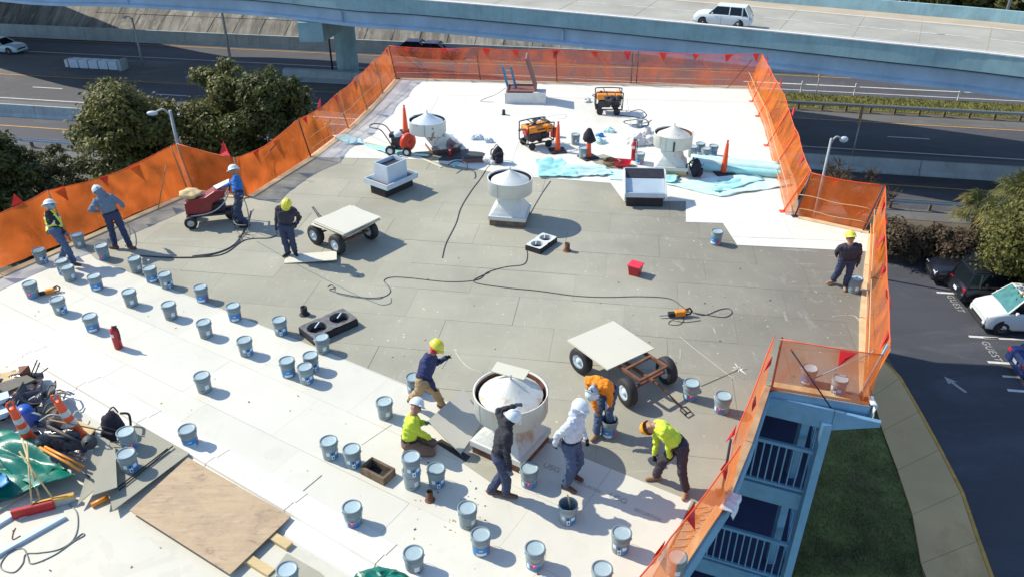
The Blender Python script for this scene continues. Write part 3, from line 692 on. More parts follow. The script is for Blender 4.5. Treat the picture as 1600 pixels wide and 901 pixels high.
for lv in range(4):
    zf = -2.45-2.7*lv
    MB().bar(wk(-2.6,0.08,zf-0.22), wk(WL+0.13,0.08,zf-0.22), 0.12, 0.44).build('slab_edge_beam', MT['porch'], wa)
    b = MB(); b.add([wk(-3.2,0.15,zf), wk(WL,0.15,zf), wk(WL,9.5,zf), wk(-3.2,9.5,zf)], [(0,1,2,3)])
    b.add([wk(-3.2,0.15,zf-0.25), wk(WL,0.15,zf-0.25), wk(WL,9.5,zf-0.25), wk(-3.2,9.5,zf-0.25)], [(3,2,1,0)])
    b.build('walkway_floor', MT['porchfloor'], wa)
    rl = MB().bar(wk(-2.6,0.05,zf+1.17), wk(WL,0.05,zf+1.17), 0.075, 0.075).bar(wk(-2.6,0.05,zf+0.10), wk(WL,0.05,zf+0.10), 0.06, 0.06).build('railing', MT['porch'], wa)
    for k in range(31):
        a_ = -2.45+k*0.145
        if a_ < WL-0.05: MB().bar(wk(a_,0.05,zf+0.12), wk(a_,0.05,zf+1.14), 0.025, 0.025, up=(0,1,0)).build('baluster', MT['porch'], rl)
    rs = MB().bar(wk(WL,0.05,zf+1.17), wk(WL,9.4,zf+1.17), 0.07, 0.07).bar(wk(WL,0.05,zf+0.1), wk(WL,9.4,zf+0.1), 0.06, 0.06).build('railing', MT['porch'], wa)
    for k in range(20): MB().bar(wk(WL,0.3+k*0.45,zf+0.12), wk(WL,0.3+k*0.45,zf+1.14), 0.025, 0.025, up=(0,1,0)).build('baluster', MT['porch'], rs)
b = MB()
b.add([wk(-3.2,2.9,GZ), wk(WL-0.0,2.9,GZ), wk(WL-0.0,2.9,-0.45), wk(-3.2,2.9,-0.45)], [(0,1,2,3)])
b.build('walkway_dark_sheet', MT['porchfloor'], wa)  # dark sheet added behind the rails so the walkway openings look shaded
# ================================================================ FENCES
def fence(a, c, label, posts, pens, m='net', h=1.25, lean=0.10, braces=(), seed=1, hd=None, out=1, rails=True, postmat='dark', fold=0.05, sagk=0.07, bottom=0.0, inset=0.0, la=None, lb=None):
    rr = random.Random(seed)
    a = Vector((a[0], a[1], 0)); c = Vector((c[0], c[1], 0)); d = c-a; L = d.length; t = d/L; nn = Vector((t.y, -t.x, 0))*out
    a = a-nn*inset; c = c-nn*inset; lva = Vector((*la,0)) if la else nn*lean; lvb = Vector((*lb,0)) if lb else nn*lean
    e = empty('safety_fence', a, label, 'safety fence')
    nu = max(12, int(L/0.12)); nv = 10; vs = []; hs = hd or (h, h)
    ps = [0.0]+[p for p in posts if 0 < p < 1]+[1.0]
    for i in range(nu+1):
        s = i/nu; k = max(j for j in range(len(ps)) if ps[j] <= s+1e-9); k = min(k, len(ps)-2)
        w = (s-ps[k])/(ps[k+1]-ps[k]); sag = 4*w*(1-w)*sagk*min(1.5, (ps[k+1]-ps[k])*L/2.5)
        top = hs[0]+(hs[1]-hs[0])*s-sag
        for j in range(nv+1):
            v = j/nv; z = bottom+(top-bottom)*v
            nz = mnoise.noise(Vector((s*L*0.9+seed*9, v*1.3, 0)))*1.6+mnoise.noise(Vector((s*L*3+v*3.0, v*2.1+seed, 3)))*0.7
            dd = fold*nz*(0.35+0.65*math.sin(math.pi*v))*min(1.0, 12*min(s, 1-s)+0.1)+0.02
            vs.append(t*(s*L)+lva.lerp(lvb, s)*v+nn*dd+Vector((0,0,z+0.02)))
    fs = [(i*(nv+1)+j, (i+1)*(nv+1)+j, (i+1)*(nv+1)+j+1, i*(nv+1)+j+1) for i in range(nu) for j in range(nv)]
    b = MB(); b.add(vs, fs, 0, True); b.build('netting', MT[m], e)
    tp = [vs[i*(nv+1)+nv] for i in range(0, nu+1, 3)]
    MB().tube(tp, 0.012, 5).build('top_cord', MT[m if m != 'netp' else 'cable'] if False else MT['cone'], e)
    if rails:
        for zz in (0.52, 0.20): MB().tube([t*(s*L)-nn*0.01+Vector((0,0,zz*h+0.02*math.sin(9*s))) for s in [k/10 for k in range(11)]], 0.010, 5).build('wire', MT['wood'], e)
    for p in posts:
        pm = MB().tube([t*(p*L)+nn*-0.03+Vector((0,0,0)), t*(p*L)+lva.lerp(lvb, p)-nn*0.03+Vector((0,0,(hs[0]+(hs[1]-hs[0])*p)+0.03))], 0.022, 8)
        pm.box(t*(p*L)-nn*0.05+Vector((0,0,0.02)), (0.16,0.16,0.02)); pm.build('post', MT[postmat], e)
    for p, dx, q in braces:
        MB().tube([t*(p*L)+Vector((0,0,h*0.85)), t*(p*L+dx)-nn*q+Vector((0,0,0.02))], 0.015, 6).build('brace', MT[postmat], e)
    for p in pens:
        i = int(p*nu); top = vs[i*(nv+1)+nv]; sz = rr.uniform(0.30, 0.42); fl = rr.uniform(-0.3, 0.5); fl2 = rr.uniform(-0.3, 0.4); up = rr.random() < 0.15
        b = MB(); zz = -sz*(rr.uniform(0.7, 1.1)) if not up else sz*0.9
        p0 = top-t*sz*0.42; p1 = top+t*sz*0.42; p2 = top+Vector((0,0,zz))+nn*sz*fl+t*sz*fl2; pm_ = (p0+p1+p2)/3+nn*0.05
        sg = rr.choice((-1,-1,1)) if not up else 1; q = [p0, p1, p2, pm_]; q = [x+nn*0.05*sg for x in q]; q2 = [x+nn*0.004 for x in q]
        b.add(q+q2, [(0,1,3),(1,2,3),(2,0,3),(5,4,7),(6,5,7),(4,6,7)]); b.build('pennant', MT['red'], e)
    return e
E_ = edge
A1 = (-0.30,0.17); A2 = (-0.30,0.20); A3 = (-0.18,0.12); A4 = (-0.28,0.10); A5 = (-0.30,0.06); A6 = (-0.25,0.12)
fence((-17.2,9.9), (-9.62,21.82), 'long dense orange netting fence behind the worker in the yellow vest', [0.25,0.5,0.72,0.985], [0.3,0.47,0.58,0.67,0.75,0.83,0.9], m='netdense', braces=[(0.95,-0.8,0.35)], seed=1, out=-1, fold=0.12, hd=(1.25,1.38), postmat='rope', sagk=0.12, rails=False, la=A1, lb=A2)
fence((-9.62,21.82), (-7.86,21.36), 'short crumpled orange netting panel behind the red machine', [0.02,0.98], [0.85], m='netdense', hd=(1.38,1.15), seed=2, out=-1, fold=0.1, rails=False, postmat='rope', la=A2, lb=A3)
fence((-7.86,21.36), (-6.67,24.58), 'orange netting run sloping up behind the worker in the blue jacket', [0.98], [0.3,0.62], m='netdense', hd=(1.15,1.25), seed=3, out=-1, fold=0.1, rails=False, braces=[(0.5,-0.4,-0.9)], la=A3, lb=A4, sagk=0.14)
fence((-6.67,24.58), (-5.88,27.66), 'orange netting run beside the corner of the white membrane', [0.9], [0.15,0.5,0.85], m='net', h=1.25, seed=4, out=-1, fold=0.09, la=A4, lb=A5, postmat='rope', sagk=0.12)
fence((-5.88,27.66), (-5.02,33.86), 'orange netting run rising to the far left corner of the roof', [0.3,0.65], [0.25,0.96], m='net', hd=(1.25,1.35), seed=5, out=-1, fold=0.10, la=A5, lb=A6, postmat='rope', sagk=0.12)
fence((-5.02,33.86), (10.25,32.6), 'far orange netting fence below the overpass with small red pennants', [0.0,0.24,0.455,0.66,0.675,0.998], [0.05,0.15,0.27,0.35,0.46,0.56,0.65,0.745,0.83,0.92,0.985], m='netp', h=1.35, seed=6, out=-1, fold=0.03, braces=[(0.01,1.2,-0.5),(0.98,-0.9,0.3)], sagk=0.05, postmat='rust', la=A6, lb=(0.1,0.05))
fence((10.25,32.6), (9.53,27.38), 'bright orange netting falling from the far right corner', [0.4,0.75], [0.2,0.5,0.8], m='netr', hd=(1.35,1.25), seed=7, out=-1, fold=0.06, inset=0.38, la=(0.45,0.05), lb=(0.50,-0.05), postmat='cone')
fence((9.53,27.38), (8.10,20.0), 'bright orange netting beside the rolled teal membrane on the right edge', [0.25,0.55,0.97], [0.1,0.3,0.52,0.8], m='netr', h=1.25, seed=8, out=-1, fold=0.06, inset=0.38, la=(0.50,-0.05), lb=(0.48,-0.1), postmat='cone')
fence((8.0,20.02), (9.6,19.05), 'short orange netting panel across the notch in front of the bare tree', [0.0,0.97], [0.35], m='netdense', h=1.28, seed=9, out=-1, fold=0.05, la=(0.20,0.0), lb=(0.30,0.10), postmat='purple')
fence((9.85,18.97), (6.83,11.71), 'tall narrow orange netting along the edge beside the parking lot', [0.98], [0.12,0.26,0.36,0.56,0.72,0.93], m='netr', h=1.28, seed=10, out=-1, fold=0.05, postmat='porch', inset=0.16, la=(0.12,0.05), lb=(0.20,-0.10), braces=[(0.98,-0.1,1.0)])
fence((6.78,11.64), (5.05,12.14), 'thin orange netting panel with two pails seen through it above the blue walkway', [0.985], [0.38], m='net', h=1.2, lean=0.0, seed=11, out=-1, fold=0.012, rails=False, postmat='purple', braces=[(0.88,-0.9,-0.25)], sagk=0.02)
fence((5.09,12.22), (3.58,9.27), 'orange netting along the near right roof edge above the upper blue balcony', [0.98], [0.3,0.62,0.9], m='netr', h=1.15, seed=12, out=-1, fold=0.05, postmat='purple', rails=False, inset=0.12, la=(0.0,0.05), lb=(-0.02,0.0))
fence((3.58,9.27), (0.6,5.4), 'orange netting leaving the bottom of the view at the near right roof edge', [], [0.1,0.34,0.5], m='netr', h=1.15, seed=13, out=-1, fold=0.05, postmat='purple', rails=False, inset=0.0, la=(-0.02,0.0), lb=(-0.1,0.0))
def drape(c, rz, sx, sy, drop, label, nm, cat, seed):
    """cloth lying on the roof edge and hanging over it"""
    b = MB(); n = 12; vs = []
    for i in range(n+1):
        for j in range(n+1):
            u, v = i/n-0.5, j/n; w = v*(sy+drop); x = u*sx*(1-0.35*max(0, w-sy)/drop); y = min(w, sy)+0.03*max(0,w-sy); z = 0.07-max(0, w-sy)*0.97
            k = mnoise.noise(Vector((x*7+seed, w*6, 0)))*0.045; vs.append((x, y+k*(w > sy), z+abs(k)*(w <= sy)*1.6))
    b.add(vs, [(i*(n+1)+j,(i+1)*(n+1)+j,(i+1)*(n+1)+j+1,i*(n+1)+j+1) for i in range(n) for j in range(n)], 0, True)
    o = b.build(nm, MT['lwhite'], None, c, rz); o.modifiers.new('s','SOLIDIFY').thickness = 0.015; tag(o, label, cat)
drape(at(1130,784,0.02), R(-122), 0.45, 0.22, 0.22, 'white plastic wrap at the foot of the dark fence post on the near right edge', 'plastic_wrap', 'wrap', 1)
drape(at(1357,630,0.02), R(-100), 0.26, 0.12, 0.42, 'white cloth hanging from the roof corner post above the lawn', 'cloth', 'cloth', 2)
# ================================================================ PAILS
def patch(a0, a1, z0, z1, r0, r1, n=8, M=None):
    b = MB(); f = lambda z: r0+(r1-r0)*z/0.37+0.0025; vs = []
    for i in range(n+1):
        a = a0+(a1-a0)*i/n
        vs += [(f(z0)*math.cos(a), f(z0)*math.sin(a), z0), (f(z1)*math.cos(a), f(z1)*math.sin(a), z1)]
    return b.add(vs, [(2*i, 2*i+2, 2*i+3, 2*i+1) for i in range(n)], 0, True)
def disc(ac, zc, rad, r0, r1, push=0.004, n=14):
    b = MB(); vs = [None]
    f = lambda z: r0+(r1-r0)*z/0.37+push; rm = f(zc); vs[0] = (rm*math.cos(ac), rm*math.sin(ac), zc)
    for i in range(n):
        t = 2*math.pi*i/n; z = zc+rad*math.sin(t); a = ac+rad*math.cos(t)/rm; vs.append((f(z)*math.cos(a), f(z)*math.sin(a), z))
    return b.add(vs, [(0, i+1, (i+1) % n+1) for i in range(n)], 0, True)
R0, R1 = 0.132, 0.148
def make_pail(style, lid=True):
    e = empty('paint_pail', (0,0,0), 'x', 'pail')
    prof = [(R0*0.98,0.0),(R0,0.006)]+[(R0+(R1-R0)*z/0.37, z) for z in (0.1,0.2,0.27)]
    prof += [(R1-0.004,0.272),(R1+0.006,0.276),(R1+0.006,0.284),(R1-0.003,0.288),(R1-0.002,0.31),(R1+0.006,0.314),(R1+0.006,0.322),(R1-0.001,0.326),(R1,0.355)]
    b = MB(); b.lathe([(0.0005,0.001)]+prof, n=28)
    if not lid: b.lathe([(R1,0.355),(R1+0.006,0.368),(R1-0.004,0.368),(R1-0.008,0.33),(R0,0.16)], n=28)
    b.build('pail_body', MT['pail'], e)
    if lid:
        ld = MB().lathe([(0.0005,0.356),(0.112,0.356),(0.124,0.358),(0.128,0.362)], n=28).build('lid', MT['lid'], e)
        MB().lathe([(0.128,0.362),(0.134,0.372),(0.150,0.374),(0.157,0.366),(0.157,0.345),(0.150,0.340)], n=28).build('lid_rim', MT['lidrim'], ld)
    else:
        MB().lathe([(0.0005,0.16),(R0+0.003,0.16)], n=24).build('adhesive', MT['wet'], e)
    hp = [(-(R1+0.012)*math.cos(t)*1.0, -(R1+0.012)*abs(math.sin(t))*1.02-0.002, 0.30-0.13*math.sin(t)) for t in [math.pi*k/12 for k in range(13)]]
    h = MB().tube(hp, 0.0035, 5); h.sphere((-(R1+0.01),0,0.30), 0.014, 8, 5); h.sphere(((R1+0.01),0,0.30), 0.014, 8, 5)
    # labels: turned so that 0 is the viewing side of the style
    c = -math.pi/2
    if style == 'plain':
        h.v = [(-x, -y, z) for x, y, z in h.v]
        patch(c+0.05, c+0.62, 0.10, 0.20, R0, R1).build('label', MT['lwhite'], e)
        patch(c-0.55, c-0.15, 0.075, 0.088, R0, R1).build('print', MT['ink'], e)
    elif style == 'blue':
        h.v = [(-x, -y, z) for x, y, z in h.v]
        lb = patch(c-1.25, c+1.0, 0.035, 0.205, R0, R1, 14).build('label', MT['lblue'], e)
        w = patch(c-0.75, c+0.45, 0.04, 0.095, R0+.0015, R1+.0015); w.build('label_panel', MT['lwhite'], lb)
        l = MB()
        for k, (q, ww) in enumerate(((-0.42,0.09),(-0.30,0.07),(-0.20,0.10),(-0.07,0.06))):
            pp = patch(c+q, c+q+ww, 0.135+0.004*(k % 2), 0.160, R0+.0015, R1+.0015, 2); l.add(pp.v, pp.f, 0, True)
        l.build('print', MT['lwhite'], lb)
        disc(c+0.95, 0.115, 0.042, R0, R1, 0.005).build('emblem', MT['lred'], lb)
    elif style == 'back':
        h.v = [(-x, -y, z) for x, y, z in h.v]
        lb = patch(c-0.1, c+1.3, 0.035, 0.205, R0, R1, 10).build('label', MT['lblue'], e)
        patch(c-0.62, c-0.2, 0.13, 0.21, R0, R1).build('label_panel', MT['lwhite'], e)
        patch(c+0.0, c+0.38, 0.035, 0.14, R0+.0015, R1+.0015).build('label_panel', MT['lwhite'], lb)
        patch(c+0.5, c+1.0, 0.12, 0.19, R0+.0015, R1+.0015).build('label_panel', MT['lwhite'], lb)
        patch(c+0.05, c+0.25, 0.13, 0.19, R0+.0018, R1+.0018).build('print', MT['ink'], lb)
        patch(c+0.12, c+0.3, 0.06, 0.10, R0+.0018, R1+.0018).build('print', MT['ink'], lb)
    elif style == 'red':
        lb = patch(c-1.2, c+0.5, 0.03, 0.17, R0, R1, 12).build('label', MT['lblue'], e)
        disc(c-0.25, 0.125, 0.050, R0, R1, 0.005).build('emblem', MT['lred'], lb)
        fl = MB(); f2 = disc(c-0.25, 0.128, 0.016, R0, R1, 0.007, 5); fl.add(f2.v, f2.f, 0, True); fl.build('print', MT['lwhite'], lb)
        patch(c-1.15, c-0.75, 0.05, 0.15, R0+.0015, R1+.0015).build('label_panel', MT['lwhite'], lb)
    h.build('handle', MT['lwhite'], e)
    return e
protos = {}
used = set()
def pail(px, py, style, yaw, label, ztop=0.37, lid=True, tilt=None, s=1.0):
    p = at(px, py, ztop); p.z = ztop-0.37*s
    k = (style, lid)
    if k not in protos: protos[k] = make_pail(*k); o = protos[k]
    else: o = copy_tree(protos[k])
    # yaw 0 turns the styled side to the camera
    face = math.atan2(p.x, p.y)
    o.location = p; o.rotation_euler = (0, 0, -face*-1*-1+R(yaw)) if tilt is None else (tilt[0], tilt[1], R(yaw))
    o.scale = (s, s, s); o['label'] = label; o['group'] = 'grey blue adhesive pails on the roof'
    return o
PAILS = [
 (59.7,390,'back',20,'grey pail with pale label nearest the left netting, behind the vest worker'),
 (119.5,366,'plain',-20,'grey pail at the roof edge between the vest worker and the grey hooded worker'),
 (95,406.5,'blue',10,'pail half hidden behind another, left of the vest worker boots'),
 (104,416.5,'plain',10,'grey pail in front of a half hidden pail at the vest worker feet'),
 (157.5,383.5,'red',-10,'pail with red emblem standing left of the grey hooded worker boots'),
 (45,442,'red',-20,'leftmost pail, beside the orange hand tool on the white boards'),
 (88.3,466.5,'back',5,'pail with blue and white labels just below the orange hand tool'),
 (146,430.5,'blue',0,'blue labelled pail standing on the shadow of the vest worker'),
 (139.2,493,'blue',0,'blue labelled pail immediately left of the tall red extinguisher'),
 (200.5,455,'plain',-15,'plain grey pail between the row by the seam and the red extinguisher'),
 (209,403,'plain',5,'grey pail next to the dark hoses at the seam, first of three in line'),
 (233,418,'blue',15,'pail with blue label and red emblem, middle of the close trio at the seam'),
 (256.5,427.5,'back',10,'pail with mixed labels, last of the close trio at the seam'),
 (312.5,448,'blue',-10,'blue labelled pail alone at the seam below the coiled hoses'),
 (262.5,474.5,'plain',0,'plain grey pail standing alone right of centre in the left field'),
 (363.5,477,'blue',5,'blue labelled pail at the seam left of the short black pipe'),
 (317.5,502.5,'plain',0,'plain grey pail one row in from the seam below the blue labelled pails'),
 (381,530,'back',5,'pail with white and blue labels in the middle of the left white field'),
 (435.7,498.5,'back',-15,'pail close to the black curb with two round holes, left of it'),
 (501.8,526,'plain',-5,'grey pail partly covering the near end of the two hole curb'),
 (447.5,562,'blue',5,'blue labelled pail, left one of the tight group of three'),
 (484.5,554,'back',20,'pail at the back of the tight group of three'),
 (476,572,'back',-5,'front pail of the tight group of three'),
 (314.5,585.5,'plain',0,'plain grey pail standing alone far out in the left white field'),
 (600,626,'plain',0,'grey pail left of the kneeling worker in the lime shirt'),
 (646,588,'back',-20,'pail half hidden behind the legs of the striding navy jacket worker'),
 (291.5,669,'blue',10,'blue labelled pail beside the grey board pile and plywood sheet'),
 (513,687.5,'back',5,'left pail of the pair before the small wooden curb frame'),
 (549,700,'back',-10,'right pail of the pair, touching the small wooden curb frame'),
 (681,730.5,'back',0,'labelled pail standing right of the two pail stack'),
 (549.5,790.5,'red',0,'pail with red emblem alone in the near white field'),
 (645.6,862.5,'plain',-5,'dark plain pail nearest the bottom edge, left of the row of three'),
 (827,730,'red',10,'pail with red emblem beside the black hooded worker'),
 (730,792,'plain',20,'plain pail just behind the blue labelled pail in the near field'),
 (751,833.5,'blue',10,'blue labelled pail in front of a plain pail in the near field'),
 (836,855,'red',10,'pail with red emblem low in the near field, right of the blue labelled one'),
 (971.6,831,'back',-15,'pail with white labels left of the ragged board end at the right netting'),
 (941,887,'plain',0,'pail cut by the bottom of the view, nearest the right netting'),
 (1081,597,'red',20,'pail with red emblem behind the wagon shadow, first of two'),
 (1131,617,'red',0,'pail with red emblem closest to the right netting, second of two'),
 (1266,573.5,'blue',0,'left of the two pails seen through the thin orange netting'),
 (1314,590,'back',-30,'right of the two pails seen through the thin orange netting'),
 (1338.5,434,'plain',10,'plain pail at the feet of the bending worker at the right edge'),
 (1121,361,'blue',-30,'splashed blue pail on the corner of the grey boards on the right'),
 (1000.5,239.5,'blue',-20,'blue labelled pail behind the slim red extinguisher in the far white area'),
 (1083,229,'plain',10,'left pail of the cluster of four beside the far roof fan'),
 (1095,224,'blue',10,'back pail of the cluster of four beside the far roof fan'),
 (1103.5,232,'back',10,'front pail of the cluster of four beside the far roof fan'),
 (1115.5,227.5,'blue',0,'right pail of the cluster of four at the teal roll'),
 (899.5,210,'back',30,'pail leaning on a dark strip right of the middle orange cone'),
 (911.5,231,'plain',0,'small pail behind the cone capped with a dark shirt'),
]
for a_ in PAILS: pail(*a_)
pail(642.5,733,'plain',10,'bottom pail of the stack of two in the near field', 0.37)
pail(642,712,'back',0,'top pail of the stack of two in the near field', 0.735)
pail(888,786,'back',-5,'open pail with a pale stir stick standing in it', 0.37, False)
st = MB().bar((0.05,0.05,0.14), (-0.02,-0.02,0.56), 0.03, 0.008).build('stir_stick', MT['wood'], None, at(888,786,0)); tag(st, 'pale wooden stir stick standing in the open pail', 'stick')
st.location = (at(888,786,0.37).x, at(888,786,0.37).y, 0.02)
pail(952.5,654,'blue',0,'open pail below the hands of the bending orange shirt worker', 0.37, False)
pail(1058,868,'plain',0,'pail seen through the near right netting at the ragged board end', 0.37)
pail(195.5,673,'red',25,'back pail on the pile of grey boards beside the black backpack', 0.47)
pail(196,707,'back',-10,'front pail on the pile of grey boards beside the plywood', 0.47)
pail(448,888,'plain',0,'pail on the grey board offcuts at the bottom edge', 0.41)
pail(1000,187,'plain',0,'small pail among the black hoses behind the far roof fan', 0.30, s=0.75)

# ================================================================ ROOF FANS
def sq_round_loft(b, s0, z0, r1, z1, n=32, mi=0, c1=(0,0)):
    vs = []; 
    for k, (f, z) in enumerate(((0.0,z0),(0.3,z0+(z1-z0)*0.25),(0.6,z0+(z1-z0)*0.55),(1.0,z1))):
        for j in range(n):
            t = 2*math.pi*j/n+math.pi/4; cx, sy = math.cos(t), math.sin(t); m_ = s0/max(abs(cx), abs(sy))
            rr_ = m_*(1-f)**1.15+r1*(1-(1-f)**1.15)
            vs.append((cx*rr_+c1[0]*f, sy*rr_+c1[1]*f, z))
    fs = [(i*n+j, i*n+(j+1) % n, (i+1)*n+(j+1) % n, (i+1)*n+j) for i in range(3) for j in range(n)]
    return b.add(vs, fs, mi, False)
def fan(base, rz, label, r=0.62, m='white', off_=(0,0), ztop=1.26, s0=0.52, dh=0.42, curb='rust', apex=0.25, coner=0.86, z_neck=0.74):
    e = empty('roof_fan', (base[0], base[1], 0), label, 'roof fan', 'white mushroom roof fans', rz)
    ca, sa = math.cos(-rz), math.sin(-rz); ox, oy = off_[0]*ca-off_[1]*sa, off_[0]*sa+off_[1]*ca
    MB().box((0,0,0.10), (2*s0-0.06,2*s0-0.06,0.2)).build('curb', MT[curb], e)
    MB().box((0,0,0.235), (2*s0,2*s0,0.11)).build('curb_flange', MT['rustw'] if m == 'rustw' else MT[m], e)
    b = MB(); sq_round_loft(b, s0-0.04, 0.291, r*0.55, z_neck, c1=(ox*0.8,oy*0.8)); b.build('base_skirt', MT[m], e)
    MB().lathe([(r*0.55,z_neck-0.01),(r*0.55,ztop-dh+0.1)], (ox*0.9,oy*0.9,0), 32).build('neck', MT['cardboardtop'] if m == 'rustw' else MT[m], e)
    dr = MB().lathe([(r*0.5,ztop-dh-0.02),(r*0.93,ztop-dh),(r,ztop-dh+0.02),(r,ztop-0.02),(r+0.015,ztop),(r-0.012,ztop),(r-0.02,ztop-0.03)], (ox,oy,0), 48).build('drum', MT[m], e)
    MB().lathe([(r-0.021,ztop-0.03),(r-0.025,ztop-dh+0.05),(r*0.5,ztop-dh+0.02)], (ox,oy,0), 48).build('drum_lining', MT['rust'] if m == 'rustw' else MT['dark'], dr)
    cc = MB(); rc = r*coner; zc = ztop-0.075
    cc.lathe([(0.012,zc+apex+0.04),(rc*0.5,zc+apex*0.56),(rc,zc),(rc-0.01,zc-0.03),(0.01,zc+apex-0.05)], (ox,oy,0), 24, sm=False)
    cap = cc.build('cap_cone', MT[m] if m != 'peel' else MT['bluewhite'], e)
    MB().tube([(ox,oy,zc+apex), (ox,oy,zc+apex+0.12)], 0.018, 8).build('finial', MT['galv'], cap)
    for a in (0.4, 2.6, 4.3): MB().bar((ox+(r+0.004)*math.cos(a), oy+(r+0.004)*math.sin(a), ztop-dh+0.03), (ox+(r+0.004)*math.cos(a), oy+(r+0.004)*math.sin(a), ztop-0.02), 0.03, 0.008, up=(math.cos(a),math.sin(a),0)).build('drum_seam', MT['galv'], dr)
    MB().lathe([(r*0.56,z_neck-0.01),(r*0.58,z_neck+0.0),(r*0.58,z_neck+0.03),(r*0.56,z_neck+0.035)], (ox*0.88,oy*0.88,0), 32).build('neck_band', MT['galv'], e)
    for k in range(6):
        a = k*math.pi/3+0.3; MB().bar((ox+rc*0.9*math.cos(a), oy+rc*0.9*math.sin(a), zc-0.03), (ox+(r-0.02)*math.cos(a), oy+(r-0.02)*math.sin(a), zc-0.06), 0.03, 0.02).build('strut', MT['galv'], cap)
    return e
fanA = fan((-0.02,10.53), R(-32.5), 'nearest large white roof fan with rust runs, a board offcut on its cap', 0.63, 'rustw', coner=0.88, apex=0.28)
b_ = at(797,277,1.26); fan((b_.x,b_.y), R(-10), 'white roof fan in the middle of the grey boards', 0.61, 'white', curb='oldwood')
b_ = at(1053,207,1.26); fan((b_.x,b_.y), R(-8), 'white roof fan with dark slot on its drum beside the teal roll', 0.60, 'rustw', curb='wood')
b_ = at(667,188,1.30); b0_ = at(692,233,0.0); fan((b0_.x,b0_.y), R(20), 'leaning white roof fan with heavily peeling paint near the red blower', 0.60, 'peel', off_=(b_.x-b0_.x, b_.y-b0_.y+0.1), ztop=1.30, z_neck=0.86)
p = at(1053,207,1.26)
o = MB().box((0,0,0), (0.05,0.02,0.30)).build('tape_mark', MT['ink'], None, (p.x-0.08, p.y-0.612, 1.0), 0.0); tag(o, 'dark vertical strip hanging on the drum of the fan by the teal roll', 'strip')
o = MB().box((0,0,0), (0.62,0.26,0.02)).build('board_offcut', MT['cardboardtop'], None, (-0.03,10.86,1.43), R(-24)); o.rotation_euler = (R(6),0,R(-24)); tag(o, 'small pale board offcut lying on the cap of the nearest roof fan', 'board')

# ================================================================ CURBS, HOODS, PIPES
def tray(L, W_, z0, z1, t=0.03, flare=0.0):
    b = MB(); a, w = L/2, W_/2; 
    for (x,y,dx,dy) in ((0,w-t/2,L,t),(0,-w+t/2,L,t),(a-t/2,0,t,W_-2*t-.004),(-a+t/2,0,t,W_-2*t-.004)): b.box((x,y,(z0+z1)/2), (dx,dy,z1-z0))
    b.box((0,0,z0+0.02), (L-2*t-.006,W_-2*t-.006,0.03)); return b
def two_hole_curb(c, rz, label, L=1.35, W_=0.68, h=0.22, top='conc', side='black'):
    e = empty('fan_curb', (c[0], c[1], 0), label, 'roof curb', rz=rz)
    tray(L, W_, 0.0, h, 0.04).build('curb_side', MT[side], e)
    b = MB(); n = 24; r = W_*0.36
    for cx in (-L*0.25, L*0.25):
        ring = [(cx+r*math.cos(2*math.pi*j/n), r*math.sin(2*math.pi*j/n), h+0.03) for j in range(n)]
        outr = []
        for j in range(n):
            t = 2*math.pi*j/n; k = 1/max(abs(math.cos(t))/(L*0.25), abs(math.sin(t))/(W_/2)); outr.append((cx+k*math.cos(t), k*math.sin(t), h+0.03))
        b.add(ring+outr, [(j, (j+1) % n, n+(j+1) % n, n+j)[::-1] for j in range(n)])
        b.lathe([(r,h+0.03),(r,0.03)], (cx,0,0), n, sm=True)
    b.build('top_plate', MT[top], e)
    for cx in (-L*0.25, L*0.25):
        MB().lathe([(0.001,0.04),(r,0.04)], (cx,0,0), n).build('opening', MT['black'], e)
        MB().bar((cx-0.04,0.02,h+0.02), (cx+0.12,0.1,h+0.06), 0.025, 0.02).build('scrap_strip', MT['bluewhite'], e)
    return e
c0 = (at(513,505,0.16)); two_hole_curb(c0, R(43), 'low black and grey curb with two large round holes at the seam', 1.12, 0.60, 0.16, 'tar')
c0 = (at(846,374,0.2)); two_hole_curb(c0, R(56), 'small whitish curb with two round holes near the middle roof fan', 0.84, 0.46, 0.13, 'white', 'black')
def pipe(x, y, h, r, label, m='rust'):
    o = MB().lathe([(r,0),(r,h),(r*0.8,h),(r*0.8,0.02),(0.001,0.02)], n=16); o.lathe([(r*1.6,0.004),(r*1.55,0.02),(r,0.03)], n=16)
    o = o.build('vent_pipe', MT[m], None, at(x,y,0)); tag(o, label, 'vent pipe'); return o
pipe(476,491,0.2,0.075,'short black pipe standing left of the curb with two large holes','black')
pipe(886,392,0.22,0.07,'rusty brown pipe right of the small two hole curb')
pipe(672,781,0.2,0.055,'dark brown pipe between pails in the near white field')
pipe(787,180,0.2,0.06,'tiny grey pipe far back on the white membrane','dark')
# stacked metal hood
e = empty('duct_hood', (at(613,296,0).x, at(613,296,0).y, 0), 'pale blue metal hood of two stacked trays on a black curb', 'duct hood', rz=R(52))
MB().box((0,0,0.14), (1.15,0.62,0.28)).build('curb', MT['black'], e)
tray(1.30,0.98,0.30,0.46).build('lower_tray', MT['bluewhite'], e)
tray(0.80,0.56,0.335,0.92).build('upper_tray', MT['bluewhite'], e)
MB().box((0,0,0.80), (0.73,0.49,0.02)).build('tray_floor', MT['dark'], e)
MB().box((0.52,0,0.37), (0.2,0.9,0.02)).build('tray_floor', MT['dark'], e); MB().box((-0.52,0,0.37), (0.2,0.9,0.02)).build('tray_floor', MT['rust'], e)
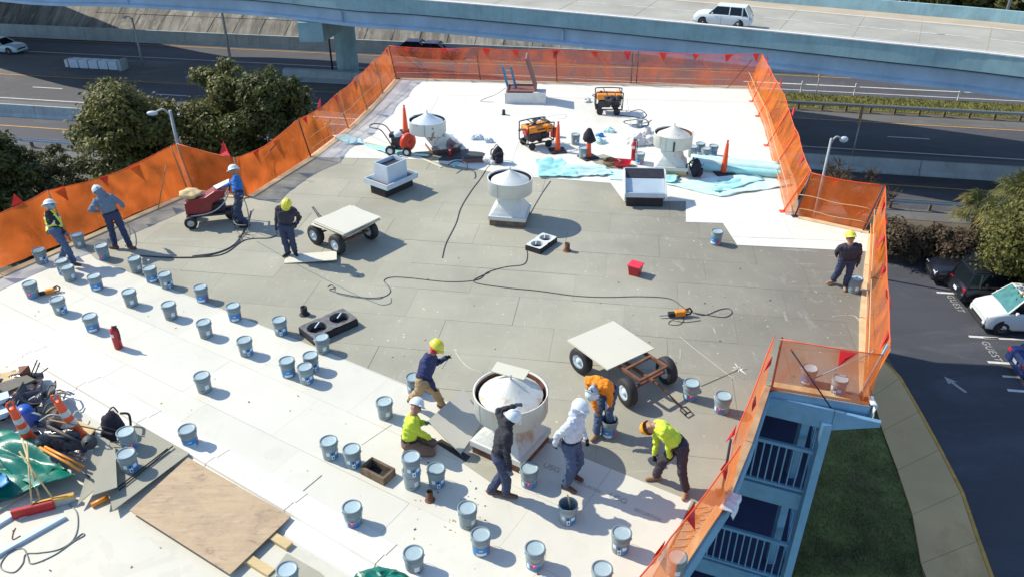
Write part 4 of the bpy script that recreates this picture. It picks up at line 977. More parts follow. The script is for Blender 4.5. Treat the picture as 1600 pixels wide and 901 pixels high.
# open scupper hood
e = empty('duct_hood', (at(1008,324,0).x, at(1008,324,0).y+0.4, 0), 'open white sheet metal hood with dark throat at the edge of the grey boards', 'duct hood', rz=R(-3))
MB().box((0,0,0.13), (1.05,0.7,0.26)).build('curb', MT['black'], e)
for s_ in (-1, 1): MB().prism([(-0.46,0.0),(0.46,0.0),(0.46,0.62),(0.1,0.62),(-0.46,0.2)], 0, 0.03).build('side_panel', MT['white'], e)
k = 0
for ch in e.children:
    if ch.name.startswith('side_panel'):
        ch.rotation_euler = (R(90), 0, R(90)); ch.location = (-0.60 if k == 0 else 0.57, 0, 0.24); k += 1
MB().bar((0,-0.38,0.30), (0,-0.38,0.44), 1.14, 0.03, up=(0,1,0)).build('front_lip', MT['bluewhite'], e)
MB().add([(-0.56,-0.30,0.42),(0.56,-0.30,0.42),(0.56,0.06,0.70),(-0.56,0.06,0.70),(-0.56,-0.27,0.39),(0.56,-0.27,0.39),(0.56,0.09,0.67),(-0.56,0.09,0.67)], [(0,1,2,3),(7,6,5,4),(0,4,5,1),(3,2,6,7)]).build('sloping_panel', MT['bluewhite'], e)
MB().add([(-0.56,0.08,0.72),(0.56,0.08,0.72),(0.56,0.42,0.86),(-0.56,0.42,0.86)], [(0,1,2,3)]).build('throat', MT['dark'], e)
MB().box((0,0.43,0.58), (1.12,0.03,0.60)).build('back_panel', MT['bluewhite'], e)
MB().box((0,-0.33,0.29), (1.1,0.12,0.03)).build('rust_tray', MT['rust'], e)
# small wooden curb frame
e = empty('curb_frame', (at(591,741,0).x, at(591,741,0).y, 0), 'small open rectangular frame of weathered timber between pails', 'wooden frame', rz=R(-33))
for x,y,dx,dy in ((0,0.13,0.52,0.05),(0,-0.13,0.52,0.05),(0.24,0,0.05,0.205),(-0.24,0,0.05,0.205)): MB().box((x,y,0.08), (dx,dy,0.16)).build('frame_board', MT['oldwood'], e)
MB().box((0,0,0.015), (0.42,0.2,0.02)).build('frame_bottom', MT['black'], e)
# roof hatch with two ladder rails
hp_ = at(814,156,0); e = empty('roof_hatch', (hp_.x,hp_.y,0), 'open roof hatch with brown lid standing up far back on the membrane', 'roof hatch', rz=R(-3))
tray(1.25,1.15,0.0,0.42,0.06).build('hatch_curb', MT['white'], e); tray(1.12,1.02,0.40,0.50,0.06).build('hatch_rim', MT['brown'], e)
MB().box((0,0,0.30), (1.0,0.9,0.02)).build('opening', MT['black'], e)
MB().bar((0.60,0.0,0.50), (0.20,0.0,1.75), 0.07, 0.95, up=(0,1,0)).build('hatch_lid', MT['brown'], e)
MB().box((0.75,-0.35,0.24), (0.5,0.5,0.46)).build('curb_block', MT['wpaint'], e)
l_ = empty('ladder', (hp_.x-0.45,hp_.y,0), 'blue ladder end sticking out of the open roof hatch', 'ladder')
for dx in (-0.06,0.26): MB().bar((dx+0.1,0.1,0.0), (dx-0.22,0.25,1.25), 0.09, 0.05, up=(0,1,0)).build('ladder_rail', MT['blueladder'], l_)
for k in range(4): MB().tube([(0.02-0.07*k,0.13+0.03*k,0.3+0.27*k),(0.33-0.07*k,0.13+0.03*k,0.3+0.27*k)], 0.02, 6).build('rung', MT['galv'], l_)
# ================================================================ BOARD WAGONS
def wheel(b, c, ax, r, w, mi_t=0):
    """tyre lathe about axis ax (unit vector)"""
    M = Vector((0,0,1)).rotation_difference(Vector(ax)).to_matrix()
    b.lathe([(r*0.55,-w/2),(r*0.9,-w/2),(r,-w*0.3),(r*1.01,0),(r,w*0.3),(r*0.9,w/2),(r*0.55,w/2)], c, 24, mi_t, M=M); return b
def rim(b, c, ax, r, w, mi=0):
    M = Vector((0,0,1)).rotation_difference(Vector(ax)).to_matrix()
    b.lathe([(0.001,w*0.52),(r*0.16,w*0.52),(r*0.2,w*0.36),(r*0.42,w*0.30),(r*0.56,w*0.5),(r*0.57,-w*0.5),(r*0.42,-w*0.3),(0.001,-w*0.4)], c, 20, mi, M=M); return b
def wagon(c, rz, label, n, offx=0.0, steer=0.0, rimm='bluewhite', handle=True, ext=0.0, wr=0.25):
    e = empty('flat_wagon', (c[0],c[1],0), label, 'cart', 'flat wagons carrying coverboards', rz)
    f = MB(); zf_ = 0.53 if ext else 0.48
    for y in (-0.36,0.36): f.bar((-0.6,y,zf_), (0.6+ext,y,zf_), 0.05, 0.06)
    for x in (-0.58,-0.2,0.2,0.58,0.58+ext): f.bar((x,-0.335,zf_), (x,0.335,zf_), 0.05, 0.05)
    f.bar((-0.5,0,0.36),(0.6+ext,0,0.36),0.06,0.05); f.build('frame', MT['rust'], e)
    for x in (-0.42, 0.45+ext):
        MB().bar((x,-0.48,wr), (x,0.48,wr), 0.05, 0.05).build('axle', MT['rust'], e)
        for y in (-0.55, 0.55):
            s_ = 1 if y > 0 else -1;
            t_ = MB(); wheel(t_, (0,0,0), (0,s_,0), wr, 0.18); t = t_.build('wheel', MT['black'], e, (x,y,wr), R(steer) if x > 0 else 0)
            rim(MB(), (0,0,0), (0,s_,0), wr, 0.18).build('rim', MT[rimm], t)
    if handle:
        h = MB().tube([(0.5+ext,0,0.36),(0.75+ext,0.02,0.34),(1.25+ext,0.1,0.10)], 0.018, 6); h.build('handle_bar', MT['rust'], e)
        MB().tube([(1.25+ext,0.1,0.10),(1.30+ext,0.18,0.09),(1.42+ext,0.18,0.06),(1.42+ext,0.02,0.06),(1.30+ext,0.02,0.09),(1.25+ext,0.1,0.10)], 0.016, 6).build('grip', MT['black'], e)
    return e
w1 = wagon((-4.45,18.48), R(140), 'flat wagon with blue rims under the stack of several white boards', 4, handle=False, wr=0.27)
# handle of wagon one leads to the worker
MB().tube([(0.6,0,0.36),(1.0,-0.02,0.46),(1.25,-0.04,0.62)], 0.016, 6).tube([(0.6,0.12,0.36),(1.0,0.03,0.46),(1.25,-0.0,0.62)], 0.016, 6).build('handle_bar', MT['dark'], w1)
rr = random.Random(5)
cb_ = Vector((-4.34,18.50,0))
for i in range(6):
    p = Vector((cb_.x+rr.uniform(-0.07,0.07), cb_.y+rr.uniform(-0.07,0.07), 0.53+i*0.024)); rz = R(-39+rr.uniform(-7,7))
    if i == 5: rz = R(-38); p.x += 0.03; p.y += 0.05
    o = MB().box((0,0,0), (1.20,1.24,0.018)).build('coverboard', MT['cardboardtop'], None, p, rz)
    tag(o, ('white coverboard, topmost of the stack on the wagon with blue rims' if i == 5 else ['bottom','second from bottom','third from bottom','third from top','second from top'][i]+' white coverboard in the stack on the wagon with blue rims'), 'board', 'white coverboards stacked on the wagons')
pb = (at(955,500,0.60)+at(953,580,0.60))/2; pc2 = at(1022,545,0.60); pa2 = at(884,530,0.60)
ang2 = math.atan2((at(1022,545,.56)-at(955,500,.56)).y, (at(1022,545,.56)-at(955,500,.56)).x)
cc2 = (pb+pc2+pa2+pb)/4
w2 = wagon((cc2.x+0.12, cc2.y-0.08), ang2+R(3), 'flat wagon with large tyres and rusty frame at the right, one pale board on top', 1, ext=0.42, steer=-14, wr=0.28)
for i in range(2):
    o = MB().box((0,0,0), (1.22,1.22,0.016)).build('coverboard', MT['cardboardtop'], None, (cc2.x+0.01*i, cc2.y+0.015*(1-i), 0.585+0.021*i), ang2+R(0.6*(1-i)))
    tag(o, ('pale square coverboard lying on the wagon with the rusty frame' if i else 'coverboard just under the top board of the wagon with the rusty frame'), 'board', 'white coverboards stacked on the wagons')

# ================================================================ BOARDS LYING ABOUT
def slab(pts, z, th, m, name, label, cat, zs=None):
    P = [at(x,y,(zs[i] if zs else z)) for i, (x,y) in enumerate(pts)]; c = sum(P, Vector())/len(P); n = len(P)
    vs = [tuple(p-c-Vector((0,0,th))) for p in P]+[tuple(p-c) for p in P]
    a = sum((P[i-1]-c).cross(P[i]-c).z for i in range(n))
    fs = [tuple(range(n))[::-1], tuple(range(n, 2*n))]+[(i, (i+1) % n, n+(i+1) % n, n+i) for i in range(n)]
    if a < 0: fs = [f[::-1] for f in fs]
    o = MB().add(vs, fs).build(name, MT[m], None, c); return tag(o, label, cat)
slab([(293.8,713.6),(454.4,805.6),(359.3,896),(202.4,796.2)], 0.10, 0.018, 'ply', 'plywood_sheet', 'large weathered plywood sheet lying on two lumber pieces at lower left', 'plywood')
for k,(a,c,l) in enumerate((((392,815),(452,851),'yellow lumber piece sticking out of the upper right end of the plywood'),((330,835),(424,893),'yellow lumber piece sticking out near the bottom end of the plywood'))):
    p = at(*a,0.07); q = at(*c,0.07); d = (q-p).normalized(); p = p-d*0.9
    o = MB().bar(Vector((0,0,0)), q-p, 0.14, 0.07).build('lumber', MT['wood'], None, p+Vector((0,0,-0.035+0.0))); tag(o, l, 'lumber')
slab([(215,661),(296,707),(176,797),(164,745),(160,690)], 0.12, 0.016, 'board', 'grey_board_offcut', 'large grey board with two pails on it at the left pile', 'board')
slab([(166,690),(180,700),(183,760),(144,773),(150,740)], 0.26, 0.014, 'board', 'grey_board_offcut', 'grey board wedge under the pails board, middle one of the fan', 'board')
slab([(153,678),(172,688),(160,752),(121,788)], 0.22, 0.014, 'board', 'grey_board_offcut', 'leftmost grey board sliver of the fanned pile', 'board', [0.30,0.28,0.18,0.10])
slab([(425,893),(448,863),(500,893),(540,930),(400,930)], 0.04, 0.014, 'board', 'grey_board_offcut', 'grey board offcut with a pail on it at the bottom edge', 'board')
slab([(446,398),(526,392),(526,406),(444,411)], 0.05, 0.014, 'cardboardtop', 'coverboard', 'narrow white board strip at the feet of the dark jacket worker', 'board', [0.02,0.10,0.10,0.02])
# propped slab in front of the big fan
slab([(724,606),(757,654),(720,708),(668,657)], 0.3, 0.02, 'lboard', 'grey_board', 'grey board propped up between the kneeling worker and the nearest roof fan', 'board', [0.42,0.18,0.06,0.30])
slab([(736,700),(765,712),(800,740),(770,755),(722,722)], 0.012, 0.014, 'board', 'grey_board_offcut', 'speckled grey board patch between the propped board and the nearest fan', 'board')
slab([(680,690),(690,685),(735,712),(728,720)], 0.02, 0.02, 'black', 'shadow_strip', 'black strip standing in for the shadow under the low edge of the propped grey board', 'strip')  # the shadow beneath the raised board edge, laid in as a black strip
# grey patch ends with cream glue beads at the right
glue = empty('glue_bead', (0,0,0), 'cream adhesive beads curling from the ragged end of the last white board', 'adhesive')
rr = random.Random(2)
for k in range(7):
    a = at(1083-k*6.3, 792+k*12.2, 0.012); c = a+Vector((0.24,0.02,0)); m_ = a.lerp(c, 0.5)+Vector((0,-0.01,0))
    e_ = c+Vector((0.03,-0.08,0)); f_ = a+Vector((0.07,-0.12,0))
    MB().tube(spline([a, m_, c, e_, f_], 5), 0.012, 5).build('bead', MT['wood'], glue)
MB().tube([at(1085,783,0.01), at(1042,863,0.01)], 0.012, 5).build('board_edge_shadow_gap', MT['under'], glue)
gl2 = empty('glue_bead', (0,0,0), 'pale adhesive splatter star near the near right roof edge', 'adhesive')
c = at(1155,576,0.006)
for a_, L_ in ((0,.16),(55,.12),(100,.2),(150,.13),(200,.18),(250,.12),(300,.25),(330,.1)):
    MB().tube([c+Vector((0.02*math.cos(R(a_)),0.02*math.sin(R(a_)),0)), c+Vector((L_*math.cos(R(a_)), L_*math.sin(R(a_)), 0))], [0.014,0.006], 5).build('bead', MT['wpaint'], gl2)
def line_obj(pts, r, m, name, label, cat, z=None, sub=6, n=6):
    P = spline([at(x,y,(z if z is not None else r)) if not isinstance(x, Vector) else x for x,y in pts], sub); c = P[0].copy(); c.z = 0
    o = MB().tube([p-c for p in P], r, n).build(name, MT[m], None, c); return tag(o, label, cat)
for pts, l in (([(1062,525),(1090,548),(1150,594)], 'diagonal pale chalk ridge on the grey boards below the yellow saw'), ([(705,552),(690,575)], 'short pale drip line right of the striding worker'), ([(712,550),(730,572),(755,582)], 'curved pale drip line leading to the nearest roof fan'), ([(1115,312+200),(1118,520)], 'tiny pale mark on the weathered boards'), ([(1301,494),(1330,492),(1340,497),(1347,508)], 'cream foam streak near the right edge planks'), ([(1063,545),(1063,560)], 'faint short pale mark on the grey boards beside the wagon')):
    line_obj(pts, 0.006, 'lboard2' if 'ridge' in l else 'cardboardtop', 'glue_streak', l, 'adhesive', z=0.004)
line_obj([(1095,603),(1155,577)], 0.012, 'under', 'board_gap', 'dark open joint from the pail to the pale splatter star', 'joint', z=0.001)
line_obj([(450,786),(503,742)], 0.010, 'under', 'board_gap', 'dark open joint right of the plywood sheet', 'joint', z=0.004)
line_obj([(565,695),(612,663)], 0.007, 'under', 'board_gap', 'thin dark joint left of the kneeling worker', 'joint', z=0.004)
# lettering printed on the near white boards
pr_ = empty('board_print', (0,0,0), None, None)
def print_at(x, y, s, txt, an=R(-31.4), m='ink'):
    o = text_obj(txt, s, MT[m], None, at(x,y,0.0125), (0,0,an+0), 0.0004, 'board_lettering'); return tag(o, 'faint black USG print running along the near white board, reading '+txt+' beside pixel free area' if False else None, None)
bpy.data.objects.remove(pr_)
for (x,y,t,s,l) in ((862,730,'USG',0.17,'grey USG lettering on the white board beside the white hooded worker'),(966,778,'USG',0.17,'grey USG lettering on the white board in the shadow near the right'),(920,760,'SECUROCK',0.09,'small SECUROCK lettering between the two USG marks'),(1012,803,'SECUROCK',0.09,'small SECUROCK lettering right of the last USG mark')):
    o = text_obj(t, s, MT['print'], None, at(x,y,0.0105), (0,0,R(-31.4)), 0.0003, 'board_lettering'); tag(o, l, 'lettering')

# ================================================================ CABLES AND HOSES
line_obj([(205,398),(262,402),(320,400),(365,383),(385,352),(392,330)], 0.018, 'cable', 'hose', 'long dark hose running from the grey hooded worker to the red machine', 'hose')
line_obj([(205,399),(280,402),(345,398),(383,375),(420,372),(432,368)], 0.014, 'cable', 'hose', 'second dark hose looping past the blue jacket worker', 'hose')
line_obj([(385,352),(368,350),(364,335),(372,325),(382,312)], 0.012, 'cableg', 'hose', 'grey hose loop hanging at the blue jacket worker legs', 'hose', z=0.25)
def loose(pts, r, m, label):
    P = spline([at(x,y,z) for x,y,z in pts], 8); c = P[0].copy(); c.z = 0
    return tag(MB().tube([p-c for p in P], r, 6).build('hose', MT[m], None, c), label, 'hose')
loose([(380,311,.92),(372,318,.75),(368,335,.35),(366,352,.06),(374,366,.015),(390,372,.015)], 0.012, 'cableg', 'grey hose dropping from the left of the blue jacket worker hand')
loose([(381,311,.92),(386,325,.65),(389,345,.25),(386,362,.02),(370,380,.015),(340,394,.015),(300,400,.015)], 0.013, 'cableg', 'grey hose dropping from the blue jacket worker hand and sweeping left')
loose([(380,310,.93),(372,312,.9),(366,318,.8),(362,330,.5),(366,345,.2)], 0.010, 'cable', 'dark hose looped in front of the blue jacket worker')
line_obj([(376,370),(388,366),(395,372),(380,375),(372,371),(383,364),(398,362)], 0.012, 'cableg', 'hose', 'small grey hose coil on the boards by the blue jacket worker', 'hose')
line_obj([(188,345),(200,352),(203,372),(196,385)], 0.012, 'cable', 'hose', 'dark hose hanging beside the grey hooded worker', 'hose', z=0.15)
line_obj([(401,377),(450,405),(510,437),(560,462),(580,470),(597,476),(610,473),(611,465)], 0.008, 'cablet', 'extension_cord', 'thin teal cord stretched across the boards to the coil', 'cord')
line_obj([(512,448),(518,445),(522,450),(515,453),(540,460),(575,465),(600,463),(610,455),(606,446),(600,438),(612,433),(640,434),(700,440),(745,437),(762,425),(790,417),(818,413),(824,400),(822,388)], 0.010, 'cable', 'extension_cord', 'dark cord curling from the coil across the boards to the small two hole curb', 'cord')
line_obj([(524,449),(526,458),(560,465),(590,467),(602,462)], 0.008, 'cablet', 'extension_cord', 'teal cord loop inside the coil on the grey boards', 'cord')
line_obj([(765,425),(740,440),(790,449),(840,454),(900,462),(950,464),(1000,463),(1045,466),(1065,478),(1075,486)], 0.010, 'cable', 'extension_cord', 'long dark cord crossing the middle of the roof to the yellow saw', 'cord')
line_obj([(1073,486),(1095,490),(1130,495),(1143,489),(1140,482),(1125,483),(1100,492),(1080,487)], 0.010, 'cable', 'extension_cord', 'loose cord loop right of the yellow saw', 'cord')
line_obj([(1066,487),(1068,500),(1060,507),(1045,506),(1050,500),(1070,503),(1095,500)], 0.008, 'cable', 'extension_cord', 'small tangle of cord in front of the yellow saw', 'cord')
line_obj([(691,403),(697,380),(712,350),(720,325),(735,300),(750,280),(762,262),(772,254)], 0.012, 'cable', 'extension_cord', 'dark cord running up to the middle roof fan from the grey boards', 'cord')
line_obj([(772,160),(752,159),(757,155),(775,148),(790,138)], 0.012, 'cable', 'extension_cord', 'short cord left of the open roof hatch', 'cord')
line_obj([(800,255),(812,220),(830,195),(860,182),(885,180),(880,186),(868,184)], 0.008, 'cablet', 'extension_cord', 'thin cord arcing behind the left generator', 'cord')
line_obj([(860,283),(845,305),(822,345)], 0.010, 'cable', 'extension_cord', 'dark cord from the teal sheet past the middle roof fan', 'cord')
line_obj([(108,787),(120,800),(121,825),(112,845),(90,858),(60,863),(40,865),(35,880),(22,893),(5,890),(1,880),(15,862),(35,856),(43,868),(50,880),(85,866),(115,845),(131,836),(128,833),(112,846)], 0.010, 'cableg', 'extension_cord', 'thin loose cord curling on the trodden membrane at lower left', 'cord')
line_obj([(985,175),(1000,172),(1010,180),(1000,186),(975,190),(985,195),(1010,192),(1018,188)], 0.016, 'black', 'hose', 'black hose tangle behind the far roof fan', 'hose')
line_obj([(960,180),(990,183),(1010,188),(1012,196),(1000,198)], 0.02, 'black', 'hose', 'black hose from the right generator', 'hose')
line_obj([(700,258),(712,252),(728,255),(730,264),(727,266)], 0.02, 'dark', 'bent_pipe', 'bent dark pipe behind the stacked metal hood', 'pipe', z=0.25)

# ================================================================ CONES, EXTINGUISHERS, SMALL THINGS
def tube_cone(x, y, h, label, cap=False, base=0.42, rz=10):
    p = at(x,y,0); e = empty('traffic_cone', p, label, 'cone', 'tall orange cones', R(rz))
    bevel(MB().box((0,0,0.03), (base,base,0.06)).build('cone_base', MT['black'], e), 0.02)
    MB().lathe([(0.11,0.06),(0.10,0.12),(0.045,h-0.12),(0.03,h-0.1),(0.03,h-0.03),(0.038,h-0.03),(0.03,h),(0.001,h)], n=20).build('cone_body', MT['cone'], e)
    return e
tube_cone(634,207,1.0,'tall orange cone behind the leaning peeling fan')
tube_cone(871,237,1.05,'tall orange cone on a black base beside the left generator', base=0.55)
tube_cone(919,247,0.95,'orange cone with a dark shirt draped over its top', base=0.55, rz=30)
tube_cone(1130,271,1.1,'tall orange cone standing before the rolled teal membrane', base=0.6)
p = at(922,203,1.0); b = MB()
b.lathe([(0.001,0.10),(0.08,0.07),(0.16,-0.1),(0.22,-0.30),(0.19,-0.32),(0.13,-0.12),(0.04,0.0)], n=16)
b.v = [tuple(Vector(v)*(1+0.35*mnoise.noise(Vector(v)*9))) for v in b.v]
cp_ = at(919,247,0); tag(b.build('shirt', MT['fabric'], None, (cp_.x,cp_.y,0.93)), 'dark shirt draped over the top of the orange cone', 'shirt')
def delineator(x, y, tilt, label, yaw):
    p = at(x,y,0.02); e = empty('delineator', p, label, 'channelizer', 'orange and silver banded channelizers', yaw); e.rotation_euler = (tilt[0], tilt[1], yaw)
    r0, r1 = 0.105, 0.062
    MB().lathe([(r0*1.25,0.0),(r0,0.12),(r1,0.95),(r1*0.7,0.97),(0.001,0.97)], n=20).build('tube', MT['cone'], e)
    for z0, z1 in ((0.38,0.50),(0.62,0.74)):
        f = lambda z: r0+(r1-r0)*(z-0.12)/0.83+0.003
        MB().lathe([(f(z0),z0),(f(z1),z1)], n=20).build('band', MT['refl'], e)
    MB().tube([(-0.05,0,0.96),(-0.055,0,1.08),(-0.035,0,1.12),(0.035,0,1.12),(0.055,0,1.08),(0.05,0,0.96)], 0.016, 6).build('handle_loop', MT['cone'], e)
    MB().lathe([(0.24,0.0),(0.24,0.03),(0.13,0.05),(0.11,0.08)], n=24).build('base', MT['black'], e)
    return e
delineator(127,683,(R(8),R(-6),0),'banded orange channelizer on the right of the tool pile, handle loop open to the sky',R(10))
delineator(50,692,(R(8),R(-8),0),'banded orange channelizer on the left of the tool pile',R(60))
def extinguisher(x, y, h, r, label):
    p = at(x,y,0); e = empty('fire_extinguisher', p, label, 'extinguisher')
    MB().lathe([(0.001,0),(r*0.9,0.0),(r,0.03),(r,h*0.8),(r*0.8,h*0.88),(r*0.35,h*0.93),(r*0.3,h*0.96),(0.001,h*0.96)], n=20).build('cylinder', MT['redpaint'], e)
    MB().bar((-0.02,0,h*0.98), (0.10,-0.02,h*1.03), 0.03, 0.02).bar((-0.02,0,h*0.95), (0.09,-0.02,h*0.96), 0.03, 0.02).build('valve_lever', MT['dark'], e)
    MB().tube(spline([(0.0,0,h*0.95),(r*1.1,-0.02,h*0.93),(r*1.35,-0.03,h*0.7),(r*1.2,-0.03,h*0.42)], 5), 0.014, 6).build('hose', MT['black'], e)
    c = -math.pi/2; b = MB(); n = 6
    vs = [((r+.003)*math.cos(c-0.9+1.1*i/n), (r+.003)*math.sin(c-0.9+1.1*i/n), z) for i in range(n+1) for z in (h*0.58,h*0.72)]
    b.add(vs, [(2*i,2*i+2,2*i+3,2*i+1) for i in range(n)], 0, True).build('label', MT['lwhite'], e)
    return e
extinguisher(186,543,0.55,0.085,'large red fire extinguisher standing alone on the near white field')
extinguisher(704,246,0.42,0.06,'small red fire extinguisher in the shadow of the peeling fan')
extinguisher(989,251,0.72,0.075,'slim red and white extinguisher beside the far roof fan')
def saw(x, y, rz, label, s=1.0):
    p = at(x,y,0.05); e = empty('power_saw', (p.x,p.y,0), label, 'power tool', rz=R(rz)); e.scale = (s,s,s)
    bevel(MB().box((0,0,0.09), (0.24,0.13,0.13)).box((0.14,0,0.13), (0.13,0.06,0.08)).build('motor_housing', MT['orangep'], e), 0.02)
    MB().tube([(0.12,0,0.17),(0.22,0,0.20),(0.28,0,0.12),(0.24,0,0.04),(0.12,0,0.04)], 0.022, 8).build('handle', MT['black'], e)
    MB().box((-0.19,0,0.08), (0.16,0.09,0.09)).build('gear_case', MT['black'], e); MB().box((-0.36,0,0.06), (0.24,0.02,0.03)).build('blade', MT['galv'], e)
    return e
saw(1062,491,8,'yellow reciprocating saw lying on the grey boards with its cord'); saw(78,456,30,'orange hand tool lying beside the leftmost pail', 0.8)
p = at(992,428,0); e = empty('red_tub', p, 'small square red tub with lid alone on the grey boards', 'tub', rz=R(-30)); 
b = MB(); b.add([(-.12,-.12,0),(.12,-.12,0),(.12,.12,0),(-.12,.12,0),(-.15,-.15,.26),(.15,-.15,.26),(.15,.15,.26),(-.15,.15,.26)], [(3,2,1,0),(0,1,5,4),(1,2,6,5),(2,3,7,6),(3,0,4,7),(4,5,6,7)]); bevel(b.build('tub_body', MT['redpaint'], e), 0.015)
bevel(MB().box((0,0,0.27), (0.33,0.33,0.03)).build('tub_lid', MT['lred'], e), 0.01)
# rope coil, red scoop and dark board in the far area
p = at(955,257,0.02); b = MB(); pts = []
for k in range(70): a = k*0.55; r_ = 0.24+0.05*math.sin(k*1.7); pts.append((r_*math.cos(a)*1.15, r_*math.sin(a), 0.03+k*0.0016))
tag(b.tube(pts, 0.018, 6).build('rope_coil', MT['rope'], None, p), 'coil of tan rope on a dark board by the draped cone', 'rope')
slab([(918,247),(943,241),(995,259),(985,268),(940,262)], 0.02, 0.02, 'board', 'grey_board_offcut', 'dark grey board under the rope coil', 'board')
p = at(972,259,0.04); b = MB(); b.add([(-.2,-.15,0),(.2,-.15,0),(.22,.15,0),(-.22,.15,0),(-.26,-.2,.14),(.26,-.2,.14),(.3,.2,.16),(-.3,.2,.16)], [(3,2,1,0),(0,1,5,4),(1,2,6,5),(2,3,7,6),(3,0,4,7)])
tag(b.build('red_tray', MT['lred'], None, p, R(-10)), 'red plastic tray beside the rope coil', 'tray')
def crumple(x, y, sx, sy, sz, m, name, label, cat, seed, z=0.0, amp=0.5, fr=2.2):
    p = at(x,y,z); b = MB(); b.sphere((0,0,sz*0.45), 1.0, 28, 16, sc=(sx,sy,sz)); out = []
    for v in b.v:
        v = Vector(v); k = 1+amp*mnoise.noise(v*fr/max(sx,sy)+Vector((seed*7,0,0)))+amp*0.5*mnoise.noise(v*fr*3/max(sx,sy)+Vector((0,seed*5,0)))
        w = Vector((v.x*k, v.y*k, max(0.005, v.z*k))); out.append(tuple(w))
    b.v = out; b.sm = [False]*len(b.f); o = b.build(name, MT[m], None, p); return tag(o, label, cat)
def backpack(x, y, s, rz, label, m='fabric'):
    p = at(x,y,0.0); e = empty('backpack', p, label, 'backpack', rz=R(rz)); e.scale = (s,s,s)
    b = MB(); b.sphere((0,0,0.24), 0.25, 20, 14, sc=(0.72,0.52,1.05)); b.v = [tuple(Vector((v[0],v[1],max(0,v[2])))*(1+0.12*mnoise.noise(Vector(v)*9))) for v in b.v]; b.build('bag_body', MT[m], e)
    bevel(MB().box((0,-0.13,0.15), (0.24,0.09,0.2)).build('pocket', MT[m], e), 0.03, 3)
    MB().tube(spline([(-0.08,0.10,0.45),(0.0,0.12,0.53),(0.08,0.10,0.45)], 5), 0.012, 6).build('grab_handle', MT['black'], e)
    for q in (-0.1, 0.1): MB().tube(spline([(q,0.12,0.42),(q*1.3,0.24,0.30),(q*1.5,0.17,0.08)], 5), 0.02, 5).build('strap', MT['black'], e)
    MB().tube(spline([(-0.17,-0.12,0.28),(0.0,-0.19,0.40),(0.17,-0.12,0.28)], 5), 0.007, 5).build('zip', MT['cable'], e)
    return e
backpack(183,684,1.15,-10,'black backpack standing behind the pails on the grey board pile')
backpack(1086,276,1.15,60,'dark backpack with loose straps on the membrane before the far roof fan')
e = backpack(778,255,1.1,20,'black bag with grey trim behind the middle roof fan')

# ================================================================ TEAL SHEETS
def sheet(pts, m, name, label, seed, amp=0.05, zbase=0.02, n=26, edge_up=0.0, fr=1.0):
    """wrinkled sheet over a quad given by four surveyed corners"""
    P = [at(x,y,zbase) for x,y in pts]; c = sum(P, Vector())/4; c.z = 0; b = MB(); vs = []
    for i in range(n+1):
        for j in range(n+1):
            u, v = i/n, j/n; q = P[0].lerp(P[1], u).lerp(P[3].lerp(P[2], u), v)-c
            q.x += 0.08*mnoise.noise(Vector((u*5+seed, v*5, 0))); q.y += 0.08*mnoise.noise(Vector((u*5, v*5+seed, 4)))
            w = abs(mnoise.noise(Vector((q.x*0.9*fr+seed, q.y*2.4*fr, seed))))+0.5*abs(mnoise.noise(Vector((q.x*2.7*fr, q.y*4*fr+seed, 2))))
            q.z = zbase+amp*w*2; vs.append(tuple(q))
    fs = [(i*(n+1)+j, (i+1)*(n+1)+j, (i+1)*(n+1)+j+1, i*(n+1)+j+1) for i in range(n) for j in range(n)]
    area_ = (P[1]-P[0]).cross(P[3]-P[0]).z
    if area_ < 0: fs = [f[::-1] for f in fs]
    b.add(vs, fs, 0, True); o = b.build(name, MT[m], None, c); o.modifiers.new('s','SOLIDIFY').thickness = 0.008; return tag(o, label, 'plastic sheet')
sheet([(838,252),(880,256),(905,278),(841,278)], 'teal', 'teal_sheet', 'folded teal sheet end right of the middle roof fan', 1, 0.12)
sheet([(868,258),(945,262),(960,275),(895,277)], 'tealp', 'teal_sheet', 'rolled pale teal fold running right from the folded end', 2, 0.09)
sheet([(935,263),(1015,270),(1060,288),(955,281)], 'tealp', 'teal_sheet', 'pale teal sheet behind the open white metal hood', 3, 0.03)
sheet([(1005,273),(1060,278),(1055,288),(1000,283)], 'teal', 'teal_sheet', 'bright teal strip end behind the open white metal hood', 7, 0.09)
sheet([(1040,288),(1160,270),(1240,290),(1125,308)], 'tealp', 'teal_sheet', 'wide pale teal sheet reaching the right netting', 4, 0.04)
sheet([(1105,292),(1150,275),(1195,283),(1120,303)], 'teal', 'teal_sheet', 'teal fold standing up on the wide sheet at the right', 8, 0.06)
sheet([(519,213),(545,210),(572,226),(540,226)], 'tealp', 'teal_sheet', 'pale teal sheet corner at the left netting', 5, 0.05)
sheet([(560,222),(620,236),(709,248),(600,240)], 'teal', 'teal_sheet', 'narrow teal sheet under the red blower wheels', 6, 0.03)
sheet([(705,258),(717,250),(722,252),(708,262)], 'teal', 'teal_sheet', 'little teal strip left of the dark tool near the peeling fan', 9, 0.02)
a = at(1082,253,0.16); c = at(1222,266,0.16)
b = MB(); 
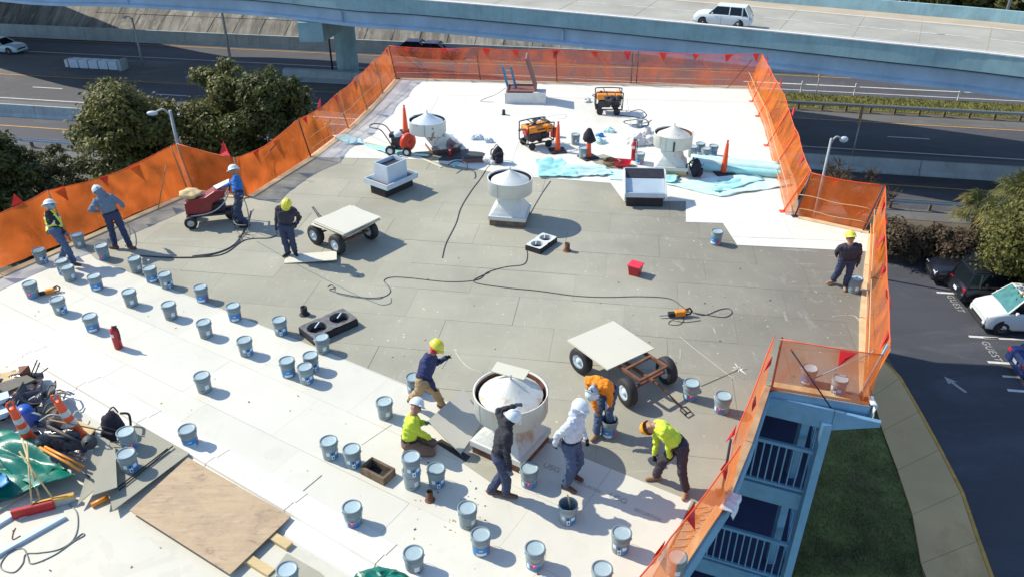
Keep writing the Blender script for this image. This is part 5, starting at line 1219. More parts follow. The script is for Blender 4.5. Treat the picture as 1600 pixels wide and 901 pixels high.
for k,(dy,zz,rr_) in enumerate(((0,0.16,0.16),(0.3,0.15,0.15),(-0.28,0.12,0.12))):
    b2 = MB(); b2.tube([(Vector((0,dy,zz))).lerp(c-a+Vector((0,dy,zz)), q/16)-Vector((0,0,0.0)) for q in range(17)], [rr_*(1+0.12*mnoise.noise(Vector((q*0.9,k*3,0)))) for q in range(17)], 18)
    o = b2.build('membrane_roll', MT['tealp' if k != 2 else 'teal'], None, Vector((a.x,a.y,0))); tag(o, ('front','back','smallest front')[k]+' roll of teal wrapped membrane lying behind the rightmost cone' if k != 2 else 'smaller brighter teal roll in front of the other rolls', 'membrane roll', 'teal wrapped membrane rolls')
    if k == 0: o['label'] = 'middle teal wrapped roll behind the rightmost cone'
    if k == 1: o['label'] = 'rear teal wrapped roll behind the rightmost cone'
slab([(748,238),(790,232),(845,246),(842,262),(800,256),(760,253)], 0.015, 0.012, 'board', 'grey_board_offcut', 'dark grey board scrap behind the black bag', 'board') if False else None
crumple(703,243,1.25,0.55,0.03,'cable','dark_patch','flat dark patch on the membrane at the foot of the peeling fan','stain',3,0.0,0.4)  # flat dark patch lying on the membrane
for i,(x,y,s,m,l) in enumerate(((938,214,0.16,'lblue','crumpled blue bag right of the draped cone'),(951,207,0.2,'tealp','crumpled pale plastic wrapper far right of the draped cone'),(938,224,0.22,'tealp','white and teal crumpled wrapper near the draped cone'),(1000,225,0.45,'wpaint','white crumpled membrane heap behind the slim extinguisher'),(1012,213,0.3,'wpaint','small white membrane fold behind the far roof fan'),(766,255,0.25,'wpaint','white crumpled sheet left of the black bag'),(745,218,0.22,'bluewhite','pale crumpled wrapper standing beside the peeling fan'),(763,223,0.18,'bluewhite','blue grey wrapper scraps right of the peeling fan'),(917,160,0.17,'wpaint','small white pail shaped bag left of the right generator'))):
    crumple(x,y,s,s*0.7,s*0.6,m,'wrapper',l,'wrapper',i+1,0.0,0.45,1.3)
slab([(705,257),(770,240),(790,243),(722,268)], 0.05, 0.04, 'dark', 'dark_tool', 'dark flat tool on the membrane before the peeling fan', 'tool', [0.05,0.05,0.05,0.05]) if False else None
e = empty('dark_toolbox', at(739,253,0), 'dark open toolbox left of the black bag', 'toolbox', rz=R(5)); MB().box((0,0,0.07), (0.7,0.26,0.14)).build('box_body', MT['brown'], e); MB().box((0,0,0.145), (0.6,0.18,0.012)).build('box_inside', MT['black'], e)
slab([(1008,262),(1040,268),(1036,276),(1060,280),(1066,275),(1030,262)], 0.012, 0.01, 'board', 'grey_board_offcut', 'angular grey scrap in front of the far roof fan', 'board')
o = MB().bar((0,0,0.02), tuple(at(560,228,0)-at(528,221,0)), 0.06, 0.04).build('wood_stick', MT['wood'], None, at(570,224,0)); o.rotation_euler=(0,0,0.0); tag(o, 'wooden stick lying by the red blower', 'stick')

# ================================================================ MACHINES
def generator(x, y, rz, label, z=0.0, extra=False):
    p = at(x,y,0); e = empty('generator', p, label, 'generator', 'wheeled orange generators', R(rz))
    L, W_, H = 1.0, 0.62, 0.82; f = MB()
    for s_ in (-1,1):
        yy = s_*W_/2; pts = [(-L/2,yy,0.22),(-L/2,yy,0.75),(-L/2+0.08,yy,H+0.04),(L/2-0.08,yy,H+0.04),(L/2,yy,0.75),(L/2,yy,0.22)]
        f.tube(spline(pts, 3), 0.02, 8); f.tube([(-L/2,yy,0.22),(L/2,yy,0.22)], 0.02, 8)
    for xx in (-L/2,L/2):
        for zz in (0.22,0.6): f.tube([(xx,-W_/2,zz),(xx,W_/2,zz)], 0.018, 8)
    f.tube([(-0.2,-W_/2,H+0.04),(-0.2,W_/2,H+0.04)], 0.018, 8).tube([(L/2-0.1,-W_/2,H+0.03),(L/2-0.1,W_/2,H+0.03)], 0.018, 8)
    f.build('tube_frame', MT['black'], e)
    bevel(MB().box((-0.12,0,0.66), (0.70,0.56,0.20)).build('fuel_tank', MT['orangep'], e), 0.04, 3)
    bevel(MB().box((0.36,0,0.64), (0.22,0.57,0.26)).build('control_panel', MT['orangep'], e), 0.03)
    bevel(MB().box((-0.16,0,0.40), (0.46,0.46,0.30)).build('engine', MT['dark'], e), 0.05)
    MB().tube([(0.1,0,0.38),(0.42,0,0.38)], 0.17, 18).build('alternator', MT['dark'], e)
    MB().tube([(-0.30,-0.24,0.40),(-0.30,-0.29,0.40)], 0.14, 18).build('recoil_cover', MT['dark'], e)
    MB().lathe([(0.001,0.8),(0.05,0.8),(0.05,0.76)], (-0.3,0.1,0), 12).build('fuel_cap', MT['black'], e)
    MB().box((0.02,-0.288,0.67), (0.30,0.006,0.05)).build('name_strip', MT['ink'], e); MB().box((0.36,-0.292,0.64), (0.14,0.006,0.03)).build('name_strip', MT['ink'], e)
    for xx in (-0.34,0.30):
        for yy in (-0.31,0.31):
            t = wheel(MB(), (0,0,0), (0,1 if yy>0 else -1,0), 0.125, 0.09).build('wheel', MT['black'], e, (xx,yy,0.125))
            rim(MB(), (0,0,0), (0,1 if yy>0 else -1,0), 0.125, 0.09).build('rim', MT['dark'], t)
    MB().tube(spline([(-L/2,-0.2,0.7),(-L/2-0.08,-0.16,0.74),(-L/2-0.12,0.16,0.60),(-L/2,0.2,0.55)], 4), 0.016, 6).build('push_handle', MT['black'], e)
    if extra:
        b = MB(); 
        for k in range(3): b.tube(spline([(-0.35+0.1*k,-0.25,0.84),(-0.1,0.1*k-0.1,0.92),(0.2,0.15,0.88),(0.35,-0.2+0.1*k,0.84)], 5), 0.03, 8)
        tag(b.build('cable_bundle', MT['cable'], e, (0,0,0)))
        b = MB().box((-0.52,-0.2,0.62), (0.14,0.22,0.14)); b.build('red_case', MT['redpaint'], e)
    return e
generator(838,228,28,'orange generator with cables and a red case on top, left of a tall cone', extra=True)
generator(950,176,-2,'orange generator standing alone far back on the membrane')
gp = at(950,165,0.88); crumple(958,158,0.3,0.2,0.12,'dark','jacket','dark folded jacket on top of the right generator','jacket',3,0.84)
# red fuel can behind left generator
gx = at(865,214,0); e = empty('fuel_can', gx, 'red fuel can with yellow spout behind the left generator', 'fuel can'); bevel(MB().box((0,0,0.17), (0.24,0.18,0.34)).build('can_body', MT['redpaint'], e), 0.03); MB().tube([(0,0,0.34),(-0.1,0,0.48)], 0.02, 8).build('spout', MT['curbyellow'], e)
gx = at(858,230,0.0)
# walk behind blower
p = at(628,240,0); e = empty('wheeled_blower', p, 'red wheeled blower with looped push handle on the teal sheet', 'blower', rz=R(-12))
M = Matrix.Rotation(R(90), 3, 'X')
MB().lathe([(0.001,-0.10),(0.24,-0.10),(0.30,-0.07),(0.30,0.07),(0.24,0.10),(0.06,0.10),(0.05,0.04),(0.001,0.04)], (0.24,0.0,0.42), 28, M=Matrix.Rotation(R(60),3,'Z') @ Matrix.Rotation(R(90),3,'X')).build('fan_housing', MT['redor'], e)
bevel(MB().box((-0.12,0,0.46), (0.36,0.34,0.30)).build('engine', MT['dark'], e), 0.05); MB().lathe([(0.001,0.10),(0.12,0.09),(0.15,0.04),(0.15,-0.03)], (-0.10,0,0.64), 18).build('air_filter', MT['bluewhite'], e)
bevel(MB().box((-0.26,0.02,0.62), (0.24,0.3,0.16)).build('fuel_tank', MT['black'], e), 0.04)
MB().tube(spline([(-0.2,-0.22,0.25),(-0.42,-0.22,0.62),(-0.62,-0.22,0.86),(-0.95,-0.20,0.90),(-1.05,0,0.90),(-0.95,0.20,0.90),(-0.62,0.22,0.86),(-0.42,0.22,0.62),(-0.2,0.22,0.25)], 4), 0.018, 8).build('push_handle', MT['dark'], e)
MB().bar((-0.3,0,0.22),(0.3,0,0.22),0.3,0.05).build('chassis', MT['dark'], e)
for x,y,r_ in ((-0.3,-0.27,0.17),(-0.3,0.27,0.17),(0.26,-0.22,0.15)):
    t = wheel(MB(), (0,0,0), (0,1 if y>0 else -1,0), r_, 0.10).build('wheel', MT['black'], e, (x,y,r_)); rim(MB(), (0,0,0), (0,1 if y>0 else -1,0), r_, 0.10).build('rim', MT['lwhite'], t)
# red roof cutter / tear-off machine
p = at(333,346,0); e = empty('tear_off_machine', p, 'dark red three wheeled machine with covers beside the worker in the blue jacket', 'machine', rz=R(14))
b = MB(); b.prism([(-0.62,0.36),(-0.60,0.70),(-0.40,0.80),(-0.05,0.82),(0.22,0.98),(0.50,0.98),(0.46,0.80),(0.12,0.62),(0.05,0.34)], -0.24, 0.24)
o = b.build('hood', MT['maroon'], e); o.rotation_euler = (R(90),0,0); bevel(o, 0.03)
MB().bar((-0.62,0,0.30),(0.62,0,0.30),0.5,0.06).build('chassis', MT['dark'], e)
bevel(MB().box((0.22,0.02,0.44), (0.36,0.38,0.26)).build('engine', MT['black'], e), 0.05)
for s_ in (-1,1):
    MB().tube(spline([(-0.50,0.27*s_,0.33),(0.05,0.29*s_,0.40),(0.42,0.27*s_,0.64),(0.62,0.25*s_,0.98)], 5), 0.02, 8).build('side_tube', MT['galv'], e)
    t = wheel(MB(), (0,0,0), (0,s_,0), 0.17, 0.12).build('wheel', MT['black'], e, (-0.52,0.34*s_,0.17)); rim(MB(), (0,0,0), (0,s_,0), 0.17, 0.12).build('rim', MT['galv'], t)
t = wheel(MB(), (0,0,0), (0,-1,0), 0.20, 0.12).build('wheel', MT['black'], e, (0.55,0,0.20)); rim(MB(), (0,0,0), (0,-1,0), 0.20, 0.12).build('rim', MT['dark'], t)
MB().tube([(0.62,-0.3,0.98),(0.62,0.3,0.98)], 0.022, 8).build('handlebar', MT['black'], e)
cv = MB().sphere((0,0,0), 1, 20, 12, sc=(0.30,0.24,0.10)); cv.v = [tuple(Vector(v)*(1+0.5*mnoise.noise(Vector(v)*7))) for v in cv.v]; m1 = e.matrix_basis
o = cv.build('cloth', MT['wood'], None, m1 @ Vector((-0.42,0.0,0.88))); tag(o, 'cream cloth lying on the hood of the dark red machine', 'cloth')
b = MB().add([(0.30,-0.16,1.02),(0.62,-0.13,1.16),(0.62,0.13,1.16),(0.18,0.10,1.0),(0.30,-0.16,1.0),(0.62,-0.13,1.14),(0.62,0.13,1.14),(0.18,0.10,0.98)], [(0,1,2,3),(7,6,5,4),(0,4,5,1),(1,5,6,2),(2,6,7,3),(3,7,4,0)])
tag(b.build('paper_bag', MT['lwhite'], None, p, R(14)), 'white bag held over the machine by the worker in the blue jacket', 'bag')

# ================================================================ TOOL PILE AT LOWER LEFT
def rod(a, za, c, zc, r, m, name, label, cat, n=8):
    p = at(*a, za); q = at(*c, zc); o = MB().tube([Vector((0,0,0)), q-p], r, n).build(name, MT[m], None, p); return tag(o, label, cat)
sheetp = [(-60,668),(95,690),(150,745),(-60,775)]
def tarp(pts, m, label, seed, amp, zb, n=40):
    o = sheet(pts, m, 'tarp', label, seed, amp*1.5, zb, n, fr=0.5); o['category'] = 'tarp'; return o
tarp([(-70,665),(45,678),(122,752),(60,776)], 'tarp', 'shiny dark green tarp crumpled over the tool pile', 11, 0.15, 0.08)
tarp([(-60,680),(30,700),(60,770),(-60,800)], 'tarp', 'second fold of green tarp lower on the tool pile', 14, 0.12, 0.05)
tarp([(55,665),(130,695),(142,738),(95,738)], 'bag', 'glossy black plastic sheet at the middle of the tool pile', 12, 0.16, 0.06)
tarp([(-30,600),(70,590),(80,660),(-40,665)], 'bag', 'black plastic under the grey chair seat in the tool pile', 13, 0.25, 0.03)
tarp([(-60,735),(12,745),(25,775),(-60,800)], 'lblue', 'pale blue cloth at the left end of the pile', 15, 0.30, 0.06)
b = MB().lathe([(0.001,0.3),(0.14,0.3),(0.15,0.31),(0.16,0.0),(0.15,0.0),(0.14,0.29)], n=24); p = at(47,665,0.12)
e = empty('blue_pail', p, 'bright blue tipped over pail in the tool pile', 'pail'); e.rotation_euler = (R(200),R(10),0); e.location.z = 0.5
MB().lathe([(0.001,0.0),(0.13,0.0),(0.155,0.33),(0.165,0.33),(0.165,0.36),(0.155,0.36),(0.15,0.33),(0.125,0.02),(0.001,0.02)], n=24).build('pail_body', MT['bluep'], e)
e = empty('plastic_chair', at(57,625,0.25), 'dark grey moulded seat lying on the tool pile', 'seat'); e.rotation_euler = (R(-25),R(12),R(20))
b = MB(); n = 12; vs = []
for i in range(n+1):
    for j in range(n+1):
        u, v = i/n*2-1, j/n*2-1; vs.append((u*0.30*(1-0.12*v*v), v*0.32, 0.22*abs(u)**3+0.1*max(0,v)**2))
b.add(vs, [(i*(n+1)+j,(i+1)*(n+1)+j,(i+1)*(n+1)+j+1,i*(n+1)+j+1) for i in range(n) for j in range(n)], 0, True); o = b.build('seat_shell', MT['cable'], e); o.modifiers.new('s','SOLIDIFY').thickness = 0.02
for k,(a,c,l) in enumerate((((62,698),(127,735),'upper orange pole lying across the black plastic'),((70,697),(131,728),'lower orange pole lying across the black plastic'))):
    rod(a,0.45,c,0.30,0.022,'orangep','orange_pole',l,'pole')
rod((127,735),0.30,(140,745),0.26,0.018,'dark','pole_end','dark lower end of the upper orange pole','pole')
rod((34,684),0.60,(62,778),0.12,0.016,'wood','broom_handle','slanting wooden handle crossing over the green tarp','handle')
rod((90,708),0.36,(140,745),0.22,0.02,'cable','dark_rod','dark rod leaning on the black plastic','rod')
rod((78,655),0.55,(160,672),0.40,0.012,'rope','thin_stick','thin brown stick lying over the two tripod bases','stick')
for (a,za,c,zc,l) in (((47,588),.3,(58,562),.75,'thin steel stick standing up at the back of the pile, left of two'),((52,590),.3,(62,566),.7,'thin steel stick standing up at the back of the pile, right of two'),((54,590),.3,(75,574),.5,'thin steel stick leaning right at the back of the pile'),((-20,592),.1,(25,578),.2,'dark stick pointing out left of the tool pile')):
    rod(a,za,c,zc,0.012,'cable','steel_stick',l,'stick')
for (x,y,l,tx) in ((68,688,'clear dark cup shaped base in the pile, left one',R(60)),(140,690,'clear dark cup shaped base in the pile beside the right channelizer',R(55)),(85,662,'dark ring shaped base behind the right channelizer',R(20))):
    o = MB().lathe([(0.03,0.16),(0.05,0.14),(0.11,0.0),(0.13,0.01),(0.125,0.03),(0.06,0.13)], n=24).build('suction_base', MT['cable'], None, at(x,y,0.35)); o.rotation_euler = (tx,R(20),0); tag(o, l, 'base')
rod((75,665),0.42,(128,692),0.30,0.03,'cable','grey_tube','thick grey tube between the two channelizers','tube'); rod((72,680),0.36,(118,684),0.30,0.03,'cable','grey_tube','thick grey tube lower between the two channelizers','tube')
slab([(-10,600),(42,585),(55,592),(8,612)], 0.35, 0.05, 'under', 'dark_board', 'dark beam lying at the back of the tool pile', 'board')
slab([(-20,585),(30,578),(38,588),(-10,606)], 0.2, 0.05, 'wood', 'wood_block', 'pale boards behind the dark beam at the left edge', 'board')
slab([(28,572),(45,570),(48,585),(30,584)], 0.35, 0.1, 'rust', 'cardboard_scrap', 'torn brown carton at the back of the tool pile', 'carton', [0.3,0.5,0.3,0.35])
slab([(70,650),(95,632),(103,634),(78,656)], 0.30, 0.04, 'oldwood', 'wood_plank', 'olive wooden plank end beside the right channelizer', 'plank')
for i,(q,l) in enumerate((([(98,640),(120,655),(136,665),(116,650)],'pale wood scrap right of the grey seat'),([(118,655),(150,668),(140,680),(112,668)],'pale wood sheet under the right channelizer'),([(66,652),(80,640),(92,645),(75,658)],'small white block right of the blue pail'))):
    slab(q, 0.06+0.05*i, 0.04, 'wood', 'wood_scrap', l, 'scrap')
rr = random.Random(12)
for i in range(26):
    x = rr.uniform(5,115); y = 600+0.28*x+rr.uniform(-6,50); mm = rr.choice(['lblue','galv','wood','rust','cable','dark','bluewhite','wpaint','orangep'])
    p = at(x,y,rr.uniform(0.15,0.4)); a_ = rr.uniform(0,3.14); L_ = rr.uniform(0.12,0.45)
    o = MB().tube(spline([(0,0,0),(L_*0.5*math.cos(a_),L_*0.5*math.sin(a_),rr.uniform(0.0,0.12)),(L_*math.cos(a_),L_*math.sin(a_),rr.uniform(-0.08,0.05))], 4), rr.uniform(0.008,0.022), 6).build('tool_scrap', MT[mm], None, p)
    tag(o, {'lblue':'bright blue','galv':'grey metal','wood':'pale wooden','rust':'rusty','cable':'dark','dark':'blackish','bluewhite':'pale blue','wpaint':'white','orangep':'orange'}[mm]+' bit of hardware in the tool pile '+('near its left end' if x < 40 else ('around the blue pail' if x < 80 else 'around the right channelizer'))+(', towards the back' if y < 628 else ', towards the front'), 'scrap', 'tangled scraps on the tool pile')
slab([(-20,640),(38,622),(42,632),(-20,655)], 0.28, 0.10, 'bluewhite', 'metal_channel', 'pale blue metal channel at the left edge of the pile', 'metal channel')
slab([(-15,618),(12,610),(15,620),(-15,630)], 0.4, 0.08, 'bluewhite', 'metal_box', 'small pale metal box at the left edge behind the left channelizer', 'box')
# brooms and long channels on the membrane
def push_broom(hx, hy, tx, ty, tz, label, m, bm, rz):
    p = at(hx,hy,0.05); e = empty('push_broom', (p.x,p.y,0), label, 'broom'); q = at(tx,ty,tz)-Vector((p.x,p.y,0))
    d = R(rz); a = Vector((math.cos(d)*0.3, math.sin(d)*0.3, 0))
    MB().bar(-a+Vector((0,0,0.14)), a+Vector((0,0,0.14)), 0.07, 0.05).build('head_block', MT[m], e)
    MB().bar(-a+Vector((0,0,0.06)), a+Vector((0,0,0.06)), 0.08, 0.11).build('bristles', MT[bm], e)
    MB().tube([(0,0,0.16), q], 0.014, 8).build('broom_handle', MT['wood'], e); return e
push_broom(86,786,30,704,0.85,'yellow headed squeegee broom with long handle over the green tarp','curbyellow','galv',22)
push_broom(53,797,42,690,0.75,'dark red push broom lying in front of the green tarp','redpaint','redpaint',22)
o = slab([(22,795),(42,776),(62,778),(66,790),(30,812)], 0.02, 0.01, 'cardboardtop', 'paper_scrap', 'torn pale paper under the red broom', 'paper')
for (a,c,l,w_) in (((-30,880),(101,806),'long pale metal channel on the membrane, lower of two',0.09),((-30,835),(22,803),'long pale metal channel on the membrane, upper of two',0.09),((-30,810),(55,760),'grey edge strip in front of the pale blue cloth',0.12)):
    p = at(*a,0.03); q = at(*c,0.03); o = MB().bar(Vector((0,0,0)), q-p, w_, 0.06).build('metal_channel', MT['bluewhite' if 'channel' in l else 'board'], None, p); tag(o, l, 'metal channel')
line_obj([(24,824),(20,833),(20,842),(32,836)], 0.008, 'rust', 'wire_scrap', 'little bent wire with a rusty brush end on the membrane', 'wire')
for (a,c,l) in (((181,763),(262,700),'black rod on the grey boards beside the pails, left of two'),((186,765),(270,696),'black rod on the grey boards beside the pails, right of two')):
    rod(a,0.14,c,0.16,0.012,'black','black_rod',l,'rod')
rod((143,789),0.04,(170,776),0.05,0.045,'orangep','orange_roll','brown orange roller under the fanned grey boards','roller')
slab([(1040,940),(1045,900),(1060,890),(1065,910)], 0.02, 0.01, 'lwhite', 'paper_scrap', 'pale paper scrap under the near right netting', 'paper')
o = crumple(598,916,0.40,0.25,0.16,'tarp','tarp','green tarp top just showing at the bottom edge of the view','tarp',4,0.0,0.3)
# debris crumbs on the white field
cr = MB(); rr = random.Random(8)
for i in range(140):
    x, y = rr.choice([(rr.uniform(240,900),rr.uniform(560,900)), (rr.uniform(0,300),rr.uniform(480,900)), (rr.uniform(640,760),rr.uniform(760,850)), (rr.uniform(1000,1350),rr.uniform(440,640)), (rr.uniform(500,1200),rr.uniform(400,560))])
    p = at(x,y,0.012); s_ = rr.uniform(0.006,0.02); cr.box(p, (s_*2,s_,0.012), rz=rr.uniform(0,3), mi=rr.choice([0,0,1]))
tag(cr.build('debris_crumbs', [MT['wood'], MT['cable']]), 'scattered crumbs and chips of board on the roof', 'debris', None, 'stuff')
# ================================================================ PEOPLE
CM = {}
def cmat(name, col, rough=0.85, var=0.12, bump=0.4):
    if name not in CM: CM[name] = mat(name, col, rough, var, 9, bump, 22)
    return CM[name]
SKIN = cmat('skin', (0.32,0.17,0.11), 0.55, 0.08, 0.05); EYE = cmat('eye', (0.02,0.02,0.02), 0.3)
def ik(a, c, l1, l2, pole):
    d = c-a; L = d.length
    if L > (l1+l2)*0.995: c = a+d*((l1+l2)*0.995/L); d = c-a; L = d.length
    x = (l1*l1-l2*l2+L*L)/(2*L); h = math.sqrt(max(0, l1*l1-x*x)); u = d/L
    pv = pole-u*pole.dot(u); pv.normalize(); return a+u*x+pv*h, c
def person(label, hips, neck, head, feet, hands, facing, top, bottom, shoes, hat='white', gloves=None, face=None, hood=None, knees=None, toes=None, hatcol=None, vest=None, look=None, patches=None, scale=1.0, elbow=None):
    """every joint: (px, py, z). feet/hands: [left, right] of the worker"""
    F = Vector((math.cos(R(facing)), math.sin(R(facing)), 0)); Lf = Vector((-F.y, F.x, 0))
    H = at(*hips); N = at(*neck); up = (N-H).normalized(); N = H+up*0.50
    hd = at(*head); hv = (hd-N); hv = hv.normalized() if hv.length > 0.02 else up
    HC = N+hv*0.163
    lk = Vector((math.cos(R(look if look is not None else facing)), math.sin(R(look if look is not None else facing)), 0))
    lk = (lk-hv*lk.dot(hv)).normalized(); rt = lk.cross(hv).normalized()
    side = (Lf-up*Lf.dot(up)).normalized(); fw = side.cross(up).normalized()
    if fw.dot(F) < 0 and abs(up.z) > 0.5: fw = -fw
    P = []  # (a, b, ra, rb, tag)
    def cap_(a, b, ra, rb, t): P.append((Vector(a), Vector(b), ra, rb, t))
    G = gloves or 'skin'
    # torso
    cap_(H+side*0.075, H-side*0.075, 0.135, 0.135, 'bot'); cap_(H+up*0.05+side*0.06, H+up*0.05-side*0.06, 0.13, 0.13, 'bot')
    for s_ in (-1,1):
        cap_(H+up*0.14+side*0.055*s_, H+up*0.33+side*0.085*s_, 0.134, 0.138, 'top')
        cap_(H+up*0.33+side*0.085*s_, H+up*0.43+side*0.105*s_, 0.138, 0.098, 'top')
        cap_(H+up*0.43+side*0.03*s_, H+up*0.425+side*0.175*s_, 0.095, 0.080, 'top')
    cap_(H+up*0.10, H+up*0.40, 0.135, 0.135, 'top'); cap_(N-up*0.05, N+hv*0.07, 0.070, 0.062, 'top' if hood else 'skin')
    # head with jaw, nose, ears, eyes
    ft = face or 'skin'
    cap_(HC-hv*0.01, HC+hv*0.03, 0.088, 0.092, 'hood' if hood else ft); cap_(HC+lk*0.035-hv*0.055, HC+lk*0.025-hv*0.075, 0.058, 0.045, ft)
    cap_(HC+lk*0.095-hv*0.012, HC+lk*0.108-hv*0.035, 0.012, 0.016, ft)
    for s_ in (-1,1):
        cap_(HC+rt*0.088*s_-hv*0.01, HC+rt*0.09*s_-hv*0.03, 0.018, 0.012, 'hood' if hood else ft)
        cap_(HC+rt*0.033*s_+lk*0.082+hv*0.005, HC+rt*0.036*s_+lk*0.082+hv*0.005, 0.014, 0.014, 'eye')
    cap_(HC+lk*0.082-hv*0.062-rt*0.018, HC+lk*0.082-hv*0.062+rt*0.018, 0.010, 0.010, ft)
    if hood:
        cap_(HC-lk*0.03-hv*0.02, HC-lk*0.035+hv*0.03, 0.105, 0.10, 'hood'); cap_(HC-lk*0.03-hv*0.12+rt*0.04, HC-lk*0.03-hv*0.12-rt*0.04, 0.085, 0.085, 'hood'); cap_(N+rt*0.05, N-rt*0.05, 0.085, 0.085, 'hood')
    # legs
    sh_dir = []
    for i, s_ in enumerate((1,-1)):
        hip = H+side*0.092*s_-up*0.03; fx, fy, fz = (*feet[i], 0.09)[:3]; A = at(fx, fy, fz)
        pole = F+Vector((0,0,0.25))
        if knees and knees[i]: K = at(*knees[i]); d1 = (K-hip); K = hip+d1.normalized()*0.43; A = K+(A-K).normalized()*0.42
        else: K, A = ik(hip, A, 0.435, 0.425, pole)
        T = F if not toes else Vector((math.cos(R(toes[i])), math.sin(R(toes[i])), 0))
        cap_(hip, K, 0.106, 0.078, 'bot'); cap_(K, K.lerp(A, 0.3), 0.078, 0.079, 'bot'); cap_(K.lerp(A,0.3), A+Vector((0,0,0.03)), 0.079, 0.072, 'bot')
        B0_ = Vector((A.x, A.y, max(0.045, A.z-0.05))); cap_(B0_-T*0.05, B0_+T*0.06, 0.046, 0.048, 'shoe'); cap_(B0_+T*0.06, B0_+T*0.17-Vector((0,0,0.008)), 0.046, 0.036, 'shoe'); cap_(A+Vector((0,0,0.05)), B0_, 0.052, 0.05, 'shoe')
    # arms and hands
    for i, s_ in enumerate((1,-1)):
        S = N-up*0.065+side*0.185*s_; Hn = at(*hands[i])
        pole = (elbow[i] if elbow and elbow[i] is not None else (-F*0.7+Lf*0.6*s_+Vector((0,0,-0.5)))); pole = Vector(pole)
        Eb, W_ = ik(S, Hn, 0.30, 0.26, pole)
        cap_(S, Eb, 0.076, 0.060, 'top'); cap_(Eb, W_, 0.060, 0.044, 'top')
        hd_ = (W_-Eb).normalized(); pn = (Lf*s_*-1); pn = (pn-hd_*pn.dot(hd_)).normalized(); ac = hd_.cross(pn).normalized()
        pc = W_+hd_*0.045; cap_(W_+hd_*0.0, W_+hd_*0.03, 0.030, 0.028, G)
        for q in (-1.2,0,1.2): cap_(pc-hd_*0.02+ac*0.014*q, pc+hd_*0.035+ac*0.019*q, 0.017, 0.014, G)
        for k, q in enumerate((-1.5,-0.5,0.5,1.5)):
            b0 = pc+hd_*0.035+ac*0.0175*q; ln = (0.034,0.040,0.037,0.028)[k]
            b1 = b0+hd_*ln+pn*0.010+ac*0.006*q; b2 = b1+(hd_*0.7+pn*0.7)*ln*0.8+ac*0.003*q
            cap_(b0, b1, 0.0115, 0.0105, G); cap_(b1, b2, 0.0105, 0.0095, G)
        th = pc-hd_*0.025-ac*0.028; t1 = th-ac*0.028+hd_*0.022+pn*0.012; cap_(th, t1, 0.0135, 0.0115, G); cap_(t1, t1+hd_*0.028+pn*0.012, 0.0115, 0.010, G)
    # union of tapered capsules -> one continuous skin
    vs = []; fs = []
    for a, b, ra, rb, t in P:
        ax = (b-a); L = ax.length; ax = ax/L if L > 1e-6 else Vector((0,0,1)); Mx = Vector((0,0,1)).rotation_difference(ax).to_matrix()
        n = 14 if max(ra, rb) > 0.03 else 8; k = 4; prof = [(ra*math.sin(math.pi/2*i/k)+1e-5, -ra*math.cos(math.pi/2*i/k)) for i in range(k+1)]+[(rb*math.cos(math.pi/2*i/k)+1e-5, L+rb*math.sin(math.pi/2*i/k)) for i in range(k+1)]
        m_ = MB(); m_.lathe(prof, a, n, M=Mx); q = len(vs); vs += m_.v; fs += [tuple(x+q for x in f) for f in m_.f]
    org = Vector((H.x, H.y, 0)); me = bpy.data.meshes.new('tmp'); me.from_pydata([tuple(Vector(v)-org) for v in vs], [], fs); me.update()
    tmp = bpy.data.objects.new('tmp', me); C.objects.link(tmp)
    r_ = tmp.modifiers.new('r','REMESH'); r_.mode = 'VOXEL'; r_.voxel_size = 0.0105; r_.use_smooth_shade = True
    s2 = tmp.modifiers.new('s','SMOOTH'); s2.factor = 0.5; s2.iterations = 3
    body = bpy.data.meshes.new_from_object(tmp.evaluated_get(bpy.context.evaluated_depsgraph_get()))
    bpy.data.objects.remove(tmp)
    nv = len(body.vertices); co = np.zeros(nv*3, np.float32); body.vertices.foreach_get('co', co); co = co.reshape(-1,3); nr = np.zeros(nv*3, np.float32); body.vertices.foreach_get('normal', nr); nr = nr.reshape(-1,3)
    best = np.full(nv, 1e9); idx = np.zeros(nv, int); tags = ['top','bot','shoe','skin','hood','mask','eye','glove']
    for a, b, ra, rb, t in P:
        a = np.array(a-org); b = np.array(b-org); ab = b-a; tt = np.clip(((co-a)@ab)/max(1e-9, ab@ab), 0, 1)
        d = np.linalg.norm(co-(a+tt[:,None]*ab), axis=1)-(ra+(rb-ra)*tt)
        if t == 'eye': d -= 0.003
        m_ = d < best; best[m_] = d[m_]; idx[m_] = tags.index(t)
    # cloth creases
    cloth = (idx == 0) | (idx == 1) | (idx == 4)
    disp = np.array([mnoise.noise(Vector((float(v[0])*9+facing, float(v[1])*9, float(v[2])*15)))+0.5*mnoise.noise(Vector((float(v[0])*24, float(v[1])*24, float(v[2])*36+facing))) for v in co])
    co2 = co+nr*(disp*0.020*cloth)[:,None]; body.vertices.foreach_set('co', co2.astype(np.float32).ravel())
    matmap = {'top': top, 'bot': bottom, 'shoe': shoes, 'skin': SKIN, 'hood': hood or top, 'mask': CM.get('maskm') or SKIN, 'eye': EYE, 'glove': CM.get('gl') or SKIN}
    if face_m.get(label): matmap['mask'] = face_m[label]
    if glove_m.get(label): matmap['glove'] = glove_m[label]
    body.materials.clear()
    for t in tags: body.materials.append(matmap[t])
    npoly = len(body.polygons); pi = [0]*npoly
    for p_ in body.polygons:
        pi[p_.index] = int(idx[p_.vertices[0]])
    body.polygons.foreach_set('material_index', pi); body.polygons.foreach_set('use_smooth', [True]*npoly); body.update()
    e = empty('person', org, label, 'person'); o = bpy.data.objects.new('body', body); C.objects.link(o); o.parent = e
    # hard hat
    bz = hv; Mh = Matrix((rt, lk, bz)).transposed()
    hc = HC-org+hv*0.035
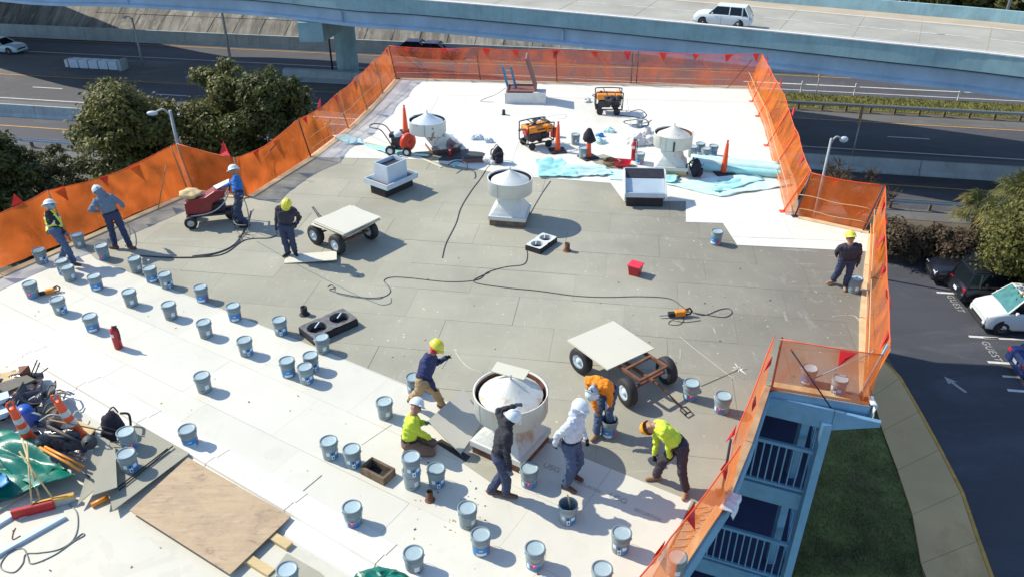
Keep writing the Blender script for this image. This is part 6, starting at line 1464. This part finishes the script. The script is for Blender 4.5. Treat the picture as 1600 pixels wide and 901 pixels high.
    hm = MB(); dome = [(0.175,-0.012),(0.172,-0.002),(0.128,0.012),(0.124,0.05),(0.108,0.09),(0.07,0.125),(0.025,0.138),(0.001,0.139)] if hat == 'brim' else [(0.132,-0.012),(0.134,0.0),(0.126,0.03),(0.118,0.065),(0.095,0.10),(0.055,0.125),(0.001,0.135)]
    hm.lathe(dome, hc, 24, M=Mh @ Matrix.Diagonal(Vector((0.93,1.06,1))))
    ho = hm.build('hard_hat', hatcol, e)
    rd = MB(); rd.tube([hc+Mh @ Vector((0, 0.125*math.cos(t)*0.98, 0.02+0.122*math.sin(t))) for t in [math.pi*(0.12+0.76*i/10) for i in range(11)]], 0.010, 6); rd.build('ridge', hatcol, ho)
    if hat != 'brim':
        bm_ = MB(); vs = []
        for i in range(9):
            t = math.pi*(0.15+0.7*i/8); vs += [hc+Mh @ Vector((0.125*math.cos(t), 0.135*math.sin(t), 0.0)), hc+Mh @ Vector((0.128*math.cos(t), 0.185*math.sin(t), -0.02)), hc+Mh @ Vector((0.128*math.cos(t), 0.185*math.sin(t), -0.014)), hc+Mh @ Vector((0.125*math.cos(t), 0.135*math.sin(t), 0.012))]
        bm_.add(vs, [(i*4+j, (i+1)*4+j, (i+1)*4+(j+1) % 4, i*4+(j+1) % 4) for i in range(8) for j in range(4)], 0, True); bm_.build('peak', hatcol, ho)
    # vest or printed patches: cloth skin lifted off the body
    def lift(name, cond, m_, d, par):
        sel = [p_.index for p_ in body.polygons if cond(body.polygons[p_.index])]
        if not sel: return None
        vm = {}; nv_ = []; nf = []
        for k in sel:
            f = []
            for v in body.polygons[k].vertices:
                if v not in vm: vm[v] = len(nv_); nv_.append(tuple(Vector(co2[v])+Vector(nr[v])*d))
                f.append(vm[v])
            nf.append(tuple(f))
        b = MB(); b.add(nv_, nf, 0, True); return b.build(name, m_, par)
    def loc(p_):
        c = Vector(body.polygons[p_.index].center)-(H-org); return c.dot(side), c.dot(fw), c.dot(up)
    if vest:
        def isv(p_):
            s_, f_, u_ = loc(p_); return pi[p_.index] == 0 and 0.06 < u_ < 0.49 and abs(s_) < (0.19 if u_ < 0.36 else 0.17) and not (f_ > 0.06 and u_ > 0.34 and abs(s_) < 0.06) and arm_clear(p_)
        armsegs = [(np.array(a-org), np.array(b-org), r) for a, b, r, rb, t in P if t == 'top' and (abs((a-(N-up*0.065+side*0.185)).length) < 1e-4 or abs((a-(N-up*0.065-side*0.185)).length) < 1e-4)]
        def arm_clear(p_):
            c = np.array(body.polygons[p_.index].center)
            for a, b, r in armsegs:
                ab = b-a; t = np.clip((c-a)@ab/(ab@ab), 0, 1)
                if t > 0.12 and np.linalg.norm(c-(a+t*ab)) < r+0.012: return False
            return True
        v = lift('safety_vest', isv, vest, 0.014, e)
        lift('reflective_stripe', lambda p_: isv(p_) and (0.13 < loc(p_)[2] < 0.18 or 0.30 < loc(p_)[2] < 0.34), MT['refl'], 0.018, v)
    lift('tool_belt', lambda p_: pi[p_.index] in (0,1) and 0.055 < loc(p_)[2] < 0.095 and abs(loc(p_)[0]) < 0.19 and abs(loc(p_)[1]) < 0.17, MT['fabric'], 0.010, e)
    for pt in (patches or []): lift(pt[0], lambda p_: pt[1](*loc(p_), pi[p_.index]), pt[2], 0.005, e)
    return e
face_m = {}; glove_m = {}
navy = cmat('navy denim', (0.03,0.045,0.10)); jean = cmat('blue denim', (0.06,0.10,0.19)); khaki = cmat('khaki cloth', (0.36,0.25,0.14)); brownp = cmat('brown trousers', (0.19,0.12,0.09)); darkp = cmat('dark trousers', (0.045,0.035,0.05))
hatw = mat('white hard hat', (0.62,0.70,0.74), 0.3, 0.04); haty = mat('yellow hard hat', (0.66,0.62,0.06), 0.3, 0.04); hato = mat('orange hard hat', (0.80,0.33,0.02), 0.3, 0.06)
boot = cmat('brown boots', (0.14,0.07,0.045)); boott = cmat('tan boots', (0.32,0.20,0.12)); bootd = cmat('dark boots', (0.03,0.028,0.03))
blk = cmat('black cloth', (0.016,0.018,0.028)); lime = cmat('lime shirt', (0.52,0.66,0.05)); hiyel = cmat('yellow green vest', (0.62,0.72,0.03)); orsh = cmat('orange shirt', (0.78,0.24,0.01)); whs = cmat('white hoodie cloth', (0.52,0.58,0.68)); gry = cmat('blue grey hoodie cloth', (0.13,0.18,0.25)); blu = cmat('bright blue jacket cloth', (0.02,0.13,0.42)); nvj = cmat('navy jacket cloth', (0.02,0.03,0.11)); drk = cmat('dark jacket cloth', (0.035,0.032,0.05)); glb = cmat('black gloves', (0.015,0.015,0.018)); glg = cmat('grey gloves', (0.10,0.14,0.20)); maskb = cmat('pale blue face cover', (0.30,0.42,0.50)); maskr = cmat('red face cover', (0.55,0.03,0.04)); tealc = cmat('teal print', (0.02,0.30,0.32))
def who(label, *a, fm=None, gm=None, **k):
    if fm: face_m[label] = fm; k['face'] = 'mask'
    if gm: glove_m[label] = gm; k['gloves'] = 'glove'
    return person(label, *a, **k)
V = Vector
who('worker in yellow safety vest and white brimmed hard hat among the leftmost pails', (88,362,.95), (77,323,1.45), (75,310,1.62), [(97,403),(118,414)], [(76,362,.95),(103,366,.86)], 15, blk, jean, boot, hat='brim', hatcol=hatw, vest=hiyel, fm=maskb, gm=glg, look=10, toes=[15,-15])
who('worker in blue grey hoodie and white hard hat holding a hose, back turned', (174,336,.95), (160,306,1.45), (150,295,1.62), [(180,384),(203,384)], [(150,330,1.1),(192,322,1.05)], 120, gry, navy, boot, hatcol=hatw, hood=gry, toes=[170,-20], look=150)
who('worker in bright blue jacket and white brimmed hat leaning on the red machine', (373,305,.95), (367,271,1.45), (363,260,1.62), [(377,348),(385,350)], [(353,292,1.05),(380,311,.95)], 205, blu, navy, bootd, hat='brim', hatcol=hatw, gm=glg, look=200)
who('worker in dark jacket and lime hard hat by the wagon handle, head bowed', (446.5,353,.95), (447,323,1.45), (448,318,1.60), [(461,393),(450,394)], [(461,354,.88),(432,358,.86)], 275, drk, navy, bootd, hatcol=haty, gm=glg, toes=[300,240])
who('worker in navy jacket and red face cover striding past the propped board', (661,593,.93), (674,549,1.42), (683,539,1.56), [(690,630),(640,628)], [(697,559,1.15),(677,603,.85)], -12, nvj, khaki, boot, hatcol=haty, fm=maskr, gm=glb, look=-20, elbow=[V((0.2,0.3,-0.6)),None])
who('kneeling worker in lime shirt with teal print and white hard hat', (639,688,.26), (645,648,.76), (650,634,.86), [(632,700,.07),(640,706,.07)], [(666,660,.50),(680,690,.12)], 0, lime, brownp, boott, hatcol=hatw, gm=glg, look=-10, knees=[(668,690,.12),(668,704,.10)], patches=[('print', lambda s,f,u,t: t == 0 and f < -0.02 and 0.24 < u < 0.42 and abs(s) < 0.11 and (int(u*45) % 3 != 0), tealc)])
who('worker in black hood and white hard hat with one hand on the nearest roof fan', (781,712,.95), (791,664,1.45), (801,652,1.58), [(768,764),(791,770)], [(803,634,1.45),(797,734,.85)], 5, blk, navy, boot, hatcol=hatw, hood=blk, gm=glg, look=20, toes=[-10,-10], elbow=[V((-0.5,0.6,0.1)),None])
who('worker in white hoodie and white hard hat walking right of the nearest roof fan', (893,690,.95), (900,651,1.45), (905,638,1.60), [(896,739),(885,757)], [(915,683,.90),(868,694,.92)], -35, whs, jean, boot, hatcol=hatw, hood=whs, fm=maskb, gm=glb)
who('worker in orange shirt bending over an open pail, white hard hat', (949,606,.93), (934,598,1.22), (926,612,1.13), [(955,668),(932,676)], [(956,645,.45),(935,655,.50)], 235, orsh, jean, boott, hatcol=hatw, fm=maskb, look=230)
who('worker in plain lime shirt and orange hard hat, bending with hands low', (1062,694,.92), (1032,667,1.20), (1018,666,1.16), [(1071,764),(1026,742)], [(1050,727,.50),(1023,712,.52)], 205, lime, darkp, boott, hatcol=hato, gm=glb, look=200, toes=[250,190])
who('worker in dark jacket and yellow hard hat bending over a pail at the right edge', (1325,403,.93), (1329,384,1.35), (1329,376,1.46), [(1321,445),(1302,438)], [(1340,420,.62),(1307,398,.88)], 262, drk, navy, boott, hatcol=haty, gm=glb, toes=[250,200])

# ================================================================ VEHICLES
def car(kind, p, rz, label, cat, paint, L, W_, H, hood_f, hood_h, ws, roof0, roof1, rear, glass='glass', wr=0.33, scale=1.0, dark_low=False, rack=False):
    """stations along x (front positive). hood_h: belt height, ws: base of windscreen, roof0..roof1 roof span, rear: base of rear window"""
    e = empty(kind, p, label, cat, rz=rz); e.scale = (scale,)*3
    h2 = L/2; w = W_/2
    st = [(-h2,0.45,hood_h*0.80,0.86),(-h2+0.10,0.26,hood_h*0.97,0.95),(-h2*0.6,0.22,hood_h,1.0),(0,0.22,hood_h,1.0),(ws,0.22,hood_h*0.99,1.0),(h2-0.55,0.22,hood_f,0.98),(h2-0.15,0.24,hood_f*0.90,0.92),(h2,0.42,hood_f*0.72,0.80)]
    b = MB(); vs = []; sec = []
    for x, z0, z1, k in st:
        ww = w*k; ring = [(-ww*0.92,z0),(-ww,z0+0.14),(-ww*1.0,(z0+z1)*0.55),(-ww*0.97,z1-0.08),(-ww*0.88,z1),(0,z1+0.02),(ww*0.88,z1),(ww*0.97,z1-0.08),(ww*1.0,(z0+z1)*0.55),(ww,z0+0.14),(ww*0.92,z0)]
        sec.append([(x,y,z) for y, z in ring])
    k = 11; vs = [v for s in sec for v in s]
    fs = [(i*k+j,i*k+(j+1) % k,(i+1)*k+(j+1) % k,(i+1)*k+j) for i in range(len(st)-1) for j in range(k)]+[tuple(range(k)), tuple(range((len(st)-1)*k, len(st)*k))[::-1]]
    o = b.add(vs, fs, 0, True).build('body', paint, e); m_ = o.modifiers.new('b','BEVEL'); m_.width = 0.03; m_.segments = 2; m_.limit_method = 'ANGLE'; m_.angle_limit = R(40)
    # greenhouse: glass body and painted roof skin with pillars
    zb = hood_h-0.02; wb = w*0.93; wt = w*0.76
    bt = [(ws,zb,wb),(roof0,H-0.05,wt),(roof1,H-0.05,wt),(rear,zb,wb)]
    g_ = MB(); vs = []
    for x, z, ww in bt: vs += [(x,-ww,z),(x,ww,z)]
    for nm_, ids, gm_ in (('windscreen',(0,1,3,2),glass),('rear_window',(4,5,7,6),'glass'),('side_window',(0,2,4,6),'glass'),('side_window',(1,7,5,3),'glass')):
        MB().add([vs[q_] for q_ in ids], [(0,1,2,3)]).build(nm_, MT[gm_], e)
    rf = MB(); rf.box(((roof0+roof1)/2,0,H-0.025), (roof0-roof1+0.06, wt*2+0.02, 0.06)); ro = rf.build('roof', paint, e); bevel(ro, 0.025)
    xm = (ws+rear)/2-0.05
    pls = [((ws-0.02,1),(roof0,1),0.06),((rear+0.02,1),(roof1,1),0.10),((xm,1),(xm,1),0.07)]+([((xm-1.0,1),(xm-0.95,1),0.08)] if L > 4.4 and H > 1.55 else [])
    for (xa,_),(xb,_),wd in pls:
        for s_ in (-1,1): MB().bar((xa,wb*s_,zb),(xb,wt*s_,H-0.04),wd,0.06).build('pillar', paint, e)
    for x in (h2-0.85, -h2+0.85):
        for s_ in (-1,1):
            t = wheel(MB(), (0,0,0), (0,s_,0), wr, 0.22).build('wheel', MT['black'], e, (x, s_*(w-0.10), wr)); rim(MB(), (0,0,0), (0,s_,0), wr, 0.22).build('rim', MT['galv'], t)
            MB().lathe([(0.001,0.0),(wr+0.07,0.0),(wr+0.07,0.012)], (x,s_*(w-0.004),wr+0.02), 20, M=Matrix.Rotation(R(-90*s_),3,'X')).build('wheel_arch', MT['black'], e)
    for s_ in (-1,1):
        bevel(MB().box((h2-0.12,s_*w*0.66,hood_f*0.74), (0.16,0.34,0.15)).build('headlight', MT['lamp'], e), 0.03)
        bevel(MB().box((-h2+0.06,s_*w*0.76,hood_h*0.78), (0.12,0.24,0.20)).build('tail_light', MT['tail'], e), 0.03)
        bevel(MB().box((ws-0.35,s_*(w+0.08),hood_h+0.05), (0.12,0.16,0.13)).build('mirror', paint, e), 0.02)
        MB().box((0.35,s_*(w*1.0),hood_h*0.82), (0.16,0.03,0.03)).build('door_handle', MT['galv'], e)
        MB().box((0.0,s_*(w+0.002),hood_h*0.55), (0.012,0.012,hood_h*0.72)).build('door_seam', MT['black'], e)
    MB().box((h2-0.03,0,0.52), (0.10,W_*0.6,0.16)).build('grille', MT['black'], e)
    lowm = MT['dark'] if dark_low else paint
    bevel(MB().box((h2-0.02,0,0.36), (0.14,W_*0.88,0.20)).build('bumper', lowm, e), 0.04); bevel(MB().box((-h2+0.02,0,0.40), (0.14,W_*0.88,0.22)).build('bumper', lowm, e), 0.04)
    MB().box((-h2-0.035,0,0.62), (0.02,0.32,0.15)).build('number_plate', MT['lwhite'], e)
    if rack:
        for s_ in (-1,1): MB().bar((roof0-0.1,s_*wt*0.85,H+0.06),(roof1+0.1,s_*wt*0.85,H+0.06),0.04,0.04).build('roof_rail', MT['dark'], e)
    return e
pw = mat('white car paint', (0.66,0.70,0.72), 0.25, 0.03); pb_ = mat('black car paint', (0.012,0.014,0.022), 0.15, 0.05); pn = mat('navy car paint', (0.015,0.03,0.12), 0.18, 0.05); pbl = mat('pale blue white car paint', (0.45,0.60,0.66), 0.3, 0.04)
car('suv', tuple(at(1128,40,-2.50)), R(156), 'white sport utility car driving on the elevated highway', 'car', pw, 4.5, 1.85, 1.62, 0.98, 1.02, 1.05, 0.45, -1.75, -2.15, scale=0.86)
sp = at(1130,18,-2.5+1.4); 
q = at(1552,512,GZ); car('cargo_van', (q.x+1.75,q.y+0.15,GZ+0.03), R(175), 'white van with dark bumper parked nose out in the lot', 'van', pw, 5.3, 1.98, 1.98, 1.12, 1.22, 1.75, 1.05, -2.5, -2.6, glass='glassgreen', dark_low=True, wr=0.36, scale=0.95)
q = at(1535,470,GZ); car('black_suv', (q.x+0.9,q.y+0.1,GZ+0.03), R(-4), 'black sport utility car parked tail out between the sedan and the white van', 'car', pb_, 4.6, 1.85, 1.75, 1.0, 1.08, 1.0, 0.5, -2.0, -2.25, rack=True)
q = at(1495,440,GZ); car('sedan', (q.x+0.9,q.y,GZ+0.03), R(170), 'black sedan parked nose out below the brown hedge', 'car', pb_, 4.7, 1.82, 1.45, 0.88, 0.95, 0.95, 0.2, -1.2, -1.85)
q = at(1600,590,GZ); car('sedan', (q.x+1.9,q.y+0.1,GZ+0.03), R(-6), 'blue sedan parked tail out at the right edge of the view', 'car', pn, 4.6, 1.80, 1.45, 0.88, 0.95, 0.95, 0.2, -1.2, -1.85)
q = at(6,82,GZ); car('sedan', (q.x,q.y,GZ+0.02), R(-12), 'pale blue sedan driving on the far road at the left edge', 'car', pbl, 4.7, 1.82, 1.45, 0.90, 0.95, 0.95, 0.2, -1.2, -1.85)
q = at(655,86,GZ); car('sedan', (q.x,q.y,GZ+0.02), R(-10), 'dark blue car on the far road just above the netting corner, left one', 'car', pn, 4.6, 1.80, 1.45, 0.88, 0.95, 0.95, 0.2, -1.2, -1.85)
q = at(684,89,GZ); car('sedan', (q.x,q.y,GZ+0.02), R(-10), 'dark blue car on the far road just above the netting corner, right one', 'car', pn, 4.6, 1.80, 1.45, 0.88, 0.95, 0.95, 0.2, -1.2, -1.85)

# ================================================================ POLES AND SIGNS
def street_lamp(foot, top, arm, label, r=0.12, head=(0.7,0.3,0.12), m='pole'):
    f = Vector(foot); t = Vector((f.x, f.y, top)); e = empty('street_lamp', f, label, 'street lamp')
    MB().tube([(0,0,0),(0,0,top-f.z)], [r, r*0.6], 12).build('pole', MT[m], e); a = Vector(arm)
    MB().tube(spline([Vector((0,0,top-f.z-0.3)), Vector((0,0,top-f.z))+a*0.4+Vector((0,0,0.10)), Vector((0,0,top-f.z))+a], 4), 0.05, 8).build('arm', MT[m], e)
    h = MB().sphere((0,0,0), 1, 16, 10, sc=(head[0]/2, head[1]/2, head[2])); o = h.build('lamp_head', MT['bluewhite'], e, Vector((0,0,top-f.z))+a*1.15, math.atan2(a.y, a.x))
    return e
street_lamp((-17.05,38,GZ), -2.75, (-0.75,-0.1,-0.1), 'grey street lamp between the two big trees at left', head=(0.55,0.26,0.12))
street_lamp((15.8,37,GZ), -3.85, (0.55,0.0,-0.05), 'short grey street lamp behind the netting notch on the right', 0.10, head=(0.42,0.26,0.16))
street_lamp((-25.0,70,GZ), 3.0, (-1.5,0,0.1), 'tall slim pale lamp pole rising past the overpass at the upper left', 0.13, m='galv')
q = at(223.3,100,GZ); street_lamp((q.x,q.y,GZ), -6.6, (-0.7,0.2,0.0), 'slim shaded pole standing at the start of the median barrier', 0.12, head=(0.4,0.25,0.12))
for (x,y,l,zt) in ((1330,250,'brown square sign seen edge on, on a thin pole beyond the right netting',-7.2),(1273,158,'thin brown sign post on the grass strip beside the overpass shadow',-8.4)):
    q = at(x,y,GZ); e = empty('road_sign', (q.x,q.y,GZ), l, 'road sign', rz=R(80))
    MB().tube([(0,0,0),(0,0,zt-GZ)], 0.05, 8).build('post', MT['pole'], e); MB().box((0,0.06,zt-GZ-0.6 if x > 1300 else zt-GZ-0.3), (0.55,0.04,1.3) if x > 1300 else (0.5,0.04,0.5)).build('sign_panel', MT['rope'], e)
for (x,y,zt,l) in ((1418,0,8,'thin pole beyond the bridge at the upper right'),(1572,6,8,'thicker pole beyond the bridge at the top right corner')):
    q = at(x,y+16,-7.0); e = empty('utility_pole', (q.x,q.y,GZ), l, 'pole'); MB().tube([(0,0,0),(0,0,zt-GZ)], 0.14, 10).build('pole', MT['pole'], e)

# ================================================================ VEGETATION
def leaves(blobs, n, ls, seed, m, name, parent, fill=0.55, up=0.35):
    g_ = np.random.default_rng(seed); w = np.array([b[3]*b[4]*b[5] for b in blobs])**0.67; w /= w.sum(); k = g_.choice(len(blobs), n, p=w)
    B = np.array(blobs)[k]; d = g_.normal(size=(n,3)); d /= np.linalg.norm(d, axis=1)[:,None]; d[:,2] = np.where(d[:,2] < -0.5, -d[:,2], d[:,2])
    rad = fill+(1-fill)*g_.random(n)**0.5; rad *= 1+0.22*g_.normal(size=n)
    P = B[:,:3]+d*B[:,3:6]*rad[:,None]
    nrm = d+g_.normal(size=(n,3))*0.6; nrm[:,2] += up; nrm /= np.linalg.norm(nrm, axis=1)[:,None]
    t = np.cross(nrm, g_.normal(size=(n,3))); t /= np.linalg.norm(t, axis=1)[:,None]; bt = np.cross(nrm, t)
    s = ls*(0.6+0.8*g_.random(n))[:,None]; L = t*s; Wd = bt*s*0.5
    V_ = np.stack([P-L, P+Wd, P+L, P-Wd], 1).reshape(-1,3); Q = np.arange(n*4).reshape(-1,4)
    me = fast_mesh(name, V_, Q, [m]); o = bpy.data.objects.new(name, me); C.objects.link(o); o.parent = parent; return o
def tree(x, y, base, blobs_r, label, m, seed, n=16000, ls=0.16, cat='tree', trunk=0.22, crown=(4,4,3.4), cz=4.0, nb=22, name='leafy_tree'):
    e = empty(name, (x,y,base), label, cat); rr = random.Random(seed); blobs = []
    for i in range(nb):
        a = rr.uniform(0, 6.283); u = rr.random()**0.6; z = rr.uniform(-0.8, 1.0); k = math.sqrt(max(0.05, 1-z*z*0.8))
        bx, by, bz = crown[0]*u*k*math.cos(a), crown[1]*u*k*math.sin(a), cz+crown[2]*z; r_ = rr.choice((0.45,0.6,0.8,1.0,1.2))*rr.uniform(0.85,1.15)*blobs_r
        if i % 4 == 0: bx *= 1.2; by *= 1.2; bz += 0.25*crown[2]*(1 if z > 0 else -0.3); r_ *= 0.7
        blobs.append((bx, by, bz, r_*rr.uniform(0.8,1.3), r_*rr.uniform(0.8,1.3), r_*rr.uniform(0.6,1.1)))
    tb = MB(); tb.tube([(0,0,0),(0.1,0.05,cz*0.4),(0.0,0.1,cz*0.9)], [trunk*1.3, trunk, trunk*0.6], 10)
    for bx, by, bz, *_ in blobs[:12]: tb.tube(spline([(0.05,0.05,cz*0.45), (bx*0.4,by*0.4,cz*0.45+(bz-cz*0.45)*0.55), (bx,by,bz)], 4), [trunk*0.5*(1-0.75*q/8) for q in range(9)], 6)
    tb.build('trunk', MT['bark'], e); leaves(blobs, n, ls, seed, m, 'crown', e); return e
def tp(x, y, z): v = at(x, y, z); return v.x, v.y
tree(-20.2,39.5,GZ,0.95,'big olive green tree left of the street lamp, behind the left netting',MT['leafA'],21,42000,0.12,crown=(2.3,2.2,3.0),cz=5.2,nb=64)
tree(-16.0,42.5,GZ,0.9,'dark bushy tree right of the street lamp, left half of the pair',MT['leafA'],22,34000,0.12,crown=(1.9,2.2,3.4),cz=4.9,nb=54)
tree(-12.6,41.5,GZ,0.95,'broad dark tree right beside the sloping netting',MT['leafB'],23,38000,0.12,crown=(2.4,2.2,3.1),cz=5.2,nb=60)
x,y = tp(300,275,-8.2); tree(x,y,GZ,0.9,'shaded lower bush between the two big trees and the netting',MT['leafB'],24,24000,0.13,crown=(5.0,1.8,1.4),cz=2.2,nb=50,cat='bush',name='bush')
x,y = tp(85,290,-7.6); tree(x,y,GZ,0.6,'rounded grey green shrub mass behind the left netting',MT['leafC'],25,36000,0.08,crown=(3.2,2.2,1.7),cz=3.2,nb=70,cat='bush',name='bush')
x,y = tp(-5,290,-6.8); tree(x,y,GZ,0.7,'dark green tree cut by the left edge of the view',MT['leafB'],26,22000,0.12,crown=(1.9,2.0,2.3),cz=4.2,nb=50)
x,y = tp(150,320,-8.5); tree(x,y,GZ,1.0,'low dark undergrowth in front of the grey green shrub',MT['leafB'],27,22000,0.13,crown=(5.0,1.6,1.0),cz=1.8,nb=30,cat='bush',name='bush')
x,y = tp(30,345,-9.0); tree(x,y,GZ,1.0,'dark ground bush just beyond the left netting',MT['leafB'],28,16000,0.13,crown=(4.0,1.4,0.8),cz=1.3,nb=20,cat='bush',name='bush')
# bare tree
def bare(x, y, label, seed, h=4.6, sp=2.4, nmain=18):
    e = empty('bare_tree', (x,y,GZ), label, 'tree'); rr = random.Random(seed); b = MB(); b.tube([(0,0,0),(0,0,h*0.3)], [0.12,0.09], 8); tw = MB()
    for i in range(nmain):
        a = rr.uniform(0,6.28); r_ = sp*rr.uniform(0.3,1); P = [Vector((0,0,h*0.2)), Vector((r_*0.4*math.cos(a), r_*0.4*math.sin(a), h*rr.uniform(0.4,0.6))), Vector((r_*math.cos(a), r_*math.sin(a), h*rr.uniform(0.55,1.0)))]
        S = spline(P, 5); b.tube(S, [0.06*(1-0.7*k/(len(S)-1)) for k in range(len(S))], 5)
        for j in range(26):
            q = S[rr.randrange(4, len(S))]; d = Vector((rr.uniform(-1,1), rr.uniform(-1,1), rr.uniform(-0.1,1))).normalized(); L_ = rr.uniform(0.3,0.9); m1 = q+d*L_*0.5; d2 = (d+Vector((rr.uniform(-.6,.6),rr.uniform(-.6,.6),rr.uniform(-.2,.5)))).normalized()
            tw.tube([q, m1, m1+d2*L_*0.5], [0.026,0.020,0.012], 3, caps=False)
            for u in range(2):
                d3 = (d2+Vector((rr.uniform(-.9,.9),rr.uniform(-.9,.9),rr.uniform(-.5,.7)))).normalized(); tw.tube([m1, m1+d3*L_*0.5], [0.018,0.010], 3, caps=False)
    b.build('trunk', MT['bark'], e); tw.build('twigs', MT['dry'], e); return e
x,y = tp(1270,290,-8); bare(x,y,'leafless grey tree behind the short netting notch',31,4.4,2.3,22)
x,y = tp(1340,300,-8.6); bare(x,y,'leafless brush right of the bare tree, before the near carriageway',32,3.2,2.2,20)
# brown hedge along the lot
hl = [(1400,378),(1432,380),(1465,383),(1498,388),(1530,392),(1565,396)]
for i,(hx,hy) in enumerate(hl):
    x,y = tp(hx,hy,-10.0); ls_ = ['first','second','third','fourth','fifth','sixth'][i]
    tree(x,y,GZ,0.55,'dry brown hedge clump along the top of the parking lot, '+ls_+' from the left',MT['dry'],40+i,7000,0.09,crown=(1.1,0.8,0.7),cz=0.95,nb=12,cat='hedge',trunk=0.06,name='hedge_clump')
# sabal palms
def fan_palm(x, y, base, h, label, seed, nf=34, R_=1.25):
    e = empty('palm_tree', (x,y,base), label, 'palm tree'); rr = random.Random(seed)
    tr = MB(); tr.tube([(0,0,0),(0.05,0,h*0.5),(0,0,h)], [0.2,0.17,0.2], 12); tr.build('trunk', MT['bark'], e)
    for f in range(nf):
        a = rr.uniform(0,6.283); el = rr.uniform(-0.5,1.3); d = Vector((math.cos(a)*math.cos(el), math.sin(a)*math.cos(el), math.sin(el))); L_ = rr.uniform(0.5,0.9)
        c = Vector((0,0,h))+d*L_; b = MB(); b.tube([Vector((0,0,h)), c], [0.02,0.012], 4)
        sd = d.cross(Vector((0,0,1)))
        if sd.length < 0.1: sd = Vector((1,0,0))
        sd.normalize(); u = sd.cross(d)
        for k in range(19):
            t = R(-105+210*k/18); dr = (d*math.cos(t)+sd*math.sin(t)).normalized(); rl = R_*rr.uniform(0.6,0.85)*(0.75+0.25*math.cos(t)); w_ = 0.03
            s2 = dr.cross(u).normalized(); m1 = c+dr*rl*0.6+u*0.05; t1 = c+dr*rl-Vector((0,0,rl*0.28*rr.uniform(0.6,1.6)))
            b.add([c, m1+s2*w_, t1, m1-s2*w_], [(0,1,2,3)])
        b.build('frond', MT['palmy'] if rr.random() < 0.16 and el < 0.6 else MT['palm'], e)
    return e
for i,(px,py,z,l) in enumerate(((1528,335,-8.6,'fan palm with yellowing fronds at the end of the brown hedge'),(1580,345,-8.0,'fan palm behind the yellowing one at the right edge'),(1596,300,-7.4,'tall fan palm highest at the right edge'))):
    x,y = tp(px,py,z); fan_palm(x,y,GZ,z-GZ,l,50+i)
x,y = tp(1672,385,-7.0); tree(x,y,GZ,0.95,'oak like tree overhanging the parked cars at the right edge',MT['leafA'],61,46000,0.09,crown=(3.0,3.2,2.6),cz=3.9,nb=60)
# trees beyond the bridge at the top right and along the crest
for i in range(9):
    q = at(1330+i*42, 20+i*2, -8.0)
    tree(q.x,q.y+5+3*(i % 2),GZ,1.6,'dark tree in the row beyond the bridge, '+['first','second','third','fourth','fifth','sixth','seventh','eighth','ninth'][i]+' from the left',MT['leafB' if i % 2 else 'leafA'],70+i,9000,0.30,crown=(3.8,3.2,3.0),cz=3.4,nb=18,trunk=0.3)
# grass blades on the lawn and strip
gr = random.Random(4); bl = []
def tufts(name, pts, hgt, m, label, wd=0.02):
    n = len(pts); g_ = np.random.default_rng(5); P = np.array(pts); a = g_.random(n)*6.283; h_ = hgt*(0.5+g_.random(n)); t = np.stack([np.cos(a), np.sin(a), 0*a], 1)
    ln = np.stack([g_.normal(size=n)*0.4*h_, g_.normal(size=n)*0.4*h_, h_], 1); V_ = np.stack([P-t*wd, P+t*wd, P+ln], 1).reshape(-1,3)
    me = fast_mesh(name, V_, np.arange(n*3).reshape(-1,3), [m]); o = bpy.data.objects.new(name, me); C.objects.link(o); return tag(o, label, 'grass', None, 'stuff')
pts = []
while len(pts) < 26000:
    q = at(gr.uniform(1225,1450), gr.uniform(600,900), GZ+0.06)
    pts.append((q.x,q.y,q.z))
pts2 = [p_ for p_ in pts if True]
def inpoly(x, y, poly):
    c = False
    for i in range(len(poly)):
        x1,y1 = poly[i-1]; x2,y2 = poly[i]
        if (y1 > y) != (y2 > y) and x < (x2-x1)*(y-y1)/(y2-y1)+x1: c = not c
    return c
pts = [p_ for p_ in pts if inpoly(p_[0], p_[1], lw)]
tufts('grass', pts, 0.06, MT['lawn'], 'short lawn grass below the blue walkway', 0.012)
pts = []
for i in range(22000): s_ = gr.uniform(8,75); t_ = gr.uniform(67.7,71.5); pts.append(hw(s_,t_,0.03))
tufts('grass', pts, 0.16, MT['grass'], 'rough yellow green grass on the strip beside the guardrail', 0.03)
